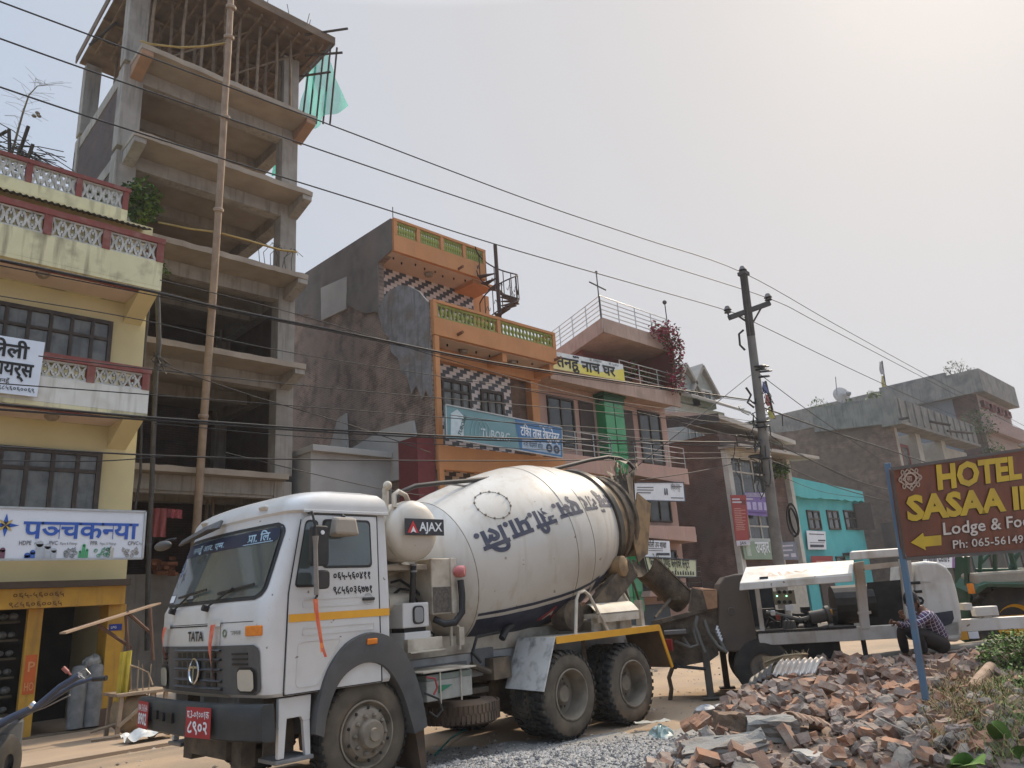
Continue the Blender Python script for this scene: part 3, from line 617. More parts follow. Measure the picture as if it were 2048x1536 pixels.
# ---- water tank
c = Vector((.74, .13, 2.475)); mb = MB(); mb.lathe([(0, -.06), (.12, -.052), (.22, -.03), (.29, .0), (.325, .04), (.33, .07), (.33, 1.4), (.29, 1.5), (0, 1.53)], c, (0, 1, 0), 40); wt = T('water_tank', mb, CREAM, smooth=40)
mb = MB()
for h in (.1, .35): mb.lathe([(.331, h), (.336, h+.01), (.336, h+.03), (.331, h+.04)], c, (0, 1, 0), 40)
T('tank_band', mb, CREAM2, wt, smooth=40)
mb = MB(); mb.box(.52, 1.06, .035, .05, 2.405, 2.585); sg = T('tank_sign', mb, M('dark plate', (.04, .04, .045), .4), wt, bevel=.003)
mb = MB(); mb.plate([(.545, .033, 2.43), (.6, .033, 2.43), (.622, .033, 2.47), (.645, .033, 2.43), (.695, .033, 2.43), (.622, .033, 2.56)], (0, -.004, 0)); T('logo', mb, M('logo red', (.55, .04, .04), .4), sg)
mb = MB(); mb.plate([(.585, .0285, 2.43), (.622, .0285, 2.445), (.66, .0285, 2.43), (.622, .0285, 2.5)], (0, -.003, 0)); T('logo_inner', mb, WHITE_T, sg)
lettering('AJAX', .135, WHITE_T, wt, plane_fn((.71, .03, 2.452), (1, 0, 0), (0, 0, 1)), .02, width=.32, local=True)
mb = MB(); mb.tube([(.5, .2, 2.72), (.5, .2, 2.86), (.56, .2, 2.9), (.66, .2, 2.86), (.7, .2, 2.78)], .028, 8); mb.tube([(.42, .25, 2.7), (.42, .25, 2.93)], .035, 8); mb.ball((.43, .22, 2.96), .05); T('tank_pipe', mb, CREAM2, wt, smooth=50)
mb = MB(); mb.box(.3, .42, .4, .55, 2.6, 2.86); T('air_intake', mb, PLASTD)
mb = MB(); mb.tube([tl(*p, .85) for p in ((790, 1000), (800, 985), (830, 972), (880, 966), (930, 962), (1000, 955), (1060, 948), (1120, 935), (1180, 920), (1215, 914), (1240, 917), (1258, 926), (1268, 938))], .03, 8); T('fill_hose', mb, M('dark hose', (.05, .045, .04), .6), smooth=60)
mb = MB(); mb.tube([tl(*p, .85) for p in ((850, 972), (890, 967), (930, 972), (965, 974))], .014, 6); T('air_line', mb, M('grey line', (.3, .28, .26), .6), smooth=60)
# ---- drum
DA = Vector((math.cos(R(12.1)), 0, math.sin(R(12.1)))); DO = Vector((1.73, 1.17, 2.05))
DX = Vector((0, -1, 0)); DZ = DA.cross(DX).normalized(); DZ = DZ if DZ.z > 0 else -DZ
PROF = [(.0, -.5), (.4, -.48), (.6, -.4), (.905, -.03), (.915, .02), (1.0, .4), (1.08, .9), (1.125, 1.35), (1.14, 1.65), (1.125, 2.0), (1.04, 2.45), (.92, 2.85), (.86, 3.03)]
def drum_r(s):
    for (r0, a), (r1, b) in zip(PROF, PROF[1:]):
        if a <= s <= b: return r0+(r1-r0)*(s-a)/max(1e-6, b-a)
    return PROF[-1][0]
def dpt(s, ph, off=0):
    r = drum_r(s)+off; return DO + DA*s + (DX*math.cos(ph)+DZ*math.sin(ph))*r
mb = MB(); mb.grid(lambda a, b: DO+DA*PROF[min(len(PROF)-1, int(round(b*(len(PROF)-1))))][1]+(DX*math.cos(a*2*math.pi)+DZ*math.sin(a*2*math.pi))*PROF[min(len(PROF)-1, int(round(b*(len(PROF)-1))))][0], 72, len(PROF)-1, True)
drum = T('drum', mb, CREAM, smooth=30)
def dring(s, wd, off, name, mat, parent=drum):
    m = MB(); m.grid(lambda a, b: dpt(s+wd*(b-.5), a*2*math.pi, off*math.sin(b*math.pi)+.001), 72, 3, True); return T(name, m, mat, parent, smooth=60)
SEAMC = M('weld seam', (.2, .17, .13), .8, (.3, .26, .2), 9)
for s in (.0, 1.65, 2.05): dring(s, .012, .004, 'weld_seam', SEAMC)
# navy skirt with thin line above and emblem
def dpatch(s0, s1, p0, p1, off=.004, n=24, m=8):
    q = MB(); return q.grid(lambda a, b: dpt(s0+(s1-s0)*a, R(p0+(p1-p0)*b), off), n, m)
T('skirt_band', dpatch(.03, 2.1, -70, -41, .004), NAVY, drum, smooth=60); T('pinstripe', dpatch(.03, 2.3, -38, -35.5, .004, 24, 2), NAVY, drum, smooth=60)
T('pinstripe', dpatch(2.2, 2.75, -50, -38, .004, 6, 6), NAVY, drum, smooth=60)
mb = MB(); q = [(1.1, -55), (1.36, -44), (1.46, -56), (1.38, -58), (1.32, -52), (1.18, -57)]; mb.add([dpt(s, R(p), .009) for s, p in q], [(0, 1, 4, 5), (1, 2, 3, 4)]); T('emblem', mb, M('emblem red', (.3, .05, .06), .6), drum)
mb = MB(); q = [(1.2, -55), (1.33, -48), (1.36, -54), (1.3, -52), (1.22, -56)]; mb.add([dpt(s, R(p), .012) for s, p in q], [(0, 1, 3, 4), (1, 2, 3)]); T('emblem_inner', mb, M('emblem cream', (.5, .4, .33), .6), drum)
# manhole cover
mb = MB(); sc_, pc_ = .62, R(42); rr = .24
for k in range(48):
    a = 2*math.pi*k/48; s = sc_+math.cos(a)*rr; p = pc_+math.sin(a)*rr/1.04
    a2 = 2*math.pi*(k+.8)/48; s2 = sc_+math.cos(a2)*rr; p2 = pc_+math.sin(a2)*rr/1.04
    mb.tube([dpt(s, p, .003), dpt(s2, p2, .003)], .0045, 4, False)
    if k % 4 == 0: mb.ball(dpt(s, p, .006), .016, 6, 4)
T('manhole_cover', mb, SEAMC, drum)
# lettering runs round the drum upside down, starting at the back
def drfn(s0, ph0): return lambda a, b: dpt(s0-a, ph0 - b/drum_r(max(-.2, min(3.3, s0-a))), .006)
DL = M('drum lettering', (.05, .053, .08), .6, (.08, .08, .1), 8)
for s, s0, w_, h_ in (('तनहुँ', 3.0, .5, .3), ('आर.', 2.46, .42, .32), ('एम.', 1.97, .54, .33), ('सी.', 1.39, .42, .34), ('प^ा.', .95, .4, .34), ('िल.', .55, .45, .34)):
    lettering(s, h_, DL, drum, drfn(s0, R(24+1.7*(s0-.6))), .04, width=w_, local=True)
# rear roller ring, splash collar and mouth
mb = MB(); prof = [(.85, 2.95), (.925, 2.97), (.925, 3.07), (.86, 3.1), (.8, 3.12)]; mb.lathe(prof, DO, DA, 64); T('roller_ring', mb, M('greasy ring', (.035, .028, .02), .35, (.08, .06, .04), 5, spec=.6), smooth=30)
mb = MB(); mb.lathe([(.82, 3.1), (.79, 3.2), (.74, 3.42)], DO, DA, 64); T('collar', mb, TAN, smooth=40)
mb = MB(); mb.lathe([(.74, 3.41), (.78, 3.42), (.78, 3.5), (.72, 3.52), (.68, 3.69), (.72, 3.7), (.72, 3.76), (.64, 3.77), (.6, 3.3), (0, 3.2)], DO, DA, 64); T('drum_mouth', mb, CEM, smooth=30)
# charging hopper and discharge box above the mouth
E_ = DO+DA*3.82
mb = MB(); g = tl(1290, 985, 1.17)
mb.plate([E_+Vector((-.05, -.62, -.15)), E_+Vector((.3, -.42, .15)), E_+Vector((.38, -.38, .75)), E_+Vector((-.1, -.6, .62))], (.02, .02, 0)); mb.plate([E_+Vector((-.05, .62, -.15)), E_+Vector((.3, .42, .15)), E_+Vector((.38, .38, .75)), E_+Vector((-.1, .6, .62))], (.02, -.02, 0)); mb.plate([E_+Vector((.3, -.42, .1)), E_+Vector((.3, .42, .1)), E_+Vector((.42, .38, .75)), E_+Vector((.42, -.38, .75))], (.02, 0, 0))
T('charging_hopper', mb, CEM, bevel=.004)
mb = MB(); mb.plate([E_+Vector((.1, -.64, .35)), E_+Vector((.48, -.6, .2)), E_+Vector((.3, -.55, -.62)), E_+Vector((.0, -.58, -.75)), E_+Vector((-.12, -.62, -.4))], (.01, .03, 0)); mb.plate([E_+Vector((.48, -.6, .2)), E_+Vector((.5, .55, .2)), E_+Vector((.3, .5, -.62)), E_+Vector((.3, -.55, -.62))], (.03, 0, 0)); mb.plate([E_+Vector((.1, .64, .35)), E_+Vector((.48, .6, .2)), E_+Vector((.3, .55, -.62)), E_+Vector((0, .58, -.75))], (.01, -.03, 0))
T('discharge_box', mb, TAN, bevel=.004)
mb = MB(); rnd = random.Random(4)
for k in range(30):
    q = E_+Vector((rnd.uniform(-.1, .35), rnd.uniform(-.55, .1), .55+rnd.uniform(0, .3))); mb.plate([q, q+Vector((rnd.uniform(-.1, .1), rnd.uniform(-.1, .1), rnd.uniform(.05, .2))), q+Vector((rnd.uniform(.05, .15), .05, rnd.uniform(-.1, .1)))], (.006, .006, 0))
T('hardened_spill', mb, M('pale spill', (.4, .33, .24), .9))
# pedestal, roller drum and chute
mb = MB(); mb.plate([(4.55, .62, 1.28), (5.15, .62, 1.28), (5.35, .7, 2.2), (5.05, .7, 2.2)], (0, .1, 0)); mb.plate([(4.55, 1.62, 1.28), (5.15, 1.62, 1.28), (5.35, 1.54, 2.2), (5.05, 1.54, 2.2)], (0, .1, 0)); mb.box(5.05, 5.3, .62, 1.72, 1.9, 2.0); T('rear_pedestal', mb, CREAM2, bevel=.006)
p, q = tl(1183, 1228, .45), tl(1262, 1135, .35); mb = MB(); mb.bar(p, q, .3, .12, (0, 1, 0)); T('chute_arm', mb, CEM, bevel=.008)
mb = MB(); c = tl(1250, 1132, .28); mb.lathe([(0, 0), (.12, 0), (.15, .02), (.15, .5), (0, .5)], c, (-.2, 1, 0), 20); T('chute_drum', mb, TAN, smooth=40)
def chute(p, q, wd, dp, mat, name):
    p, q = Vector(p), Vector(q); d = (q-p).normalized(); x = Vector((0, 1, 0)); up = d.cross(x).normalized(); up = up if up.z > 0 else -up
    m = MB(); k = 10
    def fn(a, b):
        t = math.pi*(a); return p+(q-p)*b + x*(-math.cos(t))*wd/2 - up*math.sin(t)*dp
    m.grid(fn, k, 6); m.grid(lambda a, b: fn(a, b)+(x*(-math.cos(math.pi*a))*-.012+up*.012*math.sin(math.pi*a)), k, 6)
    for sgn in (-1, 1): m.bar(p+x*sgn*wd/2, q+x*sgn*wd/2, .03, .03)
    return T(name, m, mat, smooth=50)
chute(tl(1288, 1118, 1.1), tl(1362, 1187, 1.1), .46, .36, CEM, 'chute')
mb = MB(); a = tl(1355, 1196, .9); mb.box(a.x-.03, a.x+.04, .86, 1.3, a.z-.03, a.z+.03); T('chute_lip', mb, CEM)
mb = MB(); mb.tube([tl(1262, 1150, .6), tl(1290, 1240, .75)], .02); mb.tube([tl(1245, 1165, .5), tl(1275, 1245, .6)], .02); mb.tube([tl(1310, 1235, .8), tl(1340, 1200, 1.0)], [.02, .035]); T('chute_stay', mb, CEM)
# ---- rear mudguards
FG = M('mudguard cream', (.55, .5, .42), .6, (.47, .42, .34), 3, stain=(.22, .15, .09), stain_scale=4, stain_amt=.6); FLP = M('flap white', (.56, .55, .52), .55, (.5, .48, .44), 3, stain=(.05, .045, .04), stain_scale=7, stain_amt=.6); BR = M('flap brown', (.13, .085, .05), .85, (.09, .06, .04), 5, stain=(.2, .13, .08))
for w0, w1 in ((.0, .64), (CW-.64, CW)):
    mb = MB(); mb.box(2.75, 4.96, w0, w1, 1.165, 1.19); rg = T('rear_mudguard', mb, FG, bevel=.004)
    ow = w0 if w0 == 0 else w1; o = -1 if w0 == 0 else 1
    mb = MB(); mb.box(2.75, 4.97, *sorted((ow+o*.001, ow+o*.012)), 1.115, 1.2); T('yellow_edge', mb, YEL, rg)
    mb = MB(); mb.plate([(2.75, w0, 1.188), (2.75, w1, 1.188), (2.48, w1, .62), (2.48, w0, .6)], (-.02, 0, .006)); T('front_flap', mb, FLP, rg)
    mb = MB(); mb.plate([(4.96, w0, 1.185), (4.96, w1, 1.185), (5.19, w1, .6), (5.19, w0, .6)], (.015, 0, .004)); T('rear_flap', mb, BR, rg)
    mb = MB(); mb.bar((4.965, ow, 1.18), (5.195, ow, .6), .05, .02, (0, 1, 0)); T('flap_edge', mb, YEL, rg)
    mb = MB(); mb.bar((3.62, w0+.3, 1.16), (3.75, w0+.4, .8), .05); T('mudguard_stay', mb, CEM, rg)
# roller cover and tube rails on the near mudguard
for pts in ([(3.2, .06, 1.19), (3.3, .08, 1.62), (3.38, .1, 1.7), (3.52, .12, 1.72), (3.62, .12, 1.66), (3.92, .1, 1.19)], [(4.4, .45, 1.19), (4.52, .45, 1.62), (4.62, .42, 1.7), (4.74, .4, 1.66), (5.0, .3, 1.19)]):
    mb = MB(); mb.tube([Vector(p) for p in pts], .022, 8); T('tube_rail', mb, CREAM2, smooth=50)
mb = MB(); mb.lathe([(0, 0), (.16, 0), (.2, .03), (.2, .28), (0, .3)], (3.52, .3, 1.42), (0, 1, 0), 24); T('ring_roller', mb, CEM, smooth=40)
mb = MB(); mb.grid(lambda a, b: (3.72+.95*b, .1+.35*a, 1.42+.13*math.sin(a*math.pi)), 8, 2); mb.box(3.72, 4.67, .12, .43, 1.36, 1.42); mb.box(3.75, 4.6, .2, .24, 1.19, 1.36); mb.box(3.74, 4.66, .1, .13, 1.3, 1.4); T('roller_cover', mb, CREAM2, smooth=30)
for xa, xb, zz in ((3.9, 4.0, 1.5), (4.25, 4.33, 1.46), (4.85, 4.92, 1.55)): mb = MB(); mb.box(xa, xb, .2, .3, 1.19, zz); T('cover_post', mb, CREAM2)
mb = MB(); mb.tube([tl(1145, 1272, .35), tl(1120, 1280, .4)], .03); mb.tube([(2.55, .55, 1.35), (2.4, .5, 1.32), (2.3, .48, 1.22)], .045); mb.tube([(2.25, .5, 1.3), (1.9, .5, 1.27), (1.82, .5, 1.1), (1.93, .48, .98)], .02); T('control_lever', mb, PLASTD, smooth=50)
mb = MB(); mb.tube([(1.5, .5, 1.2), (1.5, .5, 1.42), (1.56, .5, 1.44), (1.62, .5, 1.4), (1.62, .5, 1.15)], .02); mb.box(1.6, 1.68, .47, .53, 1.2, 1.4); T('shackle', mb, CREAM2)
# ---- batteries, spare wheel, rear bumper
mb = MB(); mb.box(.78, 1.42, .08, .5, .7, .9); bt_ = T('battery_box', mb, M('battery grey', (.36, .36, .32), .6, (.28, .28, .25), 4, stain=(.14, .11, .08), stain_scale=3), bevel=.01)
mb = MB(); mb.box(.78, 1.42, .08, .5, .903, .96); T('battery_lid', mb, M('battery lid green', (.14, .19, .15), .6, (.2, .2, .18), 4), bt_)
mb = MB(); mb.plate([(.93, .072, .77), (1.13, .072, .84), (.93, .072, .85)], (0, -.004, 0)); T('battery_logo', mb, M('battery green', (.03, .18, .1), .5), bt_)
mb = MB(); mb.bar((.95, .06, .67), (.95, .06, .98), .012); mb.bar((1.24, .06, .67), (1.24, .06, .98), .012); mb.box(.72, 1.46, .05, .5, .985, 1.0); T('battery_clamp', mb, CREAM2, bt_)
for pts in ([(.76, .05, .95), (.83, .0, .93), (.85, -.01, .84), (.8, -.01, .78)], [(.72, .04, .8), (.86, -.01, .73), (.9, -.02, .62), (.82, -.02, .56), (.74, 0, .62)]):
    mb = MB(); mb.tube([Vector(p) for p in pts], .012, 6); T('battery_cable', mb, M('cable red', (.3, .04, .04), .5) if pts[0][2] > .9 else PLASTD, bt_, smooth=50)
mb = MB(); c = Vector((1.72, .72, .47)); ax = (0.05, 0, 1)
mb.lathe([(.29, -.13), (.44, -.125), (.48, -.1), (.5, -.08), (.5, .08), (.48, .1), (.44, .125), (.29, .13)], c, ax, 48)
for k in range(56):
    for sg_ in (-1, 1):
        a = 2*math.pi*(k+.5*(sg_ > 0))/56; m = Matrix.Rotation(a, 3, 'Z'); mb.cbox(c+m @ Vector((.503, 0, .052*sg_)), (.018, .036, .085), 0, m)
T('spare_wheel', mb, M('dusty spare tyre', (.12, .08, .055), .9, (.07, .052, .04), 6, stain=(.2, .14, .09), stain_scale=3), smooth=35)
mb = MB(); mb.tube([(1.72, .72, .6), (1.72, .72, .84)], .03); mb.box(1.2, 2.2, .66, .74, .62, .68); T('spare_carrier', mb, CEM)
mb = MB(); mb.box(5.25, 5.33, .1, CW-.1, .62, .72); mb.box(5.1, 5.25, .74, .83, .7, 1.0); mb.box(5.1, 5.25, 1.5, 1.59, .7, 1.0); T('underrun_bar', mb, CEM, bevel=.006)
mb = MB(); mb.cbox((5.22, .05, .9), (.05, .14, .16)); T('tail_lamp', mb, M('tail lamp red', (.2, .02, .02), .3))
# ================================================================== buildings along the far side of the street
def fx(x, y, Y): p = aty(x, y, Y); return p.x, p.z
def inst(name, src, parent, loc, rot=(0, 0, 0), sc=(1, 1, 1)):
    """another child sharing a mesh, at a world place"""
    o = bpy.data.objects.new(name, src); COL.objects.link(o); o.location = loc; o.rotation_euler = rot; o.scale = sc
    if parent: o.parent = parent; o.matrix_parent_inverse = parent.matrix_basis.inverted() if parent.type == 'EMPTY' else Matrix.Identity(4)
    return o
def mesh_of(mb, name, mat, smooth=None):
    o = mb.build(name, mat, None, smooth); me = o.data; bpy.data.objects.remove(o); return me
def xbox(mb, x0, x1, y0, y1, z0, z1): return mb.box(min(x0, x1), max(x0, x1), min(y0, y1), max(y0, y1), min(z0, z1), max(z0, z1))
WIN_D = glass('dark window glass', (.03, .035, .035), .1, .6)
WIN_C = M('curtained window glass', (.16, .16, .14), .15, (.1, .1, .09), 4, spec=.6, stain=(.07, .07, .06), stain_scale=4, stain_amt=.5, streak=(.05, .048, .042))  # streaks paint the shaded folds of curtains into the glass colour
def win(parent, x0, x1, z0, z1, Y, cols, rows, fm, gm, fw=.07, name='window', rowz=None, dep=.07, sill=None):
    """window: frame mesh with its glass as a child; rowz = heights of transoms"""
    m = MB(); m.box(x0, x1, Y-dep, Y+.01, z0, z0+fw); m.box(x0, x1, Y-dep, Y+.01, z1-fw, z1)
    m.box(x0, x0+fw, Y-dep-.003, Y+.01, z0+.001, z1-.001); m.box(x1-fw, x1, Y-dep-.003, Y+.01, z0+.001, z1-.001)
    for i in range(1, cols): c = x0+(x1-x0)*i/cols; m.box(c-fw*.4, c+fw*.4, Y-dep+.006, Y+.01, z0+.002, z1-.002)
    for zz in (rowz or [z0+(z1-z0)*j/rows for j in range(1, rows)]): m.box(x0+.003, x1-.003, Y-dep+.009, Y+.01, zz-fw*.4, zz+fw*.4)
    f = m.build(name, fm, parent); g = MB(); g.box(x0+.01, x1-.01, Y-.02, Y-.004, z0+.01, z1-.01); g.build('pane', gm, f)
    if sill: s = MB(); s.box(x0-.08, x1+.08, Y-.16, Y+.01, z0-.07, z0-.003); s.build('sill', sill, f)
    return f
YW = M('yellow wall paint', (.6, .52, .29), .85, (.56, .485, .26), 1.5, stain=(.48, .42, .24), stain_scale=.9, stain_amt=.5, bump=.06)
YWS = M('stained pale yellow paint', (.62, .59, .38), .85, (.57, .54, .34), 2, stain=(.16, .15, .1), stain_scale=1.8, stain_amt=.75, streak=(.2, .18, .12), bump=.08)
WPL = M('whitewashed parapet', (.62, .62, .58), .8, (.57, .57, .52), 2.5, stain=(.35, .34, .28), stain_scale=1.5, stain_amt=.5, streak=(.36, .35, .3))
MAR = M('maroon trim paint', (.2, .05, .04), .7, (.17, .05, .04), 4, stain=(.28, .16, .13), stain_scale=4, stain_amt=.5)
LAT = M('lattice whitewash', (.5, .5, .47), .85, (.4, .4, .37), 8, stain=(.2, .19, .16), stain_scale=5, stain_amt=.5)
SOF = M('soffit plaster', (.6, .48, .4), .85, (.54, .44, .37), 2, stain=(.42, .33, .27), stain_scale=1)
BRN = M('brown window frame', (.06, .045, .035), .6, (.04, .032, .027), 7)
OCH = M('ochre shop paint', (.54, .31, .04), .6, (.46, .255, .035), 3, stain=(.32, .18, .04), stain_scale=2, stain_amt=.5, streak=(.3, .17, .05))
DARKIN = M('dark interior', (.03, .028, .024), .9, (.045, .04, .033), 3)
yb = thing('yellow_shop_house', 'yellow three storey shop house with white lattice balconies beside the concrete frame', 'shop house', (3.5, 16.4, 0))
X0, X1, YF = -7.0, 5.06, 16.4
mb = MB(); mb.box(X0, X1, YF, 26, 2.55, 10.3); mb.box(X0, 2.0, YF+.02, 26, 0, 2.55); mb.box(X0, X1, 20, 26, 0, 2.55); mb.box(X1-.2, X1, YF+.35, 20, -.1, 2.55); mb.build('wall', YW, yb)
mb = MB(); mb.box(X0, 4.55, YF+.35, 26, 10.303, 10.45); mb.build('roof_slab', YWS, yb)
def lattice(x0, x1, z0, z1, y, n, parent):
    m = MB(); w = (x1-x0)/n; h = z1-z0; cz = (z0+z1)/2
    m.box(x0, x1, y-.04, y+.04, z0, z0+.035); m.box(x0, x1, y-.04, y+.04, z1-.035, z1)
    for i in range(n):
        a = x0+w*i; c = a+w/2
        for s in (-1, 1):
            pts = [Vector((c-s*w*.5, y, z0+.02)), Vector((c-s*w*.2, y, z0+h*.3)), Vector((c-s*w*.12, y, cz)), Vector((c-s*w*.2, y, z0+h*.7)), Vector((c-s*w*.5, y, z1-.02))]
            for p, q in zip(pts, pts[1:]): m.bar(p, q, .05*h/.45, .07, (0, 1, 0))
        m.box(c-w*.14, c+w*.14, y-.036, y+.036, cz-.035, cz+.035); m.box(a-w*.1, a+w*.1, y-.037, y+.037, cz-.11*h/.45, cz-.05*h/.45); m.box(a-w*.1, a+w*.1, y-.037, y+.037, cz+.05*h/.45, cz+.11*h/.45)
    return m.build('lattice', LAT, parent)
def parapet(z0, z1, zt, x1, y, low_m, posts, pitch, n):
    """solid lower band z0-z1, lattice and rail to zt"""
    m = MB(); m.box(X0, x1, y, y+.12, z0, z1); m.box(x1-.12, x1, y+.12, YF, z0, z1+.0); b = m.build('parapet', low_m, yb)
    m = MB(); m.box(X0, x1+.02, y-.03, y+.15, zt-.12, zt); m.box(x1-.14, x1+.02, y+.15, YF, zt-.12, zt); m.build('rail', MAR, b)
    m = MB(); xs = [x1-.14-pitch*k for k in range(0, 7)]
    for x in xs: m.box(x, x+.14, y-.015, y+.135, z1, zt-.123)
    m.build('rail_post', MAR, b)
    for a in xs[1:6]: lattice(a+.14, a+pitch, z1+.002, zt-.125, y+.06, n, b)
    return b
# upper balcony
parapet(8.42, 8.98, 9.52, 4.97, 15.3, YWS, 4, 1.04, 5)
mb = MB(); mb.box(X0, 4.97, 15.3, YF, 8.34, 8.417); mb.build('balcony_slab', YWS, yb)
mb = MB(); mb.box(X0, 4.72, 15.55, YF-.1, 8.328, 8.338); mb.build('soffit', SOF, yb)
mb = MB(); mb.bar((X0, 15.53, 8.33), (4.75, 15.53, 8.33), .05, .03); mb.bar((4.74, 15.5, 8.33), (4.74, YF, 8.33), .05, .028); mb.build('soffit_trim', MAR, yb)
mb = MB(); mb.plate([(4.6, 15.4, 8.33), (4.6, YF, 8.33), (4.6, YF, 7.9)], (.36, 0, 0)); mb.build('bracket', YW, yb)
# middle balcony
parapet(5.68, 6.16, 6.62, 4.88, 15.3, WPL, 4, 1.0, 5)
mb = MB(); mb.box(X0, 4.88, 15.3, YF, 5.6, 5.677); mb.build('balcony_slab', YWS, yb)
mb = MB(); mb.box(X0, 4.62, 15.55, YF-.1, 5.588, 5.598); mb.build('soffit', SOF, yb)
mb = MB(); mb.bar((X0, 15.53, 5.59), (4.65, 15.53, 5.59), .05, .03); mb.bar((4.64, 15.5, 5.59), (4.64, YF, 5.59), .05, .028); mb.build('soffit_trim', MAR, yb)
mb = MB(); mb.plate([(4.5, 15.4, 5.59), (4.5, YF, 5.59), (4.5, YF, 5.15)], (.36, 0, 0)); mb.build('bracket', YW, yb)
for px, py, z in ((86, 547, 8.325), (104, 832, 5.585)):
    p = atz(px, py, z); mb = MB(); mb.lathe([(.0, -.1), (.07, -.09), (.12, -.04), (.13, 0)], p, (0, 0, 1), 16); mb.build('ceiling_lamp', M('lamp brown glass', (.25, .2, .14), .4), yb, 40)
# windows with curtains
win(yb, 1.0, 4.4, 6.75, 7.86, YF, 9, 2, BRN, WIN_C, .08, rowz=[7.45])
win(yb, 1.0, 4.42, 3.7, 5.05, YF, 8, 2, BRN, WIN_C, .09, rowz=[4.65])
mb = MB(); mb.box(X0, 4.6, YF-.05, YF-.002, 3.83, 3.9); mb.build('sill_band', MAR, yb)
# roof parapet set back
rx1 = 4.6
mb = MB(); mb.box(X0, rx1, 16.75, 16.9, 10.1, 10.75); mb.build('roof_parapet', YWS, yb)
mb = MB(); mb.box(X0, rx1+.03, 16.72, 16.93, 11.2, 11.29); 
for k in range(8): mb.box(rx1-.12-k*.95, rx1-k*.95, 16.74, 16.91, 10.753, 11.2)
rp = mb.build('roof_rail', MAR, yb)
for k in range(5): lattice(rx1-.12-(k+1)*.95+.12, rx1-.12-k*.95, 10.755, 11.2, 16.82, 5, rp)
mb = MB(); mb.grid(lambda a, b: (X0+(4.85-X0)*a, 15.75+.95*b, 9.92+.42*b+.02*math.sin(a*(4.85-X0)*2*math.pi/.11)), 440, 1); mb.build('corrugated_awning', M('dark corrugated sheet', (.05, .045, .04), .7, (.08, .07, .055), 3), yb)
# shop front: header box, posts, dark opening, shelves
mb = MB(); mb.box(2.2, 5.02, YF-.42, YF-.003, 2.43, 2.545); mb.build('shutter_box_top', M('dark beam', (.08, .06, .045), .8), yb)
mb = MB(); mb.box(2.2, 4.97, YF-.32, YF-.005, 2.08, 2.427); hb = mb.build('shutter_box', OCH, yb)
lettering('०६५-५६००६५', .13, M('faded brown lettering', (.16, .08, .02), .8), hb, plane_fn((3.1, YF-.326, 2.27), (1, 0, 0), (0, 0, 1)), .015, width=.82)
lettering('९८५६०६००६५', .13, MATS['faded brown lettering'], hb, plane_fn((3.05, YF-.326, 2.11), (1, 0, 0), (0, 0, 1)), .015, width=.85)
mb = MB(); mb.box(4.74, 5.06, YF-.16, YF+.4, .22, 2.08); mb.build('shop_pillar', OCH, yb, bevel=.01)
mb = MB(); mb.box(4.72, 5.12, YF-.2, YF+.4, -.25, .22); mb.build('pillar_base', M('stained brown plinth', (.1, .06, .04), .9, (.14, .09, .06), 3), yb)
mb = MB(); mb.box(3.42, 3.66, YF-.1, YF+.05, -.12, 2.08); mb.build('shop_post', OCH, yb, bevel=.01)
mb = MB(); mb.box(3.455, 3.635, YF-.108, YF-.1, .62, 1.28); st = mb.build('shop_sticker', M('orange sticker', (.6, .13, .03), .6), yb)
lettering('P', .24, M('sticker pale orange', (.7, .35, .15), .6), st, plane_fn((3.49, YF-.112, 1.0), (1, 0, 0), (0, 0, 1)), .01)
lettering('HO', .2, MATS['sticker pale orange'], st, plane_fn((3.47, YF-.112, .68), (1, 0, 0), (0, 0, 1)), .01, width=.15)
mb = MB(); mb.box(4.77, 5.0, YF-.166, YF-.16, 1.6, 1.72); st = mb.build('door_plate', M('blue plate', (.02, .04, .25), .5), yb)
lettering('LPG', .06, WHITE_T, st, plane_fn((4.8, YF-.17, 1.64), (1, 0, 0), (0, 0, 1)), .01)
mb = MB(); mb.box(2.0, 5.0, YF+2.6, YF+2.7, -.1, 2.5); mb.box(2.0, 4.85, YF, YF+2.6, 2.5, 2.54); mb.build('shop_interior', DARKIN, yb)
mb = MB()
for k in range(6): mb.box(2.05, 3.4, YF+.35, YF+.8, .25+.32*k, .29+.32*k)
sh = mb.build('shelf', M('shelf wood', (.1, .08, .05), .9), yb)
mb = MB(); rnd = random.Random(7)
for k in range(6):
    for j in range(9): mb.ball((2.15+.145*j, YF+.5, .37+.32*k), rnd.uniform(.06, .09), 8, 6, (1.0, 1.2, .8))
mb.build('shelf_stock', M('wrapped stock', (.2, .2, .18), .5, (.1, .1, .1), 14), sh)
mb = MB(); mb.box(1.5, 5.6, YF-.22, YF+.1, -.22, -.08); mb.build('door_sill', M('timber sill', (.16, .12, .08), .9, (.1, .08, .055), 8), yb, bevel=.01)
mb = MB(); mb.box(X0, 6.0, YF-.7, YF-.22, -.3, -.2); mb.build('step', M('dusty cement step', (.3, .25, .19), .95), yb, bevel=.02)
# conduit on the corner
mb = MB(); a = [atd(316, 540, 20.0)];
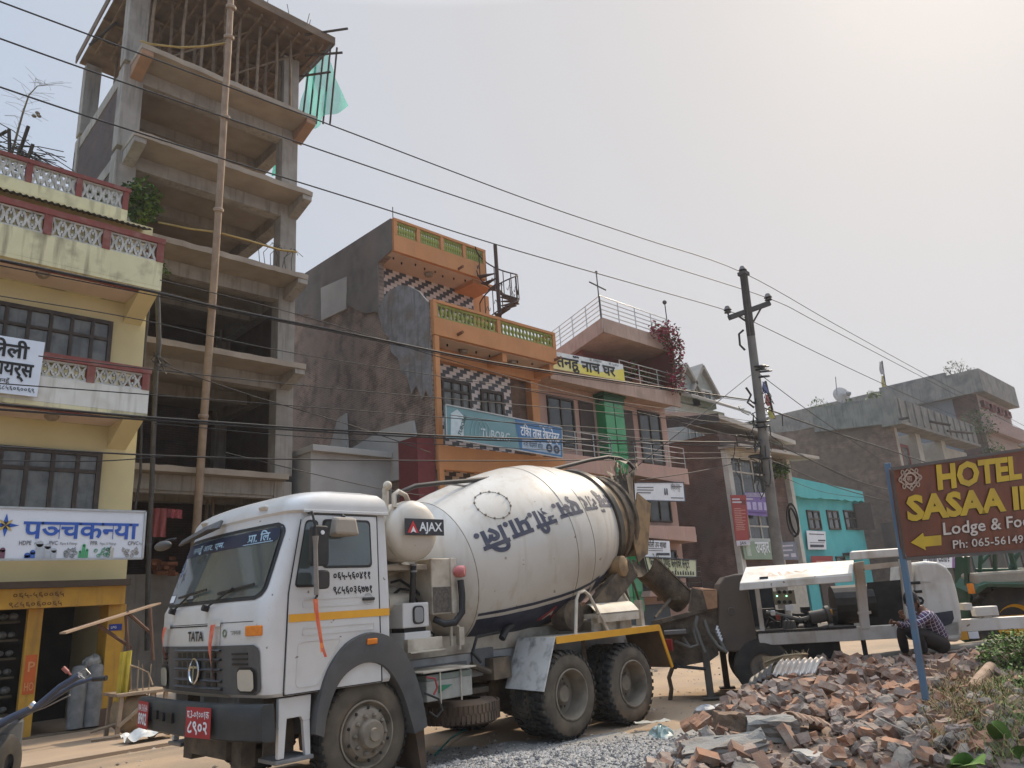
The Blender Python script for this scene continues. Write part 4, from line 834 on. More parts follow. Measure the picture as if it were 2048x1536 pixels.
# ---- signs on the yellow house
def board(name, label, pts, th, mat, cat='sign', edge=None, group=None):
    t = thing(name, label, cat, sum((Vector(p) for p in pts), Vector())/4, group=group); m = MB(); m.plate(pts, (0, th, 0)); m.build('board', mat, t, bevel=.004)
    if edge:
        m = MB()
        for i in range(4): m.bar(Vector(pts[i])+Vector((0, -.004, 0)), Vector(pts[(i+1) % 4])+Vector((0, -.004, 0)), .035, .03, (0, 1, 0))
        m.build('frame', edge, t)
    return t
def quad(c, Y): return [aty(x, y, Y) for x, y in c]
def sfn(pts, off=.012, dx=0, dz=0):
    """lettering frame on a board: origin at its lower left corner (pts: ll, lr, ur, ul)"""
    ex = (Vector(pts[1])-Vector(pts[0])).normalized(); ez = (Vector(pts[3])-Vector(pts[0])).normalized()
    return plane_fn(Vector(pts[0])+ex*dx+ez*dz+Vector((0, -off, 0)), ex, ez)
BLU = M('sign blue', (.03, .1, .42), .5, (.028, .09, .38), 5); GRYT = M('sign grey', (.1, .1, .11), .5)
q = [Vector((1.9, 15.15, 2.86)), Vector((4.93, 15.15, 2.86)), Vector((4.93, 15.15, 3.73)), Vector((1.9, 15.15, 3.73))]
s1 = board('shop_sign', 'wide white shop sign with blue lettering and pipe pictures over the yellow shop front', q, .1, M('flex sign white', (.66, .7, .76), .4, (.63, .67, .73), 2), edge=STAINLESS)
lettering('पञ|चकन|या', .44, BLU, s1, sfn(q, .012, 1.07, .36), .02, width=1.85)
for tx, x in (('HDPE', 1.02), ('PVC', 1.47), ('PPR', 2.12), ('CPVC', 2.75)): lettering(tx, .1, GRYT, s1, sfn(q, .012, x, .245), .012, sx=.75)
for tx, x in (('Pipes', 1.25), ('Pipes & Fittings', 1.64), ('Pipes & Fittings', 2.28), ('Piping System', 2.97-.0)): lettering(tx, .062, GRYT, s1, sfn(q, .012, x+(.0 if 'System' not in tx else -.02), .25), 0, sx=.72)
def picto(x, z, w, h, mat, r=None, d=.01):
    m = MB(); p0 = Vector(q[0])+Vector((x, -d, z)); 
    m.box(p0.x, p0.x+w, p0.y-.004, p0.y, p0.z, p0.z+h); m.lathe([(w/2, -.004), (w/2, 0), (0, -.0)], (p0.x+w/2, p0.y-.004, p0.z+h), (0, -1, 0), 14); m.build('picture', mat, s1)
PGR = M('picture grey', (.42, .46, .5), .5); PBL = M('picture blue', (.05, .12, .4), .5); PMA = M('picture maroon', (.16, .07, .1), .5); PGN = M('picture green', (.06, .38, .14), .5); PCR = M('picture cream', (.55, .52, .42), .5)
for x, w, h, m_ in ((.66, .08, .2, PMA), (.76, .08, .14, PMA), (1.12, .09, .05, PBL), (1.2, .08, .1, PBL), (1.28, .11, .24, PGR), (1.41, .1, .2, PGR), (1.52, .08, .13, PGR), (1.95, .04, .11, PGN), (2.0, .05, .22, PGN), (2.06, .04, .14, PGN), (2.46, .02, .2, PCR), (2.5, .02, .17, PCR)): picto(x, .02, w, h, m_)
rnd = random.Random(3)
for x0, n, m_ in ((1.68, 9, PGR), (2.2, 9, PGN), (2.68, 9, PCR)):
    mb = MB()
    for k in range(n):
        c = Vector(q[0])+Vector((x0+rnd.uniform(0, .26), -.012, .05+rnd.uniform(0, .12))); mb.lathe([(.022, -.003), (.034, -.003), (.034, 0), (.022, 0)], c, (0, -1, 0), 10); mb.bar(c, c+Vector((rnd.uniform(-.05, .05), 0, rnd.uniform(.02, .05))), .02, .004, (0, 1, 0))
    mb.build('fittings_picture', M('fitting dark '+str(x0), (.25, .27, .28) if m_ is PGR else (.1, .3, .18) if m_ is PGN else (.35, .33, .3), .5), s1)
c = Vector(q[0])+Vector((.8, -.012, .57))
for k in range(8):
    a = math.pi/4*k; mb = MB(); r2 = .2 if k % 2 == 0 else .14; d = Vector((math.cos(a), 0, math.sin(a))); e = Vector((-math.sin(a), 0, math.cos(a))); mb.add([c, c+d*r2*.3+e*.035, c+d*r2, c+d*r2*.3-e*.035], [(0, 1, 2, 3)]); mb.build('star_ray', BLU if k % 2 == 0 else M('star gold', (.5, .38, .12), .5), s1)
q = [aty(-60, 795, 15.22), aty(98, 799, 15.22), aty(110, 703, 15.22), aty(-60, 680, 15.22)]; q[0].z = q[1].z+.05
q = [Vector((1.2, 15.24, 5.73)), Vector((2.95, 15.2, 5.73)), Vector((2.98, 15.2, 6.78)), Vector((1.2, 15.24, 6.78))]
s2 = board('shop_sign', 'white sign board with black lettering hung on the middle lattice balcony of the yellow house', q, .03, M('flex sign pale', (.62, .68, .76), .45, (.58, .64, .72), 2))
lettering('सु पलेली', .36, BLACK, s2, sfn(q, .01, .45, .68), .03, width=1.1); lettering('सप|लायर्स', .36, BLACK, s2, sfn(q, .01, .65, .35), .03, width=1.0)
lettering('दमौली, तनहुँ', .1, BLACK, s2, sfn(q, .01, .85, .2), .01); lettering('०६५-५६३०६९, ९८५६०६००६९', .115, BLACK, s2, sfn(q, .01, .55, .07), .01, width=1.15)
# ================================================================== unfinished concrete frame
CON = M('raw concrete', (.34, .31, .27), .95, (.28, .255, .22), 3, stain=(.19, .17, .15), stain_scale=1.1, stain_amt=.6, streak=(.16, .145, .125), bump=.25, bscale=25)
CON2 = M('slab soffit concrete', (.33, .28, .22), .95, (.27, .225, .18), 2, stain=(.4, .34, .28), stain_scale=.8, stain_amt=.4, bump=.15, bscale=20)
PROPM = M('prop timber', (.2, .145, .095), .9, (.13, .095, .065), 6)
FORM = M('form ply', (.16, .11, .075), .9, (.1, .075, .055), 3, stain=(.22, .17, .12), stain_scale=2)
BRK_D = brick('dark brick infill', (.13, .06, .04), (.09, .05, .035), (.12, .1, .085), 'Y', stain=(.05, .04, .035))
cb = thing('concrete_frame_building', 'tall unfinished grey concrete building frame with open floors and timber props on top', 'building', (7.5, 18.2, 0))
YS, YC, YB = 18.2, 19.1, 23.8
XL, XR = 4.85, 10.05
LV = [(5.37, 9.75), (8.38, 9.9), (11.12, 9.95), (13.87, 10.05), (16.55, 10.15)]
rnd = random.Random(11)
for i, (z, xr) in enumerate(LV):
    cant = .0 if i == 0 else .9
    mb = MB(); n = 24; yf = YC-cant if i else YC-.35
    x0, x1 = (XL+.05 if i < 3 else 5.0), xr
    top = [(x0+(x1-x0)*k/n, yf+rnd.uniform(-.02, .02), z+rnd.uniform(-.012, .012)) for k in range(n+1)]; bot = [(p[0], p[1]+.01, z-.15) for p in top]
    vs = top+bot+[(p[0], YB, z) for p in top]+[(p[0], YB, z-.15) for p in top]; m = n+1
    fs = []
    for k in range(n): fs += [(k, k+1, m+k+1, m+k), (k, k+1, 2*m+k+1, 2*m+k), (m+k, m+k+1, 3*m+k+1, 3*m+k), (2*m+k, 2*m+k+1, 3*m+k+1, 3*m+k)]
    fs += [(0, m, 3*m, 2*m), (n, m+n, 3*m+n, 2*m+n)]
    mb.add(vs, fs); mb.build('floor_slab', CON2, cb)
    mb = MB(); mb.box(XL+.52, XR-.55, YC+.05, YC+.42, z-.55, z-.152); mb.build('floor_beam', CON, cb, bevel=.01)
    for xx in (XL+.04, XR-.42): mb = MB(); mb.box(xx, xx+.38, YC+.472, YB-.402, z-.53, z-.153); mb.build('side_beam', CON, cb)
    mb = MB(); mb.box(XL+.43, XR-.43, 21.3, 21.6, z-.5, z-.154); mb.build('cross_beam', CON, cb)
    if cant:
        for xx in (x0+.012, x1-.312):
            mb = MB(); mb.plate([(xx, yf+.03, z-.152), (xx, YC+.028, z-.152), (xx, YC+.028, z-.55), (xx, yf+.03, z-.3)], (.3, 0, 0)); mb.build('cantilever_beam', CON if i != 4 else M('new concrete', (.34, .2, .12), .9, (.28, .17, .11), 4), cb, bevel=.01)
tops = [0, 5.37, 8.38, 11.12, 13.87, 16.55, 19.3]
for a, b in zip(tops, tops[1:]):
    for xx in (XL+.0, XR-.55):
        mb = MB(); mb.box(xx, xx+.52, YC+.03, YC+.47, a-.0, b-.15); mb.build('column', CON, cb, bevel=.012)
    for xx in (XL+.0, XR-.5):
        mb = MB(); mb.box(xx, xx+.45, YB-.4, YB, a, b-.15); mb.build('column', CON, cb, bevel=.012)
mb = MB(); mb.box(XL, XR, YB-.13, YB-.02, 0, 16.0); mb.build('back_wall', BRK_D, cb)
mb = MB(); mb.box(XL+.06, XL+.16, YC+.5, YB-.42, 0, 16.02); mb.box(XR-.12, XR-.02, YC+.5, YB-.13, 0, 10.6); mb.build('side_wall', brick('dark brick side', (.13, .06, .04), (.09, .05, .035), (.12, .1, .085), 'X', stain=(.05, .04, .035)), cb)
mb = MB(); mb.box(XL, XR, YC+.1, YC+.35, 4.75, 5.22); mb.build('lintel_beam', CON, cb)
for px in (412, 424, 540): x, z = fx(px, 1000, 20.2); mb = MB(); mb.tube([(x, 20.2, 0), (x+.03, 20.2, 4.8)], .045, 8); mb.build('prop', PROPM, cb)
# formwork deck, joists and props of the top storey
zt = 19.3; mb = MB(); mb.box(4.72, 10.5, YS-.35, YB, zt, zt+.05); mb.build('formwork_deck', FORM, cb)
mb = MB(); mb.box(4.62, 10.58, YS-.38, YS-.34, zt-.05, zt+.22); mb.box(10.55, 10.59, YS-.34, YB, zt-.05, zt+.22); mb.box(4.6, 4.64, YS-.34, YB, zt-.05, zt+.22); mb.build('formwork_edge', FORM, cb)
for k in range(5):
    mb = MB(); y = YS+.15+k*.95; mb.box(4.7, 10.5, y, y+.09, zt-.11, zt-.002); mb.build('joist', PROPM, cb)
for k in range(14):
    mb = MB(); x = 4.9+k*.41; mb.bar((x, YS-.2, zt-.16), (x+.05, YB-1, zt-.16), .06, .08); mb.build('joist', PROPM, cb)
k = 0
for y in (YS+.3, YS+1.1, YS+2.2, YS+3.3, YS+4.4):
    for j in range(9):
        x = 5.5+j*.56+rnd.uniform(-.15, .15); lean = rnd.uniform(-.12, .12)
        if y == YS+.3 and j == 8: continue
        mb = MB(); mb.tube([(x+lean, y+rnd.uniform(-.1, .1), 16.56), (x+lean*.4+rnd.uniform(-.03, .03), y, 17.9), (x, y, zt-.12)], [.05, .045, .04], 7); mb.build('prop', PROPM, cb, 60); k += 1
for px in ((5.6, 8.2), (7.0, 9.8)): mb = MB(); mb.bar((px[0], YS+.5, 16.6), (px[1], YS+.6, zt-.2), .05, .04); mb.build('brace', PROPM, cb)
# starter bars on the roof
for x0 in (5.2, 8.6, 9.9):
    for k in range(7):
        mb = MB(); a = Vector((x0+rnd.uniform(-.2, .2), YS+.9+rnd.uniform(-.2, .2), zt+.05)); mb.tube([a, a+Vector((rnd.uniform(-.1, .1), 0, .6)), a+Vector((rnd.uniform(-.35, .35), rnd.uniform(-.1, .1), 1.35+rnd.uniform(-.1, .3)))], .011, 5); mb.build('starter_bar', M('rebar', (.05, .04, .035), .8), cb)
# projecting poles at the corners, loose bars on a slab
for p, q_ in (((9.6, 18.0, 19.2), (10.9, 17.6, 19.9)), ((9.9, 18.5, 18.9), (10.95, 18.0, 19.25)), ((10.0, 19.6, 18.8), (11.1, 19.0, 19.2)), ((4.9, 20.6, 18.8), (4.35, 20.9, 17.9)), ((4.95, 19.2, 19.4), (4.4, 19.4, 19.7))):
    mb = MB(); mb.tube([p, q_], .04, 7); mb.build('scaffold_pole', M('dark pole', (.05, .04, .032), .9), cb)
for k in range(7):
    x = 8.6+k*.16; mb = MB(); mb.tube([(x, 18.5, 11.13), (x+rnd.uniform(-.1, .1), 18.5, 11.6), (x+rnd.uniform(-.2, .3), 18.45, 11.95), (x+.3, 18.4, 11.75)], .01, 5); mb.build('loose_bar', MATS['rebar'], cb)
for k in range(5):
    p = atd(620+rnd.uniform(-5, 12), 180+rnd.uniform(0, 40), 26.5); mb = MB(); mb.tube([atd(604+k*14, 248, 28.0), atd(622+k*13, 95, 28.0)], .035, 6); mb.build('scaffold_pole', MATS['dark pole'], cb)
# ---- green safety net
GN = M('green net', (.06, .5, .38), .8, (.07, .56, .44), 4)
_n2 = GN.node_tree; _b = _n2.nodes['Principled BSDF']; _tr = _n2.nodes.new('ShaderNodeBsdfTransparent'); _tl = _n2.nodes.new('ShaderNodeBsdfTranslucent'); _tl.inputs[0].default_value = (.06, .5, .38, 1)
_m1 = _n2.nodes.new('ShaderNodeMixShader'); _m1.inputs[0].default_value = .55; _m2 = _n2.nodes.new('ShaderNodeMixShader'); _m2.inputs[0].default_value = .38
_n2.links.new(_b.outputs[0], _m1.inputs[1]); _n2.links.new(_tl.outputs[0], _m1.inputs[2]); _n2.links.new(_m1.outputs[0], _m2.inputs[1]); _n2.links.new(_tr.outputs[0], _m2.inputs[2]); _n2.links.new(_m2.outputs[0], _n2.nodes['Material Output'].inputs[0])
ng = thing('safety_net', 'translucent green safety net hanging off the top corner of the concrete frame', 'safety net', atd(640, 180, 28))
tri = [atd(x, y, 28.2) for x, y in ((598, 245), (601, 200), (622, 95), (632, 55), (640, 70), (653, 105), (661, 130), (672, 160), (685, 188), (695, 208), (680, 220), (655, 238), (632, 246), (612, 263))]
mb = MB(); c = sum(tri, Vector())/len(tri)
def nfn(a, b):
    t = a*len(tri); i = int(t) % len(tri); f = t-int(t); e = tri[i]*(1-f)+tri[(i+1) % len(tri)]*f; p = c+(e-c)*b; return p+CF*(.32*math.sin(p.x*7+p.z*2.5)+.15*math.sin(p.x*15))
mb.grid(nfn, 56, 8, True); mb.build('net_sheet', GN, ng, 60)
mb = MB(); a, b_, c_, d_ = [atd(x, y, 29.0) for x, y in ((543, 352), (557, 350), (556, 325), (547, 328))]; mb.plate([a, b_, c_, d_], CF*.03); o = mb.build('net_strip', GN, ng)
# ---- bricks stacked inside and washing
SB = thing('brick_stack', 'stack of loose orange bricks on a ledge behind the truck cab', 'bricks', atd(320, 1140, 19))
mb = MB()
for k in range(60):
    p = atd(300+rnd.uniform(0, 48), 1150-rnd.uniform(0, 38)*(1-abs(rnd.uniform(-.4, .6))), 19.5+rnd.uniform(0, 1)); mb.cbox(p, (.23, .11, .075), rnd.uniform(0, 3))
mb.build('bricks', M('loose brick orange', (.34, .13, .06), .9, (.26, .1, .05), 6), SB)
mb = MB(); p = atd(325, 1175, 20); mb.box(p.x-1.2, p.x+.6, p.y-.1, p.y+1.2, 0, p.z+.35); o = mb.build('ledge', CON, SB)
def cloth(name, label, a, b, drop, mat, cat='towel', group=None):
    m = MB(); a, b = Vector(a), Vector(b)
    m.grid(lambda s, t: a+(b-a)*s+Vector((.01*math.sin(s*17), .05*math.sin(s*14+t*2)*(t*.8+.2), -drop*t)), 20, 8); o = m.build(name, mat, None, 70); return tag(o, label, cat, group)
TOWEL = M('pink towel', (.4, .12, .12), .95, (.34, .1, .1), 10)
cloth('hanging_towel', 'plain pink towel hung to dry behind the truck windscreen', atd(303, 1016, 18.6), atd(336, 1017, 18.6), .7, TOWEL)
cloth('hanging_towel', 'small red dotted cloth hung beside the pink towel', atd(336, 1017, 18.7), atd(366, 1020, 18.7), .22, M('red dotted cloth', (.4, .06, .09), .95, (.55, .2, .2), 40))
# ---- bamboo pole with ropes, steel pipe at the yellow corner
BAM = M('bamboo', (.34, .26, .19), .7, (.27, .2, .145), 4, stain=(.17, .125, .095), stain_scale=3, stain_amt=.5)
bp = thing('bamboo_pole', 'very tall bamboo scaffold pole standing in front of the concrete frame', 'bamboo pole', (6.0, 16.8, 0))
pp = [atd(x, y, 18.6+.0*i) for i, (x, y) in enumerate(((463, -30), (457, 100), (450, 200), (443, 330), (434, 470), (424, 620), (408, 830), (394, 1040), (380, 1200)))]
mb = MB(); mb.tube(pp, [.075, .076, .08, .083, .087, .092, .097, .1, .105], 12); mb.build('culm', BAM, bp, 60)
for x, y in ((462, 15), (458, 75), (450, 235), (437, 420), (424, 615), (407, 832)):
    i = min(range(len(pp)), key=lambda k: abs((y)-(-30, 100, 200, 330, 470, 620, 830, 1040, 1200)[k])); p = atd(x, y, 18.6); mb = MB(); mb.lathe([(.1, -.05), (.125, -.03), (.125, .03), (.1, .05)], p, pp[0]-pp[-1], 14); mb.build('node', BAM, bp, 50)
ROPE = M('yellow rope', (.36, .25, .08), .9, (.28, .19, .07), 30)
for nm, pts in (('top', ((282, 82), (300, 88), (360, 95), (410, 93), (455, 86))), ('low', ((318, 445), (380, 458), (435, 465), (500, 482), (560, 500), (594, 504)))):
    mb = MB(); mb.tube([atd(x, y, 18.7 if i else 19.3) for i, (x, y) in enumerate(pts)], .028, 6); o = mb.build('tie_rope', ROPE, None, 60); tag(o, 'yellow rope tying the bamboo pole to the '+('top open storey' if nm == 'top' else 'fourth storey columns'), 'rope')
pi = thing('steel_pipe', 'bent dark steel pipe rising past the corner of the yellow balconies', 'pipe', atd(300, 1100, 17))
mb = MB(); mb.tube([atd(*p, 17.2) for p in ((313, 540), (316, 620), (318, 690), (312, 740), (308, 840), (304, 960), (299, 1060), (296, 1160), (294, 1300))], .055, 10); mb.build('tube', M('pipe grey', (.06, .062, .065), .6, (.09, .09, .09), 6), pi, 60)
mb = MB(); mb.tube([atd(*p, 17.3) for p in ((297, 620), (285, 740), (283, 830), (281, 950), (270, 1020))], .03, 8); mb.build('drain', MATS['pipe grey'], pi, 60)
mb = MB()
for k in range(12):
    p = atd(316+rnd.uniform(-6, 8), 718+rnd.uniform(-14, 14), 17.1); mb.tube([p, p+Vector((rnd.uniform(-.15, .25), 0, rnd.uniform(-.15, .15))), p+Vector((rnd.uniform(-.1, .3), 0, rnd.uniform(-.3, .1)))], .01, 5)
mb.build('tied_wire', BLACK, pi)
# ================================================================== low white building and orange house
wl = thing('white_outbuilding', 'low white plastered building with a broken wall edge below the brick side wall', 'building', (11.5, 17.4, 0))
mb = MB(); mb.box(10.3, 13.0, 18.6, 22.0, 0, 6.0); mb.build('wall', M('dirty white plaster', (.42, .4, .37), .9, (.37, .355, .33), 1.5, stain=(.3, .28, .25), stain_scale=1.2), wl)
mb = MB(); mb.plate([Vector((12.93, y, z)) for y, z in ((17.2, 6.1), (17.4, 6.95), (19.0, 7.0), (21.0, 6.7), (21.1, 8.0), (21.6, 7.9), (22.1, 7.0), (22.2, 5.5), (18, 5.3))], (.08, 0, 0)); mb.build('broken_wall', MATS['dirty white plaster'], wl)
mb = MB(); mb.box(10.25, 12.9, 18.4, 22.1, 6.003, 6.18); mb.build('cornice', MATS['dirty white plaster'], wl, bevel=.01)
OB_M = M('orange paint', (.5, .23, .095), .8, (.44, .2, .08), 1.6, stain=(.5, .22, .08), stain_scale=1.2, stain_amt=.5, streak=(.42, .2, .09))
GRN = M('baluster green', (.26, .29, .06), .6, (.2, .22, .05), 5)
SOR = M('balcony soffit cream', (.52, .4, .32), .85, (.46, .36, .29), 2)
SIDEB = brick('rough brick party wall', (.34, .215, .15), (.23, .155, .115), (.36, .3, .245), 'X', .23, .075, stain=(.2, .16, .13), stain_amt=.6, msize=.012, noise_amt=.6)
CEMR = M('grey cement render', (.25, .245, .245), .95, (.17, .165, .16), 3.5, stain=(.2, .155, .125), stain_scale=1.6, stain_amt=.8, streak=(.12, .11, .105), bump=.7, bscale=9)
def step_tile(name, ca, cb, w, h, shift):
    m = bpy.data.materials.new(name); m.use_nodes = True; n = m.node_tree; b = n.nodes['Principled BSDF']; L = n.links.new; b.inputs['Roughness'].default_value = .5
    tc = n.nodes.new('ShaderNodeTexCoord'); sp = n.nodes.new('ShaderNodeSeparateXYZ'); L(tc.outputs['Object'], sp.inputs[0])
    def mt(op, a, b_=None):
        q = n.nodes.new('ShaderNodeMath'); q.operation = op
        for i, v in enumerate((a, b_)):
            if v is None: continue
            if isinstance(v, (int, float)): q.inputs[i].default_value = v
            else: L(v, q.inputs[i])
        return q.outputs[0]
    zr = mt('DIVIDE', sp.outputs['Z'], h); row = mt('FLOOR', zr); ph = mt('MULTIPLY', row, shift); fx_ = mt('FRACT', mt('ADD', mt('DIVIDE', sp.outputs['X'], w), ph))
    white = mt('LESS_THAN', fx_, .5); edge = mt('MAXIMUM', mt('LESS_THAN', mt('FRACT', zr), .06), mt('LESS_THAN', mt('FRACT', mt('MULTIPLY', fx_, 2)), .03))
    m1 = n.nodes.new('ShaderNodeMixRGB'); m1.inputs[1].default_value = (*cb, 1); m1.inputs[2].default_value = (*ca, 1); L(white, m1.inputs[0])
    m2 = n.nodes.new('ShaderNodeMixRGB'); m2.inputs[2].default_value = (.25, .23, .22, 1); L(edge, m2.inputs[0]); L(m1.outputs[0], m2.inputs[1])
    t = n.nodes.new('ShaderNodeTexNoise'); t.inputs['Scale'].default_value = 3; t.inputs['Detail'].default_value = 6; L(tc.outputs['Object'], t.inputs['Vector'])
    r = n.nodes.new('ShaderNodeMapRange'); r.inputs[3].default_value = .65; r.inputs[4].default_value = 1.15; L(t.outputs[0], r.inputs[0])
    m3 = n.nodes.new('ShaderNodeMixRGB'); m3.blend_type = 'MULTIPLY'; m3.inputs[0].default_value = 1; L(m2.outputs[0], m3.inputs[1]); L(r.outputs[0], m3.inputs[2]); L(m3.outputs[0], b.inputs['Base Color']); return m
TILE = step_tile('black and white tile', (.66, .56, .5), (.06, .062, .068), .56, .12, -.29)
OX = 13.05
def jag(pts, amp, step=.25, seed=1):
    r = random.Random(seed); out = []
    for p, q_ in zip(pts, pts[1:]):
        n = max(1, int(math.hypot(q_[0]-p[0], q_[1]-p[1])/step)); out.append(p)
        for k in range(1, n): t = k/n; out.append((p[0]+(q_[0]-p[0])*t+r.uniform(-amp, amp), p[1]+(q_[1]-p[1])*t+r.uniform(-amp, amp)))
    return out+[pts[-1]]
ob = thing('orange_house', 'orange house with green balusters, black and white tiles and a bare brick party wall', 'house', (15.5, 16.6, 0))
mb = MB(); mb.plate([(OX, y, z) for y, z in ((16.55, 0), (16.55, 9.2), (16.55, 10.4), (19.2, 11.1), (19.2, 12.75), (18.4, 12.9), (18.4, 14.05), (26.5, 14.3), (26.5, 0))], (.2, 0, 0)); mb.build('party_wall', SIDEB, ob)
arc = [(19.16, 11.15)]+[(18.9-.0+(-2.4)*t, 11.15+.62*math.sin(math.pi*min(1, t*1.05+.12))-.55*t) for t in [i/10 for i in range(0, 11)]]
mb = MB(); mb.plate([(OX-.06, y, z) for y, z in [(19.2, 10.95), (18.9, 11.35), (18.5, 11.52), (18.0, 11.5), (17.5, 11.3), (17.0, 10.95), (16.56, 10.45), (16.56, 7.4), (16.8, 7.7), (17.0, 7.5), (17.25, 8.0), (17.5, 7.8), (17.7, 8.4), (18.0, 8.6), (18.15, 9.1), (18.5, 9.4), (18.6, 9.9), (18.9, 10.2), (19.05, 10.6)]], (.055, 0, 0)); mb.build('cement_patch', CEMR, ob)
mb = MB(); mb.plate([(OX-.05, y, z) for y, z in [(18.4, 14.05), (26.4, 14.28)]+jag([(26.4, 13.3), (24.5, 12.7), (22.9, 11.9), (21.2, 12.0), (20.0, 11.2), (19.2, 11.0)], .07)+[(19.19, 12.75), (18.4, 12.9)]], (.045, 0, 0)); mb.build('render_band', M('dark old render', (.17, .15, .135), .95, (.12, .105, .095), 2, stain=(.24, .2, .17), stain_scale=1, bump=.5, bscale=10), ob)
mb = MB(); mb.plate([(OX-.07, y, z) for y, z in ((21.15, 11.75), (22.8, 11.85), (22.85, 13.15), (21.1, 12.95), (21.1, 12.4))], (.06, 0, 0)); mb.build('white_patch', MATS['dirty white plaster'], ob)
mb = MB(); mb.box(OX+.2, 18.4, 19.65, 26.5, 0, 13.0); mb.box(OX+.2, 18.4, 17.6, 19.65, 0, 9.3); mb.build('body', OB_M, ob)
mb = MB(); mb.box(OX+.2, 17.5, 19.55, 19.65, 11.2, 12.95); mb.build('upper_tiles', TILE, ob)
mb = MB(); mb.box(OX+.2, 17.15, 17.5, 17.6, 3.2, 9.0); mb.build('lower_tiles', TILE, ob)
vase = [(.055, 0), (.055, .06), (.035, .1), (.06, .2), (.07, .27), (.05, .36), (.032, .46), (.05, .5), (.05, .56)]
m_ = MB(); m_.lathe([(r, h) for r, h in vase], (0, 0, 0), (0, 0, 1), 8); BAL = mesh_of(m_, 'baluster', GRN, 50)
def balcony(x0, x1, y, zb, zt, parts, depth):
    m = MB(); m.box(x0, x1, y, y+.14, zb, zb+.5*(zt-zb)); m.box(x0, x1, y-.02, y+.16, zt-.09, zt); m.box(x1-.14, x1, y+.14, y+depth, zb, zb+.5*(zt-zb)); m.box(x1-.14, x1, y+.16, y+depth, zt-.09, zt)
    w = (x1-x0)/parts
    for k in range(parts+1): c = min(x1-.14, max(x0, x0+k*w-.07)); m.box(c, c+.14, y-.01, y+.15, zb+.5*(zt-zb), zt-.092)
    b = m.build('parapet', OB_M, ob); n = 8 if parts == 4 else 15; h = .5*(zt-zb)-.09
    m = MB(); m.box(x0+.02, x1-.02, y+.03, y+.11, zt-.16, zt-.093); m.box(x0+.02, x1-.02, y+.03, y+.11, zb+.5*(zt-zb)+.002, zb+.5*(zt-zb)+.05); m.build('baluster_rail', GRN, b)
    for k in range(parts):
        for j in range(n):
            x = x0+k*w+.1+(w-.2)*(j+.5)/n; inst('baluster', BAL, b, (x, y+.07, zb+.5*(zt-zb)+.04), sc=(.9, .9, (h-.1)/.56))
    for j in range(3): inst('baluster', BAL, b, (x1-.07, y+.3+.2*j, zb+.5*(zt-zb)+.04), sc=(1, 1, (h-.1)/.56))
    m = MB(); m.box(x0+.02, x1-.02, y+.145, y+depth, zb-.02, zb+.12); m.build('balcony_slab', SOR, ob)
    m = MB(); rnd2 = random.Random(int(y*10))
    for k in range(9): m.lathe([(.0, -.09), (.03, -.06), (.025, 0)], (x0+.25+(x1-x0-.5)*k/8, y+.5+rnd2.uniform(-.12, .12), zb-.02), (0, 0, 1), 6)
    m.build('soffit_bulbs', BLACK, ob)
    return b
balcony(OX, 17.1, 18.3, 12.86, 14.05, 4, 1.3); balcony(OX+.02, 18.4, 16.4, 9.38, 10.5, 2, 1.2)
mb = MB(); mb.box(16.6, 17.6, 18.5, 19.6, 12.7, 12.85); mb.box(17.1, 17.6, 19.0, 19.14, 12.853, 13.9); mb.build('stair_landing', OB_M, ob)
# frame of the lower balconies
mb = MB(); mb.box(OX+.03, OX+.2, 16.4, 16.52, 3.4, 9.36); mb.box(17.95, 18.3, 17.3, 17.6, 3.4, 9.2); mb.box(OX+.2, 18.4, 17.25, 17.5, 8.95, 9.35); mb.box(15.9, 16.1, 16.5, 17.25, 9.05, 9.34); mb.box(18.1, 18.3, 16.5, 17.3, 9.0, 9.34); mb.build('frame', OB_M, ob, bevel=.01)
mb = MB(); mb.box(OX+.2, 18.4, 16.6, 17.5, 5.55, 5.75); mb.box(OX+.02, 18.4, 16.42, 16.6, 5.35, 6.05); mb.build('first_balcony', OB_M, ob, bevel=.01)
mb = MB(); mb.box(17.17, 18.38, 17.58, 17.65, 3, 8.95); mb.build('brick_return', brick('brick return', (.2, .1, .06), (.15, .085, .055), (.16, .13, .1), 'Y'), ob)
win(ob, 13.4, 15.32, 7.3, 8.48, 17.5, 5, 2, BRN, WIN_C, .1, rowz=[8.1]); win(ob, 15.75, 16.75, 6.9, 8.36, 17.5, 3, 2, BRN, WIN_C, .1, rowz=[8.0])
win(ob, 15.75, 16.75, 3.4, 5.2, 17.5, 3, 2, BRN, WIN_D, .1)
mb = MB(); mb.box(12.4, 13.0, 16.5, 17.4, 0, 6.25); mb.build('maroon_wall', M('maroon wall', (.15, .03, .03), .8), ob)
for x, z, y in ((14.0, 9.55, 16.35), (18.3, 9.5, 16.3), (15.8, 12.95, 18.25)): mb = MB(); mb.tube([(x, y+.2, z), (x-.05, y-.22, z-.01)], .05, 8); mb.build('spout', M('spout rust', (.2, .09, .04), .8), ob)
for x, y, z in ((14.7, 17.0, 9.34), (16.8, 17.0, 9.34), (15.0, 19.0, 12.82)): mb = MB(); mb.lathe([(0, -.12), (.14, -.1), (.16, -.02), (.1, 0)], (x, y, z), (0, 0, 1), 14); mb.build('ceiling_lamp', MATS['lamp brown glass'], ob, 40)
mb = MB(); mb.tube([(OX+.05, 18.4, 14.05), (OX+.05, 18.4, 14.5)], .015, 5); mb.build('starter_bar', MATS['rebar'], ob)
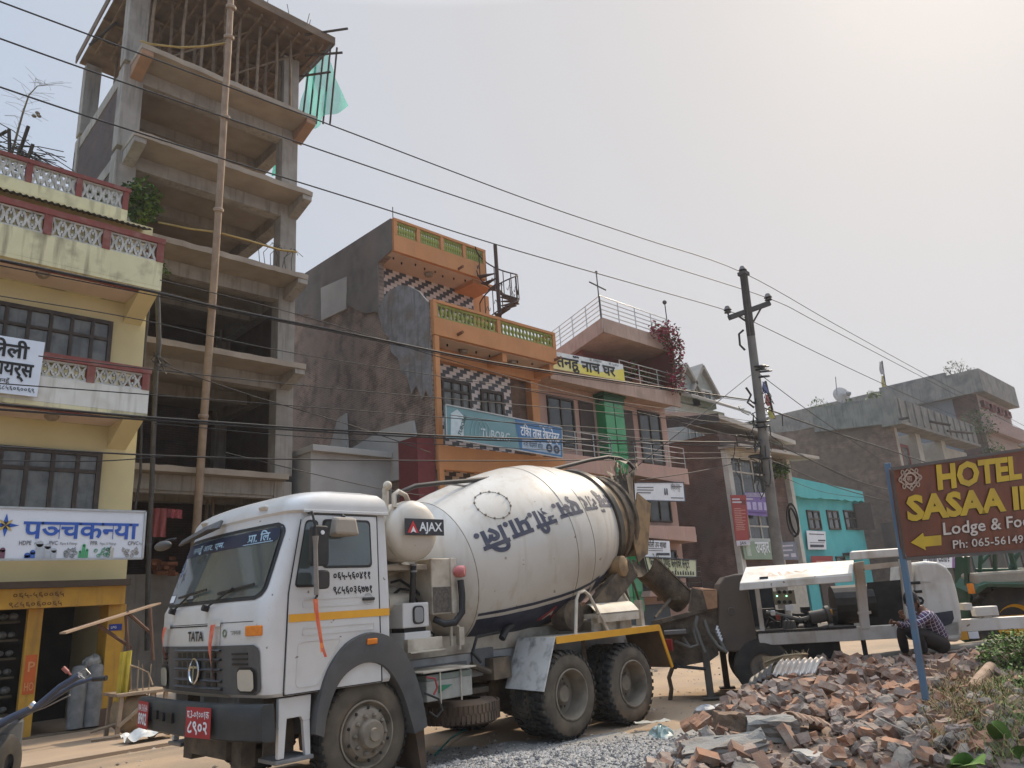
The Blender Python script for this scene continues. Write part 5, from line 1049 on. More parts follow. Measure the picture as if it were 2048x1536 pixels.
# ---- spiral stair
ss = thing('spiral_staircase', 'rusty iron spiral staircase with scrolled rail on the orange house terrace', 'staircase', (16.95, 17.6, 10.6))
RUST = M('rusty iron', (.07, .04, .03), .8, (.05, .032, .026), 9)
c = Vector((16.95, 17.6, 0)); mb = MB(); mb.tube([c+Vector((0, 0, 10.4)), c+Vector((0, 0, 13.95))], .07, 10); mb.build('newel', RUST, ss)
na = 13; rr = .72
def sp(t, r, dz=0): a = R(-200)+R(330)*t; return c+Vector((math.cos(a)*r, math.sin(a)*r, 10.65+2.35*t+dz))
for k in range(na):
    t = k/na; t2 = (k+.9)/na; mb = MB(); z = sp(t, 0).z; q1, q2 = sp(t, rr), sp(t2, rr); q2.z = q1.z; i1, i2 = sp(t, .08), sp(t2, .08); i2.z = i1.z; mb.plate([i1, q1, q2, i2], (0, 0, .035)); mb.build('step', RUST, ss)
    mb = MB(); mb.tube([sp(t, rr), sp(t, rr, .95)], .018, 5); mb.build('rail_bar', RUST, ss)
    mb = MB(); mb.tube([sp(t+.01, rr, .35)+Vector((0, 0, .12*math.sin(u_*6)))+(sp(t+.05, rr, .35)-sp(t+.01, rr, .35))*u_ for u_ in [i/8 for i in range(9)]], .012, 4); mb.build('rail_scroll', RUST, ss)
mb = MB(); mb.tube([sp(i/30, rr, .95) for i in range(31)], .025, 6); mb.build('handrail', RUST, ss, 60)
mb = MB(); mb.tube([sp(i/30, rr, .02) for i in range(31)], .022, 6); mb.build('stringer', RUST, ss, 60)
# ---- restaurant sign
TEAL = M('sign teal', (.13, .25, .27), .45, (.16, .29, .31), 1.5); SBLU = M('sign mid blue', (.05, .15, .3), .45, (.06, .17, .33), 2)
q = [aty(893, 876, 15.9), aty(1125, 916, 15.9), aty(1123, 855, 15.9), aty(891, 809, 15.9)]
rs = board('restaurant_sign', 'long tilted blue beer and restaurant sign on the orange house balcony', q, .08, TEAL, edge=STAINLESS)
def on(a, b, off=.01): return q[0]*(1-a)*(1-b)+q[1]*a*(1-b)+q[2]*a*b+q[3]*(1-a)*b+Vector((0, -off, 0))
L_ = (q[1]-q[0]).length; H_ = (q[3]-q[0]).length
def onf(a0, b0, off=.014, sh=0): return lambda x, y: on(a0+x/L_+sh*y, b0+y/H_, off)
mb = MB(); mb.add([on(.6, .005), on(.995, .005), on(.995, .995), on(.56, .995)], [(0, 1, 2, 3)]); mb.build('blue_field', SBLU, rs)
PT = M('sign pale lettering', (.5, .6, .62), .5); DT2 = M('sign dark green', (.05, .1, .1), .5)
mb = MB(); mb.add([on(.03, .1, .012), on(.13, .1, .012), on(.135, .75, .012), on(.085, .92, .012), on(.035, .75, .012)], [(0, 1, 2, 3, 4)]); mb.build('bottle_shield', PT, rs)
lettering('TUBORG', .28, DT2, rs, lambda x, y: on(.045+(x*.35-y*.5)/L_+.06, .12+(x*.94+y*.3)/H_*.9, .017), .03, width=.72)
mb = MB()
for k in range(3):
    pts = [on(.19+.03*k+.05*(1-math.cos(t)), .25+.5*math.sin(t)*.9, .014) for t in [math.pi*.9*i/10 for i in range(11)]]
    for a, b in zip(pts, pts[1:]): mb.bar(a, b, .03, .005, (0, 1, 0))
mb.build('crown_arcs', M('sign soft teal', (.2, .36, .38), .5), rs)
lettering('TUBORG', .36, PT, rs, onf(.27, .22), .025, width=1.15)
lettering('टिका तास रेष्टुरेन्ट', .4, WHITE_T, rs, onf(.61, .5), .02, width=1.72); lettering('प्रोप. श्याम श्रेष्ठ', .1, WHITE_T, rs, onf(.78, .86), 0, width=.6)
mb = MB(); mb.add([on(.62, .08, .012), on(.98, .08, .012), on(.98, .4, .012), on(.62, .4, .012)], [(0, 1, 2, 3)]); mb.build('pale_strip', M('sign pale blue', (.35, .45, .55), .5), rs)
lettering('मःमः चाउमिन बियर', .22, M('sign strip dark', (.04, .06, .1), .5), rs, onf(.63, .17, .016), .01, width=.85)
for a in (.87, .94):
    mb = MB(); p = on(a, .24, .016); mb.lathe([(.06, 0), (.14, 0), (.14, -.004), (.06, -.004)], p, (0, 1, 0), 18); mb.bar(p-Vector((.14, 0, 0)), p+Vector((.14, 0, 0)), .03, .006, (0, 1, 0)); mb.build('plate_picture', MATS['sign strip dark'], rs)
# ================================================================== pink house
PNK = M('pink wall paint', (.46, .295, .235), .85, (.41, .265, .21), 1.5, stain=(.4, .26, .21), stain_scale=1.1, stain_amt=.5, streak=(.36, .24, .2))
PND = M('deep red wall', (.2, .07, .06), .85, (.17, .065, .055), 2)
PNE = M('balcony edge pink', (.43, .305, .24), .85, (.37, .265, .21), 2, stain=(.24, .17, .13), stain_scale=1.5, streak=(.3, .2, .15))
DOORM = M('dark door', (.06, .04, .032), .6)
GRG = M('green glass', (.035, .26, .09), .12, (.045, .3, .11), 2, spec=.6)
pk = thing('pink_house', 'pink balcony house with a green glass strip up its front and a railed roof terrace', 'house', (22, 17, 0))
YP, YPB = 17.8, 16.95
mb = MB(); mb.box(18.5, 26.6, YP, 26, 0, 9.4); mb.build('wall', PNK, pk)
mb = MB(); mb.plate([(22.9, 19.0, 9.4), (26.6, 19.0, 9.4), (26.6, 25.9, 9.4), (25.3, 25.9, 9.4)], (0, 0, 2.09)); mb.box(26.45, 26.62, YPB+.1, 19.6, 9.4, 12.7); mb.build('top_storey', PND, pk)
def rail(pts, h, n, parent, name='railing', mat=STAINLESS, post=1.1, r=.022):
    m = MB()
    for a, b in zip(pts, pts[1:]):
        a, b = Vector(a), Vector(b); L = (b-a).length; k = max(1, round(L/post))
        for i in range(k+1): p = a+(b-a)*i/k; m.tube([p, p+Vector((0, 0, h))], r, 6)
        for j in range(n): z = Vector((0, 0, h*(j+1)/n)); m.tube([a+z, b+z], r*.8, 6)
    return m.build(name, mat, parent, 60)
# roof canopy with chamfered corner and railing
mb = MB(); cz = 11.5; pl = [(21.9, 17.0), (26.62, 17.0), (26.62, 26), (25.2, 26)]
mb.plate([(x, y, cz) for x, y in pl], (0, 0, .12)); mb.build('roof_slab', PNE, pk)
mb = MB()
for (a, b) in (((25.17, 26), (21.88, 16.99)), ((21.9, 16.98), (26.62, 16.98))): mb.plate([(a[0], a[1], cz-.05), (b[0], b[1], cz-.05), (b[0], b[1], cz+.55), (a[0], a[1], cz+.55)], (.08, .08, 0))
mb.build('roof_parapet', PNE, pk)
rail([(25.1, 25.8, 12.05), (21.95, 17.05, 12.05), (26.4, 17.05, 12.05)], .95, 5, pk)
for x, h in ((21.9, 2.0), (26.5, 1.8)): mb = MB(); mb.tube([(x, 17.05, 12.0), (x, 17.05, 12.0+h)], .025, 6); mb.ball((x, 17.05, 12.0+h), .06 if x < 25 else .1, 8, 6); mb.build('mast', M('dark mast', (.06, .055, .05), .6), pk)
mb = MB(); mb.bar((21.4, 17.05, 13.45), (22.4, 17.05, 13.35), .04); mb.build('mast_arm', MATS['dark mast'], pk)
win(pk, 23.9, 25.3, 9.7, 11.0, 18.99, 3, 1, BRN, WIN_D, .08)
for zt, zb, first in ((9.55, 9.0, True), (6.4, 5.6, False), (4.05, 3.3, False), (1.7, 1.2, False)):
    mb = MB()
    if first: mb.box(18.55, 26.5, YPB, YP, zb+.15, zt); mb.box(18.55, 26.5, YPB-.05, YPB+.05, zb, zt+.05)
    else:
        for a, b in ((18.6, 21.75), (22.8, 26.45)): mb.plate([(a+(.25 if a > 20 else 0), YPB, zt), (b, YPB, zt), (b, YPB, zb+.15), (a+(.1 if a > 20 else 0), YPB, zb+.3)], (0, .85, 0))
    mb.build('balcony', PNE if first else PNK, pk, bevel=.01)
mb = MB(); mb.box(21.95, 23.1, 17.35, YP, 1.0, 9.0); gs = mb.build('green_glass_strip', GRG, pk)
mb = MB(); mb.box(22.5, 22.53, 17.33, 17.35, 1.0, 9.0)
for z in [1.5+.75*k for k in range(10)]: mb.box(21.95, 23.1, 17.33, 17.348, z, z+.03)
mb.build('glazing_bars', M('glazing bar green', (.02, .12, .05), .5), gs)
mb = MB(); mb.box(21.85, 23.2, 17.25, YP, 9.0, 9.1); mb.plate([(21.9, 17.3, 8.75), (23.15, 17.3, 8.75), (23.15, 17.3, 9.0), (21.9, 17.3, 9.0)], (0, .4, 0)); mb.build('strip_cap', M('strip cap dark', (.02, .09, .04), .6), pk)
for z0, z1, drz in ((6.75, 8.75, 6.45), (4.3, 5.5, 4.1), (1.9, 3.1, 1.7)):
    win(pk, 19.2, 20.62, max(z0, drz+.4), z1-.05, YP, 2, 1, BRN, WIN_D, .07); win(pk, 24.6, 26.1, max(z0-.1, drz+.2), z1+.1, YP, 2, 1, BRN, WIN_D, .07)
    for x in (20.95, 23.4): mb = MB(); mb.box(x, x+.8, YP-.05, YP, drz, z1-.02); mb.build('door', DOORM, pk)
for zz in (6.4, 4.05):
    if zz > 5: rail([(18.7, YPB+.06, zz), (21.65, YPB+.06, zz), (21.65, YP, zz)], .85, 4, pk); rail([(23.05, YP, zz), (23.05, YPB+.06, zz), (26.4, YPB+.06, zz)], .85, 4, pk)
rail([(22.7, YPB+.05, 9.6), (26.4, YPB+.05, 9.6)], .85, 4, pk)
rail([(24.6, YPB+.03, 1.7), (26.45, YPB+.03, 1.7)], .8, 4, pk, mat=BRN)
for k in range(26): pass
# banner and smaller signs on the pink house
q = [aty(1100, 741, 16.8), aty(1240, 767, 16.8), aty(1240, 737, 16.8), aty(1118, 716, 16.8)]; q[0] = Vector((18.6, 16.8, 9.35)); q[3] = Vector((18.6, 16.8, 10.0)); q[1] = Vector((22.65, 16.8, 9.52)); q[2] = Vector((22.65, 16.8, 10.2))
bn = board('house_banner', 'yellow and white banner with big black lettering on the top balcony of the pink house', q, .04, M('banner white', (.66, .68, .66), .5))
def qon(q, a, b, off=.012): return q[0]*(1-a)*(1-b)+q[1]*a*(1-b)+q[2]*a*b+q[3]*(1-a)*b+Vector((0, -off, 0))
def qf(q, a0, b0, off=.016):
    L = (q[1]-q[0]).length; H = (q[3]-q[0]).length
    return lambda x, y: qon(q, a0+x/L, b0+y/H, off)
mb = MB(); mb.grid(lambda a, b: qon(q, a, b*(.5+.22*math.sin(a*7+.5)), .008), 24, 3); mb.build('yellow_wave', M('banner yellow', (.68, .58, .09), .5, (.66, .6, .25), 1), bn)
lettering('तनहुँ नाच घर', .55, BLACK, bn, qf(q, .05, .18), .03, width=3.3)
lettering('प^ो. रामकुमार', .14, BLACK, bn, qf(q, .5, .82), 0, width=.7); lettering('मो. ९८४६०', .13, BLACK, bn, qf(q, .78, .8), 0, width=.6)
q = [aty(1262, 1000, 16.85), aty(1370, 1003, 16.85), aty(1367, 965, 16.85), aty(1262, 965, 16.85)]
b2 = board('house_sign', 'pale blue white banner with a leaf emblem on the second pink balcony', q, .03, WHITE_T, edge=NAVY)
for a, b, w_ in ((.1, .7, .3), (.1, .55, .3), (.1, .4, .25), (.75, .75, .2), (.72, .15, .25)): mb = MB(); mb.add([qon(q, a, b), qon(q, a+w_, b), qon(q, a+w_, b+.05), qon(q, a, b+.05)], [(0, 1, 2, 3)]); mb.build('text_line', GRYT, b2)
for a in (.6, .64): mb = MB(); mb.add([qon(q, a, .35), qon(q, a+.03, .3), qon(q, a+.025, .65), qon(q, a+.005, .7)], [(0, 1, 2, 3)]); mb.build('leaf_emblem', NAVY, b2)
lettering('शिक्षा केन्द्र', .3, GRYT, b2, qf(q, .73, .6), 0, width=.65)
q = [aty(1287, 1113, 16.8), aty(1342, 1115, 16.8), aty(1339, 1082, 16.8), aty(1290, 1080, 16.8)]
b3 = board('house_sign', 'small white office board with a navy bar below the pink house window', q, .04, WHITE_T)
lettering('दमौली उप शाखा', .3, BLACK, b3, qf(q, .05, .58), .01, width=1.35)
mb = MB(); mb.add([qon(q, .45, .1), qon(q, .95, .12), qon(q, .95, .27), qon(q, .45, .25)], [(0, 1, 2, 3)]); mb.build('navy_bar', NAVY, b3)
for b in (.48, .36): mb = MB(); mb.add([qon(q, .15, b), qon(q, .7, b), qon(q, .7, b+.04), qon(q, .15, b+.04)], [(0, 1, 2, 3)]); mb.build('text_line', GRYT, b3)
q = [aty(1300, 1152, 16.75), aty(1393, 1154, 16.75), aty(1392, 1120, 16.75), aty(1290, 1114, 16.75)]
b4 = board('furniture_sign', 'yellow green flooring and furniture shop sign low on the pink house', q, .06, M('sign lime cream', (.5, .52, .32), .5, (.55, .57, .4), 1), edge=M('sign edge dark', (.05, .06, .08), .5))
lettering('फ्लोरिङ्ग एण्ड फर्निचर सेन्टर', .55, BLACK, b4, qf(q, .06, .5), .02, width=2.35)
mb = MB()
for k in range(12):
    a = .3+.055*k; mb.add([qon(q, a, .1), qon(q, a+.035, .1), qon(q, a+.03, .32+.06*math.sin(k*2)), qon(q, a+.005, .3)], [(0, 1, 2, 3)])
mb.build('product_pictures', BLACK, b4)
# street-level shutter behind the mixer chute
mb = MB(); mb.box(18.6, 25.2, YP-.06, YP, -.2, 1.2); mb.build('shutter', M('grey blue shutter', (.07, .09, .1), .6), pk)
for k, (x, z, t_) in enumerate(((20.5, .6, 'yellow'), (19.3, .5, 'white'))): pass
# ================================================================== white attic house behind
ah = thing('attic_house', 'white house with two gabled attic dormers behind the brick shop', 'house', (30, 21, 0))
AW = M('attic white', (.5, .49, .44), .8, (.46, .45, .4), 2, stain=(.36, .33, .28), stain_scale=1.2); AR = M('beige roof sheet', (.3, .27, .23), .8, (.26, .235, .2), 3); AG = M('attic greenish', (.3, .31, .27), .7)
def P21(x, y, Y=21): return aty(x, y, Y)
a, b = P21(1357, 870), P21(1452, 850); mb = MB(); mb.box(a.x, b.x, 21, 27, 0, P21(1400, 815).z); mb.build('wall', AW, ah)
zt = P21(1400, 812).z
mb = MB(); x0, x1 = P21(1352, 815).x, P21(1470, 830).x; mb.plate([(x0, 20, zt-.05), (x1, 20, zt-.25), (x1-2.5, 24, zt+2.1), (x0, 24, zt+2.1)], (0, 0, .15)); mb.build('roof', AR, ah)
for px in (1375, 1408):
    p = aty(px, 795, 20.8); w_ = 1.15; mb = MB(); z0 = zt-.05; z1 = p.z+.25
    mb.plate([(p.x-w_, 20.8, z0), (p.x+w_, 20.8, z0), (p.x+w_, 20.8, z1), (p.x, 20.8, z1+1.35), (p.x-w_, 20.8, z1)], (0, 3, 0)); dm = mb.build('dormer', AG, ah)
    mb = MB(); mb.bar((p.x-w_-.2, 20.7, z1-.15), (p.x, 20.7, z1+1.5), .16, .3, (0, 1, 0)); mb.bar((p.x+w_+.2, 20.7, z1-.15), (p.x, 20.7, z1+1.5), .16, .3, (0, 1, 0)); mb.plate([(p.x-w_-.2, 20.6, z1-.1), (p.x, 20.6, z1+1.55), (p.x, 24, z1+1.55), (p.x-w_-.2, 24, z1-.1)], (0, 0, .08)); mb.plate([(p.x+w_+.2, 20.6, z1-.1), (p.x, 20.6, z1+1.55), (p.x, 24, z1+1.55), (p.x+w_+.2, 24, z1-.1)], (0, 0, .08)); mb.build('gable_roof', AR, dm)
    win(dm, p.x-.8, p.x+.7, z0+.3, z1+.2, 20.78, 2, 1, AW, WIN_D, .12)
a = P21(1372, 835); win(ah, a.x, a.x+1.4, a.z-2.2, a.z, 21, 2, 1, AW, WIN_C, .1); a = P21(1412, 845); win(ah, a.x, a.x+1.5, a.z-1.6, a.z+.1, 21, 2, 1, BRN, WIN_D, .1)
# ================================================================== brick shop with white window frame
SB_X = aty(1450, 950, 17).x
SBK = brick('brown brick flank', (.21, .115, .085), (.15, .09, .07), (.19, .15, .125), 'X', stain=(.1, .08, .07), stain_amt=.8)
bs = thing('brick_shop', 'narrow brown brick shop house with a tall white framed window and posters', 'shop house', (SB_X+2, 17, 0))
WFR = M('off white frame', (.52, .5, .44), .75, (.47, .45, .4), 3, stain=(.3, .27, .22), stain_scale=2, stain_amt=.5)
EAV = M('eave cream', (.45, .4, .34), .85, (.4, .36, .31), 2, stain=(.3, .26, .22), stain_scale=1)
sx1 = aty(1575, 950, 17).x
z_top = aty(1447, 905, 17).z
mb = MB(); mb.box(SB_X, sx1, 17.06, 26, 0, z_top+.9); mb.build('wall', SBK, bs)
mb = MB(); mb.plate([(SB_X-.15, 16.0, z_top+.05), (sx1+1.2, 15.8, z_top+.05), (sx1+1.0, 17.1, z_top+.15), (SB_X-.1, 17.1, z_top+.15)], (0, 0, .14)); mb.build('canopy', EAV, bs)
mb = MB(); mb.plate([(SB_X-.5, 16.6, z_top+1.4), (sx1+.2, 16.4, z_top+.8), (sx1+.2, 20, z_top+1.5), (SB_X-.4, 20, z_top+2.3)], (0, 0, .2)); mb.build('roof', EAV, bs)
mb = MB(); mb.plate([(SB_X-.55, 16.62, z_top+1.2), (SB_X-.5, 16.62, z_top+1.62), (SB_X-.5, 24, z_top+2.6), (SB_X-.55, 24, z_top+2.1)], (.1, 0, 0)); mb.build('roof_edge', M('dark roof edge', (.05, .045, .042), .9), bs)
zb = aty(1490, 1090, 17).z
mb = MB(); 
for x in (SB_X, SB_X+3.5, sx1-.3): mb.box(x, x+.34, 16.8, 17.05, zb-1.2, z_top+.1)
for z in (zb-.1, aty(1460, 1010, 17).z-.25, z_top-.1): mb.box(SB_X+.345, SB_X+3.49, 16.83, 17.04, z, z+.3)
mb.build('white_frame', WFR, bs)
zm = aty(1460, 1010, 17).z
win(bs, SB_X+.34, SB_X+3.5, zm+.08, z_top-.1, 17.04, 3, 2, WFR, WIN_D, .09, rowz=[z_top-.8]); win(bs, SB_X+.34, SB_X+3.5, zb+.2, zm-.25, 17.04, 3, 2, WFR, WIN_D, .09)
mb = MB(); mb.box(SB_X+.2, sx1-.2, 16.9, 17.05, -.2, zb-1.0); mb.build('shutter', M('pale slat shutter', (.4, .37, .31), .7), bs)
mb = MB(); rnd = random.Random(2); p = Vector((SB_X-.02, 19.0, 3.9)); mb.ball(p, .2, 8, 6, (.2, 1, .8)); mb.build('plaster_spot', M('pale spot', (.5, .38, .3), .9), bs)
def poster(name, label, c, Y, mat, lines, th=.02):
    q = [aty(x, y, Y) for x, y in c]; t = board(name, label, q, th, mat)
    for a, b, w_, h_, m_ in lines: mm = MB(); mm.add([qon(q, a, b), qon(q, a+w_, b), qon(q, a+w_, b+h_), qon(q, a, b+h_)], [(0, 1, 2, 3)]); mm.build('printed_block', m_, t)
    return t, q
RED_P = M('poster red', (.28, .03, .025), .6, (.24, .03, .03), 3); PUR = M('poster purple', (.16, .1, .3), .6, (.2, .14, .34), 4); PAL = M('poster pale', (.5, .48, .52), .6); PSA = M('print salmon', (.5, .25, .2), .6)
t, q = poster('poster', 'tall red poster with fine lines of print hanging left of the purple poster', ((1473, 1092), (1500, 1090), (1492, 990), (1461, 990)), 16.6, RED_P, [(.1, .3+.035*k, .6+.15*math.sin(k*3), .014, PSA) for k in range(13)]+[(.05, .84, .6, .03, PAL), (.05, .9, .5, .03, PAL), (.6, .8, .3, .1, M('print dark red', (.12, .02, .02), .6)), (0, 0, 1, .1, PAL)])
lettering('SAN', .18, NAVY, t, qf(q, .25, .02), .02, width=.5)
t, q = poster('poster', 'purple education poster with round pictures beside the street pole', ((1493, 1030), (1538, 1033), (1533, 985), (1488, 985)), 16.62, PUR, [(.02, .82, .96, .16, PAL)]+[(.05+.25*k, .25, .17, .33, M('print lilac', (.45, .4, .6), .6)) for k in range(4)]+[(.1, .1, .8, .07, M('print violet', (.1, .05, .2), .6)), (.05, .68, .3, .06, PAL)])
lettering('EDUCATIONAL CONSULT', .24, PUR, t, qf(q, .04, .84), .02, width=1.35)
t, q = poster('wall_sign', 'pale green shop sign with white lettering behind the street pole', ((1490, 1119), (1560, 1119), (1553, 1083), (1483, 1083)), 16.7, M('sign sage', (.2, .27, .19), .5, (.23, .3, .21), 2), [(.08, .2, .12, .6, M('print sage light', (.4, .47, .38), .6))])
lettering('उपहार', .7, WHITE_T, t, qf(q, .35, .38), .02, width=1.2)
t, q = poster('wall_sign', 'grey blue sign with faint lettering at the right of the street pole', ((1565, 1120), (1598, 1119), (1590, 1083), (1560, 1085)), 16.7, M('sign slate', (.16, .17, .22), .5), [(.1, .75, .7, .08, PAL), (.1, .5, .6, .08, PAL), (.1, .2, .3, .12, PAL), (.55, .15, .3, .2, PAL)])
# ================================================================== turquoise house
TQ = M('turquoise paint', (.09, .43, .43), .8, (.08, .38, .385), 1.2, stain=(.14, .46, .45), stain_scale=1, stain_amt=.6, streak=(.08, .36, .36))
tq = thing('turquoise_house', 'bright turquoise two storey house right of the street pole', 'house', (39, 17, 0))
tx0, tx1 = aty(1590, 1010, 17.6).x, aty(1727, 1060, 17.6).x
a, b = aty(1580, 953, 17.3), aty(1725, 983, 17.3); z0a, z0b = aty(1582, 992, 17.3).z, aty(1727, 1003, 17.3).z
mb = MB(); mb.box(tx0, tx1, 17.6, 26, -.2, (a.z+b.z)/2-.1); mb.build('wall', TQ, tq)
mb = MB(); n = 20; rnd = random.Random(8)
mb.plate([(a.x, 17.3, a.z), (b.x, 17.3, b.z)]+[(b.x+(a.x-b.x)*k/n, 17.3, z0b+(z0a-z0b)*k/n+rnd.uniform(-.06, .06)) for k in range(n+1)], (0, .35, 0)); mb.build('parapet', TQ, tq)
for px in (1611, 1651, 1685):
    p, q_ = aty(px, 1020, 17.6), aty(px+25, 1060, 17.6); win(tq, p.x, p.x+1.45, q_.z, p.z, 17.6, 2, 2, BRN, WIN_D, .08, rowz=[p.z-.45])
p = aty(1695, 1060, 17.5); mb = MB(); mb.plate([(p.x+1.45, 17.5, p.z), (p.x+2.3, 16.9, p.z), (p.x+2.3, 16.9, p.z+1.5), (p.x+1.45, 17.5, p.z+1.5)], (.04, .04, 0)); mb.build('open_shutter', BRN, tq)
for px, py in ((1627, 1120), (1670, 1113)): p = aty(px, py, 17.6); win(tq, p.x, p.x+1.1, p.z-1.1, p.z, 17.6, 1, 1, BRN, WIN_D, .08)
p = aty(1690, 1110, 17.6); mb = MB(); mb.box(p.x-.3, p.x+2.2, 17.2, 17.6, p.z-.05, p.z+.1); mb.build('hood', DOORM, tq)
p = aty(1640, 1180, 17.6); mb = MB(); mb.box(p.x, p.x+1.6, 17.5, 17.6, -.2, p.z+.8); mb.build('door', DOORM, tq)
t, q = poster('wall_sign', 'white notice board fixed under the first turquoise window', ((1617, 1099), (1653, 1099), (1651, 1063), (1613, 1061)), 17.45, WHITE_T, [(.1, .8, .8, .05, GRYT), (.55, .45, .4, .08, NAVY), (.1, .35, .8, .03, GRYT), (.1, .12, .75, .14, NAVY)])
t, q = poster('wall_sign', 'red shop sign board partly hidden behind the pump canopy', ((1624, 1140), (1668, 1140), (1666, 1112), (1622, 1112)), 17.2, RED_P, [(.2, .25, .4, .4, PSA), (.6, .5, .3, .12, PAL)])
# ================================================================== large brown brick house with terrace
bx = aty(1781, 840, 17).x
def PX(x, y, X=None): return atx(x, y, X or bx)
BB = brick('brown party wall', (.24, .145, .098), (.17, .105, .075), (.21, .16, .125), 'X', stain=(.13, .095, .07), stain_amt=.7, noise_amt=.45)
GC = M('grey weathered concrete', (.23, .215, .185), .95, (.18, .165, .145), 1.5, stain=(.09, .09, .085), stain_scale=.9, stain_amt=.7, streak=(.1, .1, .095))
CRM = M('cream weathered plaster', (.4, .37, .31), .9, (.35, .32, .27), 1.5, stain=(.22, .2, .17), stain_scale=1)
bh = thing('brown_brick_house', 'large brown brick house with a weathered terrace and white balcony at right', 'house', (bx, 17, 0))
zc = aty(1775, 850, 17).z; yb_ = PX(1545, 860).y
mb = MB(); mb.plate([(bx, 17, 0), (bx, 17, zc+.4), (bx, yb_, zc+1.2), (bx, yb_, 0)], (.3, 0, 0)); mb.build('party_wall', BB, bh)
mb = MB(); y2 = PX(1632, 860).y; mb.plate([(bx-.25, 16.4, zc+.1), (bx-.25, 16.4, zc+1.9), (bx-.25, y2, zc+2.3), (bx-.25, y2, zc+.6)], (.3, 0, 0)); mb.build('terrace_band', GC, bh)
mb = MB(); fx1 = aty(1960, 900, 16.4).x; mb.box(bx+.06, fx1, 16.4, 16.7, zc+.2, zc+1.8); 
for k in range(12): mb.box(bx+.1+k*(fx1-bx)/12, bx+.35+k*(fx1-bx)/12, 16.3, 16.4, zc+.25, zc+1.75)
mb.box(bx-.3, fx1, 16.25, 17.5, zc+.0, zc+.195); mb.build('terrace_parapet', GC, bh)
mb = MB(); mb.box(bx+.3, fx1+2, 18.6, 34, 0, zc+.2); mb.build('wall', CRM, bh)
mb = MB(); 
for x in (bx+.02, bx+4.3, bx+9.5): mb.box(x, x+.9, 17.05, 18.6, 0, zc)
mb.box(bx+.3, fx1, 17.0, 18.6, zc-6.1, zc-5.5); mb.build('column', CRM, bh)
mb = MB(); mb.box(bx+4.5, bx+10, 16.5, 16.7, zc-5.5, zc-3.6)
bp_ = mb.build('balcony_wall', WPL, bh); lattice_b = MB()
for k in range(8): lattice_b.box(bx+4.6+k*.68, bx+4.7+k*.68, 16.42, 16.5, zc-5.4, zc-3.7)
lattice_b.build('balcony_ribs', GC, bp_)
win(bh, bx+1.2, bx+3.9, zc-4.2, zc-.8, 17.6, 2, 2, MAR, WIN_C, .2)
for k in range(4): win(bh, bx+11+k*3.1, bx+13.3+k*3.1, zc-4.4, zc-1.0, 17.9, 2, 2, BRN, WIN_C, .2)
mb = MB(); mb.box(bx+10.4, fx1+2, 17.9, 18.6, zc-6, zc); mb.build('front_wall', CRM, bh)
for a, b in (((1860, 843), (1900, 850)), ((1895, 862), (1945, 866)), ((1800, 838), (1815, 836))): mb = MB(); mb.tube([aty(*a, 16.2), aty(*b, 15.4)], .09, 6); mb.build('projecting_pole', MATS['dark pole'], bh)
# taller house behind with a row of windows
x2 = aty(1955, 800, 17).x; zt2 = aty(1957, 752, 17).z; zb2 = aty(1985, 866, 17).z
th_ = thing('window_row_house', 'taller grey and pink house with a row of tall windows at the far right', 'house', (x2, 17, 0))
x3 = aty(2020, 830, 17).x
mb = MB(); mb.box(x2, x3, 17, 40, 0, zt2-.2); mb.build('wall', M('faded pink plaster', (.33, .24, .2), .9, (.29, .215, .18), 1), th_)
mb = MB(); mb.box(x2-.8, x3+.6, 16.2, 40, zt2-2.0, zt2); mb.build('roof_band', GC, th_)
mb = MB(); mb.box(x2-.4, x3+.3, 16.3, 17, zb2-.2, zb2+1.0); mb.build('lower_band', M('pink band', (.3, .2, .17), .9), th_)
mb = MB(); y3 = atx(1905, 800, x2).y; y4 = atx(1770, 820, x2).y; mb.box(x2-.1, x2, 17, y3, 0, zt2-2); mb.build('brick_flank', brick('far red flank', (.17, .075, .05), (.13, .06, .045), (.13, .1, .08), 'X', stain=(.07, .05, .04)), th_)
mb = MB(); mb.box(x2-.15, x2-.01, y3, max(y4, y3+4), 0, zt2-1.2); mb.build('grey_flank', M('far grey render', (.18, .19, .195), .9, (.155, .16, .165), 1), th_)
mb = MB(); mb.box(x2-.4, x2, y3, max(y4, y3+4), zt2-1.2, zt2+.4); mb.build('flank_parapet', GC, th_)
for k in range(4): a = x2+(x3-x2)*(.06+.235*k); win(th_, a, a+(x3-x2)*.15, zb2+2.2, zt2-2.6, 17, 1, 2, MAR, WIN_C, .5, dep=.3)
p = aty(1990, 880, 18); p2 = aty(2060, 890, 18)
yh = thing('far_yellow_house', 'pale yellow wall of a far house above the hotel sign', 'house', (p.x, 18, 0))
mb = MB(); mb.box(p.x-2, p2.x+60, 18, 40, 0, p.z+.4); mb.build('wall', M('far yellow', (.62, .5, .25), .9, (.58, .47, .24), .6), yh)
mb = MB(); mb.box(p.x-2.2, p2.x+60, 17.6, 18, p.z+.1, p.z+.9); mb.build('coping', GC, yh)
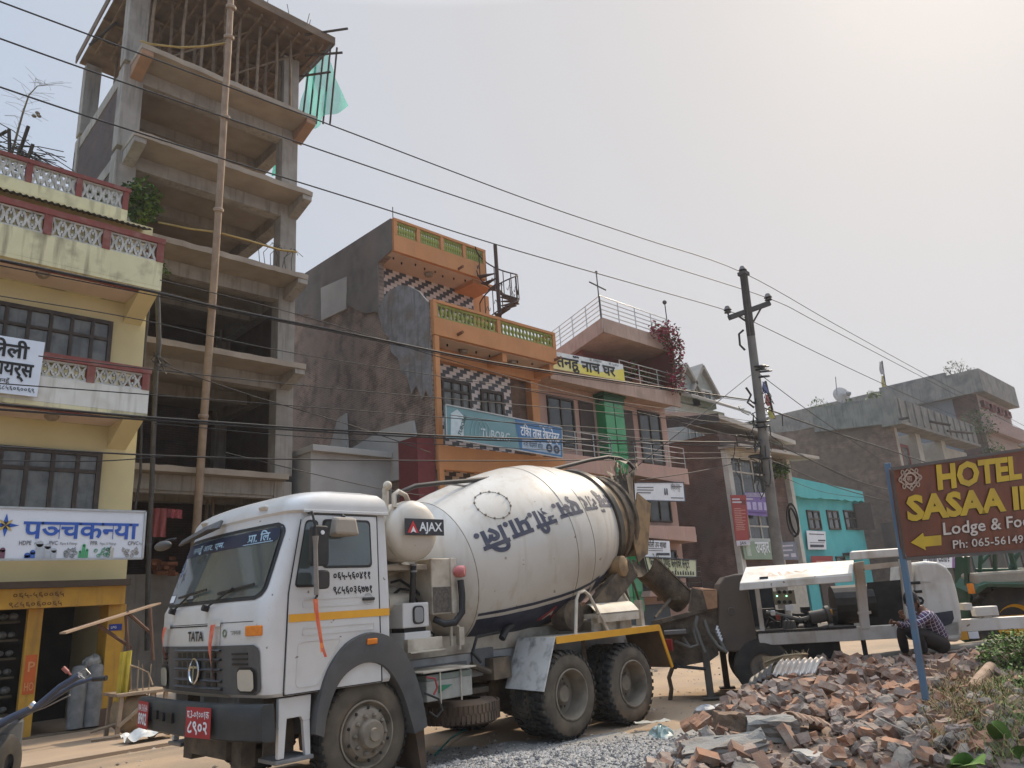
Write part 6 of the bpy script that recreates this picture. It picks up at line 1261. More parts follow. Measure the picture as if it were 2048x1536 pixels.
# shops low at the far right, behind the tractor
lo = thing('far_shop', 'dark open shop front behind the tractor with a white and purple name board', 'shop', (46, 15.5, 0))
mb = MB(); mb.box(45.5, 75, 15.6, 16.9, -.2, 4.6); mb.build('wall', M('shop brown', (.12, .09, .075), .9, (.08, .065, .055), 2), lo)
q = [aty(1850, 1137, 15.3), aty(1920, 1135, 15.3), aty(1920, 1108, 15.3), aty(1850, 1108, 15.3)]
mb = MB(); mb.plate(q, (0, .1, 0)); nb = mb.build('name_board', WHITE_T, lo)
lettering('Minall Centre', 1.0, NAVY, nb, qf(q, .05, .45), .02, width=(q[1]-q[0]).length*.62)
mb = MB(); mb.add([qon(q, .76, 0), qon(q, .9, 0), qon(q, .8, 1), qon(q, .76, 1)], [(0, 1, 2, 3)]); mb.build('purple_wedge', M('board purple', (.2, .04, .25), .5), nb)
for k in range(6):
    mb = MB(); x = 48+k*4; mb.box(x, x+3.2, 15.5, 15.58, 0, 2.8); mb.build('shop_opening', DARKIN if k % 2 else M('shop green', (.06, .1, .08), .8), lo)
# ================================================================== roof clutter: dish, tank, flags
ds = thing('satellite_dish', 'round pale satellite dish on a stand on the brown brick roof', 'satellite dish', aty(1686, 800, 24))
c = aty(1683, 790, 24); r_ = (aty(1695, 790, 24)-c).length*.55
mb = MB(); mb.lathe([(0, .25*r_), (.5*r_, .18*r_), (r_, 0), (r_, -.05), (.5*r_, .12*r_), (0, .2*r_)], c, (-.6, -.7, .15), 24); mb.build('dish', M('dish grey', (.42, .38, .35), .6), ds, 50)
mb = MB(); mb.tube([c, aty(1686, 822, 24)], .08, 8); mb.tube([c, aty(1697, 788, 23.4)], .05, 6); mb.ball(aty(1697, 787, 23.4), .22, 8, 6); mb.build('stand', STEEL, ds)
mb = MB(); mb.tube([aty(1674, 790, 24), aty(1671, 754, 24)], .04, 6); o = mb.build('antenna_rod', STEEL, None); tag(o, 'thin upright antenna rod beside the satellite dish', 'antenna')
def flag(px, x0, y0, x1, y1, Y, label, cols):
    t = thing('flag_pole', label, 'flag', aty(x1, y1, Y)); m = MB(); m.tube([aty(x1, y1, Y), aty(x0, y0, Y)], .07, 6); m.build('pole', MATS['dark pole'], t)
    for k, (c0, mt) in enumerate(cols):
        a = aty(x0+(x1-x0)*k/len(cols), y0+(y1-y0)*(k+.05)/len(cols), Y); b = aty(x0+(x1-x0)*(k+.9)/len(cols), y0+(y1-y0)*(k+.95)/len(cols), Y); w_ = (aty(x0+px, y0, Y)-aty(x0, y0, Y))
        m = MB(); m.grid(lambda s, v: a*(1-v)+b*v+w_*(s*(1-.3*v))+Vector((0, .1*math.sin(s*5+v*4), 0)), 5, 5); m.build('cloth', mt, t, 70)
flag(-7, 1764, 722, 1772, 778, 26, 'faded white prayer flag on the brown brick roof', [('w', M('flag grey white', (.36, .33, .32), .8)), ('y', M('flag yellow', (.4, .32, .08), .8))])
flag(-9, 1531, 762, 1549, 838, 20, 'tall prayer flag with blue, red and yellow cloths right of the street pole', [('b', M('flag blue', (.1, .12, .28), .8)), ('r', M('flag red', (.33, .07, .06), .8)), ('y', MATS['flag yellow'])])
# ================================================================== street pole and cables
pl_x, pl_y = 25.3, 13.0
PLC = M('pole concrete', (.2, .2, .19), .9, (.16, .16, .155), 4, stain=(.11, .105, .1), stain_scale=1.5); PLD = M('pole dark top', (.07, .065, .06), .8, (.05, .047, .045), 4)
up = thing('street_pole', 'leaning concrete power pole with a cross arm above the brick shop', 'power pole', (pl_x, pl_y, 0))
pd = (aty(1560, 1130, 13.0)-CP).dot(CF)
def pp_(x, y): return atd(x, y, pd)
bt, tp = atd(1571, 1235, pd), pp_(1487, 548)
mid = bt+(tp-bt)*.55
mb = MB(); mb.tube([bt, mid, tp], [.21, .165, .125], 10); mb.build('shaft', PLC, up, 60)
mb = MB(); mb.tube([bt+(tp-bt)*.82, tp+(tp-bt)*.01], [.15, .135], 8); mb.box(tp.x-.15, tp.x+.15, tp.y-.15, tp.y+.15, tp.z-.06, tp.z+.06); mb.build('pole_cap', PLD, up)
mb = MB(); mb.bar(pp_(1457, 636), pp_(1540, 606), .13, .16); mb.bar(pp_(1474, 630), pp_(1500, 648), .05); mb.bar(pp_(1524, 613), pp_(1506, 645), .05); mb.build('cross_arm', PLD, up)
INS = []
for x, y in ((1457, 632), (1538, 607), (1487, 552)):
    b = pp_(x, y); mb = MB(); mb.lathe([(.03, 0), (.03, .12), (.13, .13), (.09, .2), (.14, .22), (.1, .3), (.07, .36), (0, .37)], b, (0, 0, 1), 14); mb.build('insulator', M('insulator brown', (.045, .035, .03), .35), up, 50); INS.append(b+Vector((0, 0, .3)))
mb = MB(); rnd = random.Random(6)
for k in range(9):
    a = pp_(1515+rnd.uniform(-4, 20), rnd.choice((745, 800, 850, 905, 950))+rnd.uniform(-15, 15)); mb.lathe([(.22, 0), (.25, .02), (.25, .05), (.22, .07)], a, tp-bt, 12)
mb.build('clamp', BLACK, up)
mb = MB()
for k in range(26):
    a = pp_(1490+rnd.uniform(-8, 50), rnd.uniform(780, 970)); pts = [a]
    for j in range(6): pts.append(pts[-1]+Vector((rnd.uniform(-.35, .3), rnd.uniform(-.15, .15), rnd.uniform(-.4, .25))))
    mb.tube(pts, .018, 4)
for k in range(7): x = 1552+k*1.5; mb.tube([pp_(x-35+rnd.uniform(-4, 4), 850), pp_(x-28, 940), pp_(x-12+rnd.uniform(-3, 8), 1020), pp_(x-8+rnd.uniform(-3, 3), 1110)], .022, 4)
mb.build('cable_tangle', BLACK, up)
for pts in (((1487, 660), (1478, 668), (1480, 690), (1490, 700)), ((1492, 775), (1502, 790), (1495, 805), (1508, 815))): mb = MB(); mb.tube([pp_(*p) for p in pts], .04, 6); mb.build('bracket', BLACK, up)
mb = MB(); a = pp_(1585, 1040)
mb.lathe([(.55, -.03), (.6, 0), (.55, .03), (.5, 0), (.55, -.03)], a, (.7, -.7, 0), 20); mb.lathe([(.45, -.03), (.5, .02), (.45, .05)], a+Vector((.05, 0, -.05)), (.6, -.7, .1), 20); mb.build('cable_coil', BLACK, up, 50)
CAB = M('cable black', (.018, .017, .017), .6)
def cable(pts, r, label, group, Ys=None, mat=CAB):
    """sight-line points on the plane of the pole line; the run is smoothed"""
    P = [aty(p[0], p[1], (p[2] if len(p) > 2 else 13.0)) for p in pts]; out = []
    for i in range(len(P)-1):
        p0, p1, p2, p3 = P[max(0, i-1)], P[i], P[i+1], P[min(len(P)-1, i+2)]
        for j in range(6):
            t = j/6; out.append(.5*((2*p1)+(p2-p0)*t+(2*p0-5*p1+4*p2-p3)*t*t+(3*p1-p0-3*p2+p3)*t**3))
    out.append(P[-1]); m = MB(); m.tube(out, max(.009, r*.5), 6); o = m.build('overhead_cable', mat, None, 70); return tag(o, label, 'cable', group)
PG = 'high power lines over the street'
cable([(-60, -20), (0, 3), (632, 239), (1058, 400), (1280, 475), (1485, 545), (1673, 650), (1873, 760), (2080, 868)], .03, 'highest bare power line, running to the top of the street pole', PG)
cable([(-60, 55), (0, 77), (236, 161), (700, 320), (935, 400), (1280, 514), (1538, 597), (1645, 650), (1867, 766), (2080, 878)], .03, 'middle bare power line, running to the right end of the cross arm', PG)
cable([(-60, 153), (0, 174), (260, 260), (700, 396), (993, 489), (1280, 571), (1457, 622), (1520, 650), (1793, 780), (2080, 905)], .03, 'lowest bare power line, running to the left end of the cross arm', PG)
TG = 'telephone cables along the street'; TL = 'dark telephone cable strung past the houses to the street pole'
for pts, r in (([(-40, 512), (0, 520), (314, 585), (444, 616), (700, 667), (990, 725), (1280, 769), (1500, 800)], .05), ([(-40, 524), (0, 531), (314, 592), (444, 620), (700, 671), (990, 729), (1280, 773), (1500, 803)], .02),
        ([(-40, 585), (0, 592), (284, 640), (581, 705), (1000, 770), (1500, 842)], .012), ([(77, 712), (342, 743), (700, 780), (1100, 815), (1505, 850)], .02), ([(-40, 764), (0, 767), (308, 790), (700, 820), (1100, 850), (1510, 872)], .02),
        ([(-40, 804), (0, 808), (239, 830), (444, 845), (700, 862), (1000, 876), (1280, 882), (1520, 885)], .045), ([(-40, 815), (0, 819), (239, 836), (444, 850), (700, 867), (1000, 881), (1280, 888), (1520, 893)], .035), ([(308, 846), (600, 873), (900, 890), (1250, 905), (1520, 905)], .015),
        ([(-40, 890), (0, 893), (342, 912), (700, 920), (1100, 921), (1525, 915)], .03), ([(-40, 920), (0, 921), (200, 922), (342, 912)], .02), ([(320, 560), (600, 630), (900, 720), (1200, 800), (1500, 860)], .012), ([(450, 905), (800, 985), (1000, 1000)], .014), ([(325, 730), (500, 790), (700, 850), (860, 905)], .012),
        ([(1278, 961, 13.5), (1400, 942), (1521, 915)], .03), ([(1050, 780), (1300, 830), (1500, 880)], .012), ([(900, 830), (1200, 868), (1510, 900)], .012)):
    cable(pts, r, TL, TG)
TG2 = 'telephone cables beyond the pole'; TL2 = 'dark telephone cable running from the street pole down to the right'
for pts, r in (([(1500, 800), (1529, 816), (1660, 862), (1778, 900), (1868, 930)], .06), ([(1519, 748), (1640, 838), (1781, 932), (1840, 975)], .03), ([(1530, 925), (1556, 926), (1660, 970), (1781, 1005), (1830, 1020)], .04), ([(1530, 880), (1600, 910), (1707, 959), (1778, 980)], .05), ([(1535, 940), (1650, 985), (1782, 1000)], .02), ([(1525, 860), (1640, 930), (1780, 995)], .02)):
    cable(pts, r, TL2, TG2)
cable([(1508, 745), (1440, 800), (1340, 880), (1240, 960, 14.5)], .025, 'thin stay wire slanting from the pole down to the pink house', 'stay wires')
# ================================================================== trailer concrete pump
PU_A = R(-55); PE = Vector((math.cos(PU_A), math.sin(PU_A), 0)); PN = Vector((-math.sin(PU_A), math.cos(PU_A), 0)); PO = Vector((10.75, 7.0, 0))
pump = thing('concrete_pump', 'white trailer concrete pump with open side lids standing behind the brick rubble', 'concrete pump', PO, PU_A)
def pu(x, y, w=0): p = atp(x, y, PO+PN*w, PN)-PO; return Vector((p.dot(PE), w, p.z))
def PT_(name, mb, mat, parent=None, **k): return mb.build(name, mat, parent or pump, local=True, **k)
PWH = M('pump white', (.6, .575, .52), .5, (.53, .505, .45), 2.5, stain=(.3, .25, .18), stain_scale=2.2, stain_amt=.6, streak=(.4, .34, .26), chips=(.2, .15, .1)); PDK = M('cement brown cover', (.1, .077, .057), .7, (.08, .062, .047), 3, stain=(.11, .085, .06), stain_scale=2, stain_amt=.5); PBK = M('engine black', (.015, .014, .013), .7, (.03, .028, .025), 8)
def poly(name, pts, w, t, mat, parent=None, **k):
    m = MB(); m.plate([pu(x, y, w) for x, y in pts], (0, t, 0)); return PT_(name, m, mat, parent, **k)
# frame beam, rear end and tow bar
def pbox(name, x0, y0, x1, y1, w0, w1, mat, parent=None, **k):
    a, b = pu(x0, y1, w0), pu(x1, y0, w0); m = MB(); m.box(a.x, b.x, w0, w1, a.z, b.z); return PT_(name, m, mat, parent, **k)
zb0, zb1 = pu(1530, 1291).z, pu(1530, 1264).z
mb = MB(); a = pu(1518, 1280).x; b = pu(1925, 1280).x; mb.box(a, b, 0, .14, zb0, zb1); mb.box(a, b, 1.35, 1.49, zb0, zb1); mb.box(a, a+.12, .14, 1.35, zb0, zb1); mb.box(b-.12, b, .14, 1.35, zb0, zb1); PT_('frame', mb, PWH, bevel=.01)
mb = MB(); b2 = pu(2120, 1262).x; mb.box(b+.002, b2, .35, .55, zb0+.02, zb1); PT_('tow_bar', mb, PWH, bevel=.01)
mb = MB(); c = pu(1975, 1240, .4); z_ = pu(1975, 1218, .4).z; mb.box(c.x-.06, c.x+.06, .36, .52, zb1, z_-.1); mb.box(c.x-.16, c.x+.16, .34, .54, z_-.1, z_+.04); PT_('jack_stand', mb, PWH, bevel=.01)
mb = MB(); c = pu(1950, 1270, .34); mb.box(c.x-.25, c.x-.1, .33, .345, c.z-.06, c.z+.06); PT_('warning_plate', mb, YEL); mb = MB(); mb.box(c.x-.09, c.x+.05, .33, .345, c.z-.05, c.z+.05); PT_('warning_plate', mb, WHITE_T)
# engine cover at the hopper end
cv = poly('front_cover', [(1437, 1304), (1436, 1190), (1439, 1168), (1450, 1153), (1470, 1148), (1490, 1147), (1495, 1170), (1512, 1262), (1520, 1304)], .02, 1.4, PDK, bevel=.03)
mb = MB(); a = pu(1463, 1222, 0); mb.lathe([(.05, 0), (.055, -.01), (.06, 0)], a, (0, 1, 0), 14); PT_('cover_latch', mb, STEEL, cv)
# open bays: floor, back panels, posts
z0 = pu(1600, 1262).z; z1 = pu(1600, 1175).z
mb = MB(); xa, xb = pu(1512, 1250).x, pu(1712, 1250).x; mb.box(xa, xb, .0, 1.45, z0-.01, z0+.03); xc = pu(1650, 1250).x; mb.box(xa, xa+.5, 1.38, 1.42, z0, z1+.1); PT_('bay_floor', mb, PBK)
poly('bay_post', [(1510, 1175), (1518, 1175), (1530, 1262), (1521, 1262)], .02, .08, PWH)
poly('bay_post', [(1708, 1125), (1728, 1122), (1741, 1258), (1723, 1258)], -.02, .1, PWH, bevel=.008)
pbox('post_plate', 1716, 1222, 1742, 1229, -.04, -.02, PWH)
poly('bay_post', [(1800, 1118), (1822, 1116), (1834, 1255), (1815, 1257)], .0, .1, PWH)
poly('bay_back', [(1735, 1165), (1818, 1158), (1832, 1256), (1738, 1260)], .5, .05, PBK)
poly('bay_header', [(1724, 1130), (1805, 1122), (1807, 1132), (1726, 1141)], .1, .05, PWH)
# lids swung up over the bays
def slab(name, pts, t, mat, parent=None): m = MB(); m.plate([pu(*p) for p in pts], t); return PT_(name, m, mat, parent, bevel=.01)
ld1 = slab('side_lid', [(1480, 1170, -.75), (1706, 1150, -.75), (1708, 1124, .1), (1492, 1138, .1)], (0, 0, .03), PWH)
slab('lid_edge', [(1479, 1181, -.76), (1706, 1163, -.76), (1706, 1149, -.76), (1480, 1166, -.76)], (0, .03, 0), PWH, ld1)
def lf(x, y):
    t = x/2.2; a = pu(1500+200*t, 1160-15*t, -.5); return a+Vector((0, y*1.0, y*.28+.035))
lettering('AJAX', .36, M('lid lettering', (.5, .38, .3), .6), ld1, lambda x, y: lf(x+.35, y-.05), .02, width=1.0, local=True)
mb = MB(); mb.add([lf(.05, .0), lf(.2, .2), lf(.35, 0), lf(.2, .07)], [(0, 1, 2, 3)]); PT_('lid_logo', mb, MATS['lid lettering'], ld1)
for x in (1520, 1650): mb = MB(); a = pu(x, 1160, -.62); mb.box(a.x, a.x+.12, -.64, -.58, a.z-.02, a.z+.045); PT_('lid_handle', mb, BLACK, ld1)
ld2 = slab('side_lid', [(1701, 1117, -.7), (1797, 1108, -.7), (1797, 1100, .0), (1703, 1106, .0)], (0, 0, .03), PWH)
slab('lid_edge', [(1700, 1120, -.72), (1799, 1113, -.72), (1799, 1097, -.72), (1700, 1104, -.72)], (0, .03, 0), PWH, ld2)
# machinery in the bays
cp = pbox('control_panel', 1552, 1180, 1588, 1210, .5, .7, M('panel tan', (.22, .19, .13), .6))
for i in range(3):
    for j in range(2): mb = MB(); a = pu(1558+11*i, 1184+20*j, .49); mb.lathe([(.03, 0), (.03, -.02), (0, -.02)], a, (0, 1, 0), 10); PT_('panel_knob', mb, BLACK, cp)
for x in (1554, 1573): mb = MB(); mb.ball(pu(x, 1192, .485), .012, 8, 6); PT_('panel_lamp', mb, emit('green lamp', (.4, 1, .6), 2.5), cp)
pbox('paper_tag', 1572, 1209, 1586, 1221, .45, .46, WHITE_T)
rnd = random.Random(21)
for k in range(12):
    x = 1530+rnd.uniform(0, 165); y = rnd.uniform(1225, 1256); a = pu(x, y, rnd.uniform(.25, 1.0)); mb = MB(); mb.cbox(a, (rnd.uniform(.08, .25), rnd.uniform(.1, .3), rnd.uniform(.08, .28))); PT_('valve_block', mb, PBK, bevel=.01)
mb = MB(); a, b = pu(1620, 1236, .3), pu(1652, 1230, .3); mb.tube([a, b], [.1, .1], 14); mb.lathe([(.1, 0), (.14, 0), (.14, .06), (.1, .06)], b, b-a, 14); mb.tube([pu(1532, 1225, .4), pu(1600, 1240, .35), a], .04); PT_('pump_cylinder', mb, M('machine grey', (.1, .095, .085), .6), smooth=40)
mb = MB()
for k in range(4): x = 1532+k*30; mb.tube([pu(x, 1255, .4), pu(x+8, 1235, .35), pu(x+20, 1245, .3)], .025)
mb.tube([pu(1625, 1228, .4), pu(1650, 1217, .4), pu(1690, 1222, .5)], .02); PT_('hydraulic_hose', mb, PLASTD, smooth=50)
for x, y, m_ in ((1546, 1226, WHITE_T), (1556, 1235, M('gauge red', (.3, .05, .03), .5)), (1660, 1224, YEL), (1662, 1252, PWH)): mb = MB(); mb.cbox(pu(x, y, .3), (.07, .05, .08)); PT_('gauge', mb, m_, bevel=.01)
mb = MB(); c = pu(1666, 1210, .7); mb.lathe([(.0, 0), (.3, 0), (.3, .6), (0, .6)], c, (1, 0, 0), 18); PT_('engine_block', mb, PBK)
for x in (1572, 1580, 1588): mb = MB(); a = pu(x, 1258, .2); mb.lathe([(.05, 0), (.035, .12), (0, .13)], a, (0, 0, 1), 10); PT_('filter_cap', mb, M('machine grey', (.1, .095, .085), .6))
# rounded white cover at the far end
rc = poly('rear_cover', [(1826, 1282), (1832, 1125), (1850, 1122), (1875, 1124), (1893, 1133), (1905, 1150), (1914, 1178), (1922, 1215), (1926, 1250), (1924, 1276), (1918, 1284)], .0, 1.45, PWH, bevel=.05, seg=4)
poly('cover_window', [(1870, 1226), (1905, 1221), (1908, 1237), (1903, 1247), (1890, 1252), (1878, 1253)], -.006, -.004, M('navy window', (.02, .025, .045), .2), rc)
lettering('0011', .2, BLACK, rc, (lambda o: lambda x, y: o+Vector((-y, 0, x*1.0)))(pu(1853, 1228, -.008)), .03, width=.48, local=True)
poly('cover_rib', [(1833, 1162), (1860, 1163), (1862, 1166), (1833, 1166)], -.004, .004, M('rib grey', (.4, .38, .34), .6), rc)
mb = MB(); c = pu(1928, 1215, .2); mb.box(c.x, c.x+.1, .15, .4, c.z-.04, c.z+.06); PT_('hinge', mb, PWH)
# hopper with spill box, hoses and legs
poly('hopper', [(1306, 1246), (1376, 1229), (1420, 1216), (1436, 1216), (1437, 1310), (1420, 1322), (1350, 1335), (1340, 1322), (1330, 1285)], .1, 1.2, CEM)
mb = MB(); mb.bar(pu(1304, 1247, .06), pu(1376, 1229, .06), .07); mb.bar(pu(1376, 1229, .06), pu(1421, 1217, .06), .05); PT_('hopper_rim', mb, CEM)
a1, a2, a3, a4 = pu(1385, 1176, .05), pu(1405, 1181, .0), pu(1415, 1219, .0), pu(1378, 1224, .05)
mb = MB(); b = Vector((.0, .75, 0)); b1, b2, b3 = pu(1434, 1181, .0), pu(1435, 1215, .0), pu(1432, 1180, .5)
mb.hexa([a4, a3, a3+Vector((.0, .7, .0)), a4+b, a1, a2, a2+Vector((0, .7, 0)), a1+b]); PT_('splash_guard', mb, CEM, bevel=.004)
mb = MB(); mb.plate([a2+Vector((.002, -.01, 0)), b1, b2, a3+Vector((.002, -.01, 0))], (.0, .02, 0)); mb.plate([a1+Vector((0, 0, .005)), a2+Vector((0, 0, .005)), b1+Vector((0, 0, .005)), b1+Vector((-.1, .6, .0))], (0, 0, .012)); PT_('lit_guard_face', mb, M('sunlit guard face', (.36, .2, .11), .85, (.28, .15, .085), 12))  # sunlit face and top of the splash guard, their light put in as brighter colour
mb = MB(); mb.box(*sorted((pu(1328, 1260, -.1).x, pu(1372, 1260, -.1).x)), -.25, .1, pu(1350, 1268, -.1).z, pu(1350, 1260, -.1).z); PT_('step_plate', mb, M('step grey', (.14, .13, .12), .7), bevel=.008)
for pts in ([(1396, 1235), (1388, 1262), (1396, 1290), (1380, 1296), (1350, 1282)], [(1408, 1240), (1418, 1268), (1435, 1292), (1455, 1305)], [(1395, 1232), (1390, 1250), (1402, 1285), (1410, 1305)], [(1365, 1275), (1378, 1294)], [(1430, 1262), (1445, 1290), (1450, 1302)]):
    mb = MB(); mb.tube([pu(x, y, -.02-.03*i) for i, (x, y) in enumerate(pts)], .03, 7); PT_('hose', mb, M('hose grey', (.13, .12, .1), .7), smooth=60)
mb = MB(); 
for k in range(5): a = pu(1434+k*2.2, 1256+k*6, -.06); mb.cbox(a, (.03, .01, .07), 0, Matrix.Rotation(R(20), 3, 'Y'))
PT_('white_stencil', mb, WHITE_T)
for x0, x1, w in ((1404, 1418, .05), (1440, 1452, 1.2)):
    a, b = pu(x0, 1308, w), pu(x1, 1308, w); mb = MB(); mb.box(a.x, b.x, w, w+.14, 0, a.z+.1); mb.box(a.x-.08, b.x+.08, w-.06, w+.2, 0, .03); lg = PT_('leg', mb, M('leg grey', (.12, .105, .085), .8, (.08, .07, .058), 6), bevel=.006)
mb = MB(); mb.tube([pu(1350, 1332, .0), pu(1412, 1338, .0)], .025); mb.ball(pu(1350, 1332, 0), .05, 8, 6); PT_('drain_rod', mb, PLASTD)
mb = MB(); mb.tube([pu(1345, 1335, .3), pu(1338, 1355, .3), pu(1343, 1378, .3), pu(1340, 1402, .3)], .035, 7); PT_('drip_hose', mb, CEM, smooth=60)
c = pu(1526, 1333, .1); mb = MB(); rw = c.z
mb.lathe([(.2, -.1), (.3, -.11), (rw-.02, -.09), (rw, -.05), (rw, .05), (rw-.02, .09), (.2, .1)], c, (0, 1, 0), 32)
wpl = PT_('wheel', mb, RUBBER, smooth=40); mb = MB(); mb.lathe([(.2, -.1), (.18, -.06), (.06, -.04), (.05, -.1), (0, -.1)], c, (0, 1, 0), 24); PT_('rim', mb, HUBM, wpl, smooth=40)
c2 = Vector((c.x, 1.35, c.z)); mb = MB(); mb.lathe([(0, -.1), (.3, -.11), (rw, -.05), (rw, .05), (.2, .1), (0, .1)], c2, (0, 1, 0), 28); PT_('wheel', mb, RUBBER, smooth=40)
mb = MB(); mb.box(c.x-.1, c.x+1.2, .2, 1.2, c.z-.02, zb0); mb.box(c.x+1.5, c.x+1.56, .1, .16, .1, zb0); PT_('underbody', mb, PBK)
# ---- delivery pipes lying beside the pump
for i, (p, q, r, lb) in enumerate(((atd(1640, 1327, 11.6), atd(1990, 1290, 11.0), .055, 'upper'), (atd(1660, 1325, 11.9), atd(2060, 1277, 11.6), .055, 'back'), (atd(1655, 1345, 11.2), atd(1990, 1308, 10.7), .06, 'front'))):
    t = thing('delivery_pipe', '%s grey delivery pipe of the three lying behind the brick heap' % dict(upper='middle', back='farthest', front='nearest')[lb], 'pipe', (p+q)/2, 0, 'concrete delivery pipes')
    mb = MB(); mb.tube([p, q], r, 12); mb.build('tube', M('pipe grey tan', (.22, .19, .15), .8, (.16, .14, .11), 5), t, 60); mb = MB(); mb.lathe([(r, -.02), (r+.03, -.02), (r+.03, .04), (r, .04)], p, q-p, 12); mb.build('coupling', MATS['pipe grey tan'], t)
# ================================================================== green tractor
td = 14.2
tr = thing('tractor', 'green tractor with a yellow rear wheel rim parked behind the pump at the right edge', 'tractor', atz(2030, 1330, 0))
JG = M('tractor green', (.022, .07, .04), .5, (.028, .062, .042), 3, stain=(.06, .08, .05), stain_scale=3); JY = M('tractor yellow', (.62, .36, .02), .5, (.55, .3, .02), 4)
TF = (-CF); TF.z = 0; TF.normalize()
c = atd(2025, 1252, td); ax = TF
mb = MB(); mb.lathe([(.4, -.2), (.62, -.22), (.74, -.16), (.76, 0), (.74, .16), (.62, .22), (.4, .2)], c, ax, 40)
for k in range(22):
    a = 2*math.pi*k/22
    for s in (-1, 1):
        m = Matrix.Rotation(a, 3, ax); up_ = Vector((0, 0, 1)); p = c+m @ (up_*.77)+ax*.09*s; d = m @ (ax*.1*s+(up_.cross(ax))*.07); mb.bar(p-d, p+d, .06, .07, m @ up_)
w_ = mb.build('rear_wheel', RUBBER, tr, 40)
mb = MB(); mb.lathe([(.44, .19), (.42, .2), (.38, .12), (.3, .05), (.16, .03), (.14, .08), (0, .08)], c, ax, 32); mb.build('rim', JY, w_, 40)
def tp2(x, y, w=0): return atd(x, y, td-w)
mb = MB(); mb.plate([tp2(*p, .35) for p in ((1946, 1190), (1958, 1172), (1975, 1166), (2070, 1168), (2090, 1180), (2070, 1176), (1975, 1174), (1955, 1188))], CF*.6); mb.build('fender', JG, tr, bevel=.01)
mb = MB(); mb.plate([tp2(*p, -.2) for p in ((1930, 1285), (1928, 1115), (1936, 1115), (1945, 1190), (1956, 1285))], CF*.3); mb.build('body_panel', JG, tr)
for pts, r in ((((1934, 1112), (1934, 1250)), .05), (((1962, 1100), (1958, 1165)), .035), (((1990, 1100), (1990, 1165)), .04), (((1952, 1140), (2060, 1139)), .03), (((2018, 1090), (2036, 1166)), .05), (((2048, 1088), (2020, 1135)), .04), (((1960, 1128), (1982, 1105)), .035)):
    mb = MB(); mb.tube([tp2(*p) for p in pts], r, 7); mb.build('roll_frame', JG, tr)
mb = MB(); mb.cbox(tp2(1942, 1177, .4), (.12, .08, .18)); mb.build('side_lamp', ORANGE_L, tr)
mb = MB(); mb.plate([tp2(*p, .2) for p in ((1945, 1172), (1966, 1166), (1966, 1168), (1947, 1175))], CF*.1); mb.build('fender_strip', WHITE_T, tr)
mb = MB(); mb.cbox(tp2(2010, 1155), (1.4, .5, .25), R(-45)); mb.build('seat', M('seat dusty', (.3, .26, .2), .9), tr, bevel=.05)
mb = MB(); mb.cbox(tp2(2020, 1190, -.4), (1.2, .7, .7), R(-45)); mb.build('transmission', PBK, tr)
mb = MB(); mb.lathe([(0, 0), (.14, 0), (.14, .3), (0, .3)], tp2(1960, 1240, .1), (1, -1, 0), 12); mb.build('hydraulic_can', M('can grey', (.1, .1, .1), .6), tr)
# ================================================================== hotel sign
SB_D = 8.35
hs = thing('hotel_sign', 'brown hotel sign board with yellow and white letters on a leaning blue post', 'sign', atz(1850, 1392, .42))
p0 = atd(1808, 1118, SB_D); p3 = atd(1782, 938, SB_D); vdir = ray(4200, 985).normalized(); nrm = vdir.cross(p3-p0).normalized()
def hp(x, y): return atp(x, y, p0, nrm)
q = [hp(1808, 1118), hp(2330, 1082), hp(2330, 856), hp(1782, 938)]
ntc = -nrm if nrm.dot(CF) > 0 else nrm
mb = MB(); mb.plate([v for v in q], -ntc*.03); SBR = M('sign brown', (.17, .055, .03), .55, (.145, .05, .03), 1.2, stain=(.1, .04, .03), stain_scale=1.5, stain_amt=.5, streak=(.09, .035, .025)); bd = mb.build('board', SBR, hs, bevel=.005)
mb = MB()
for i in range(4): mb.bar(q[i]+ntc*.005, q[(i+1) % 4]+ntc*.005, .025, .035)
mb.build('frame', M('sign frame', (.1, .085, .075), .7), bd)
LY = M('letter yellow', (.56, .4, .03), .5, (.5, .35, .035), 3, stain=(.4, .28, .05), stain_scale=4); LW = M('letter white', (.6, .56, .52), .5, (.54, .5, .46), 4)
SHD = M('letter rim', (.04, .02, .014), .6)
def txt3(s, x0, y0, x1, y1, h, mat, bold, w):
    """letters on the board along the base line (x0,y0)-(x1,y1) in sight-line points, h tall"""
    a, b = hp(x0, y0), hp(x1, y1); ex = (b-a).normalized(); ey = (q[3]-q[0]).normalized(); ey = (ey+ex*.1).normalized()
    lettering(s, h, SHD, bd, lambda x, y: a+ex*(x+.008)+ey*(y-.008)+ntc*.006, bold+.012, width=w)
    lettering(s, h, mat, bd, lambda x, y: a+ex*x+ey*y+ntc*.012, bold, width=w)
def wd_(x0, y0, x1, y1): return (hp(x1, y1)-hp(x0, y0)).length
txt3('HOTEL', 1872, 978, 2042, 955, .38, LY, .045, wd_(1872, 978, 2042, 955)); txt3('SASAA INN', 1814, 1040, 2118, 1008, .375, LY, .045, wd_(1814, 1040, 2125, 1008))
txt3('Lodge & Food', 1883, 1070, 2070, 1050, .2, LW, .015, wd_(1883, 1070, 2075, 1050)); txt3('Ph: 065-561495', 1903, 1097, 2055, 1084, .135, LW, .012, wd_(1903, 1097, 2056, 1084))
mb = MB(); ar = [hp(*p)+ntc*.008 for p in ((1820, 1085), (1844, 1066), (1846, 1073), (1880, 1070), (1881, 1090), (1848, 1093), (1850, 1100))]; mb.plate(ar, ntc*.005); mb.build('arrow', LY, bd)
c = hp(1819, 957); ex = (hp(1842, 954)-c); ey = (hp(1816, 934)-c); LC = M('emblem cream', (.5, .4, .33), .6); mb = MB()
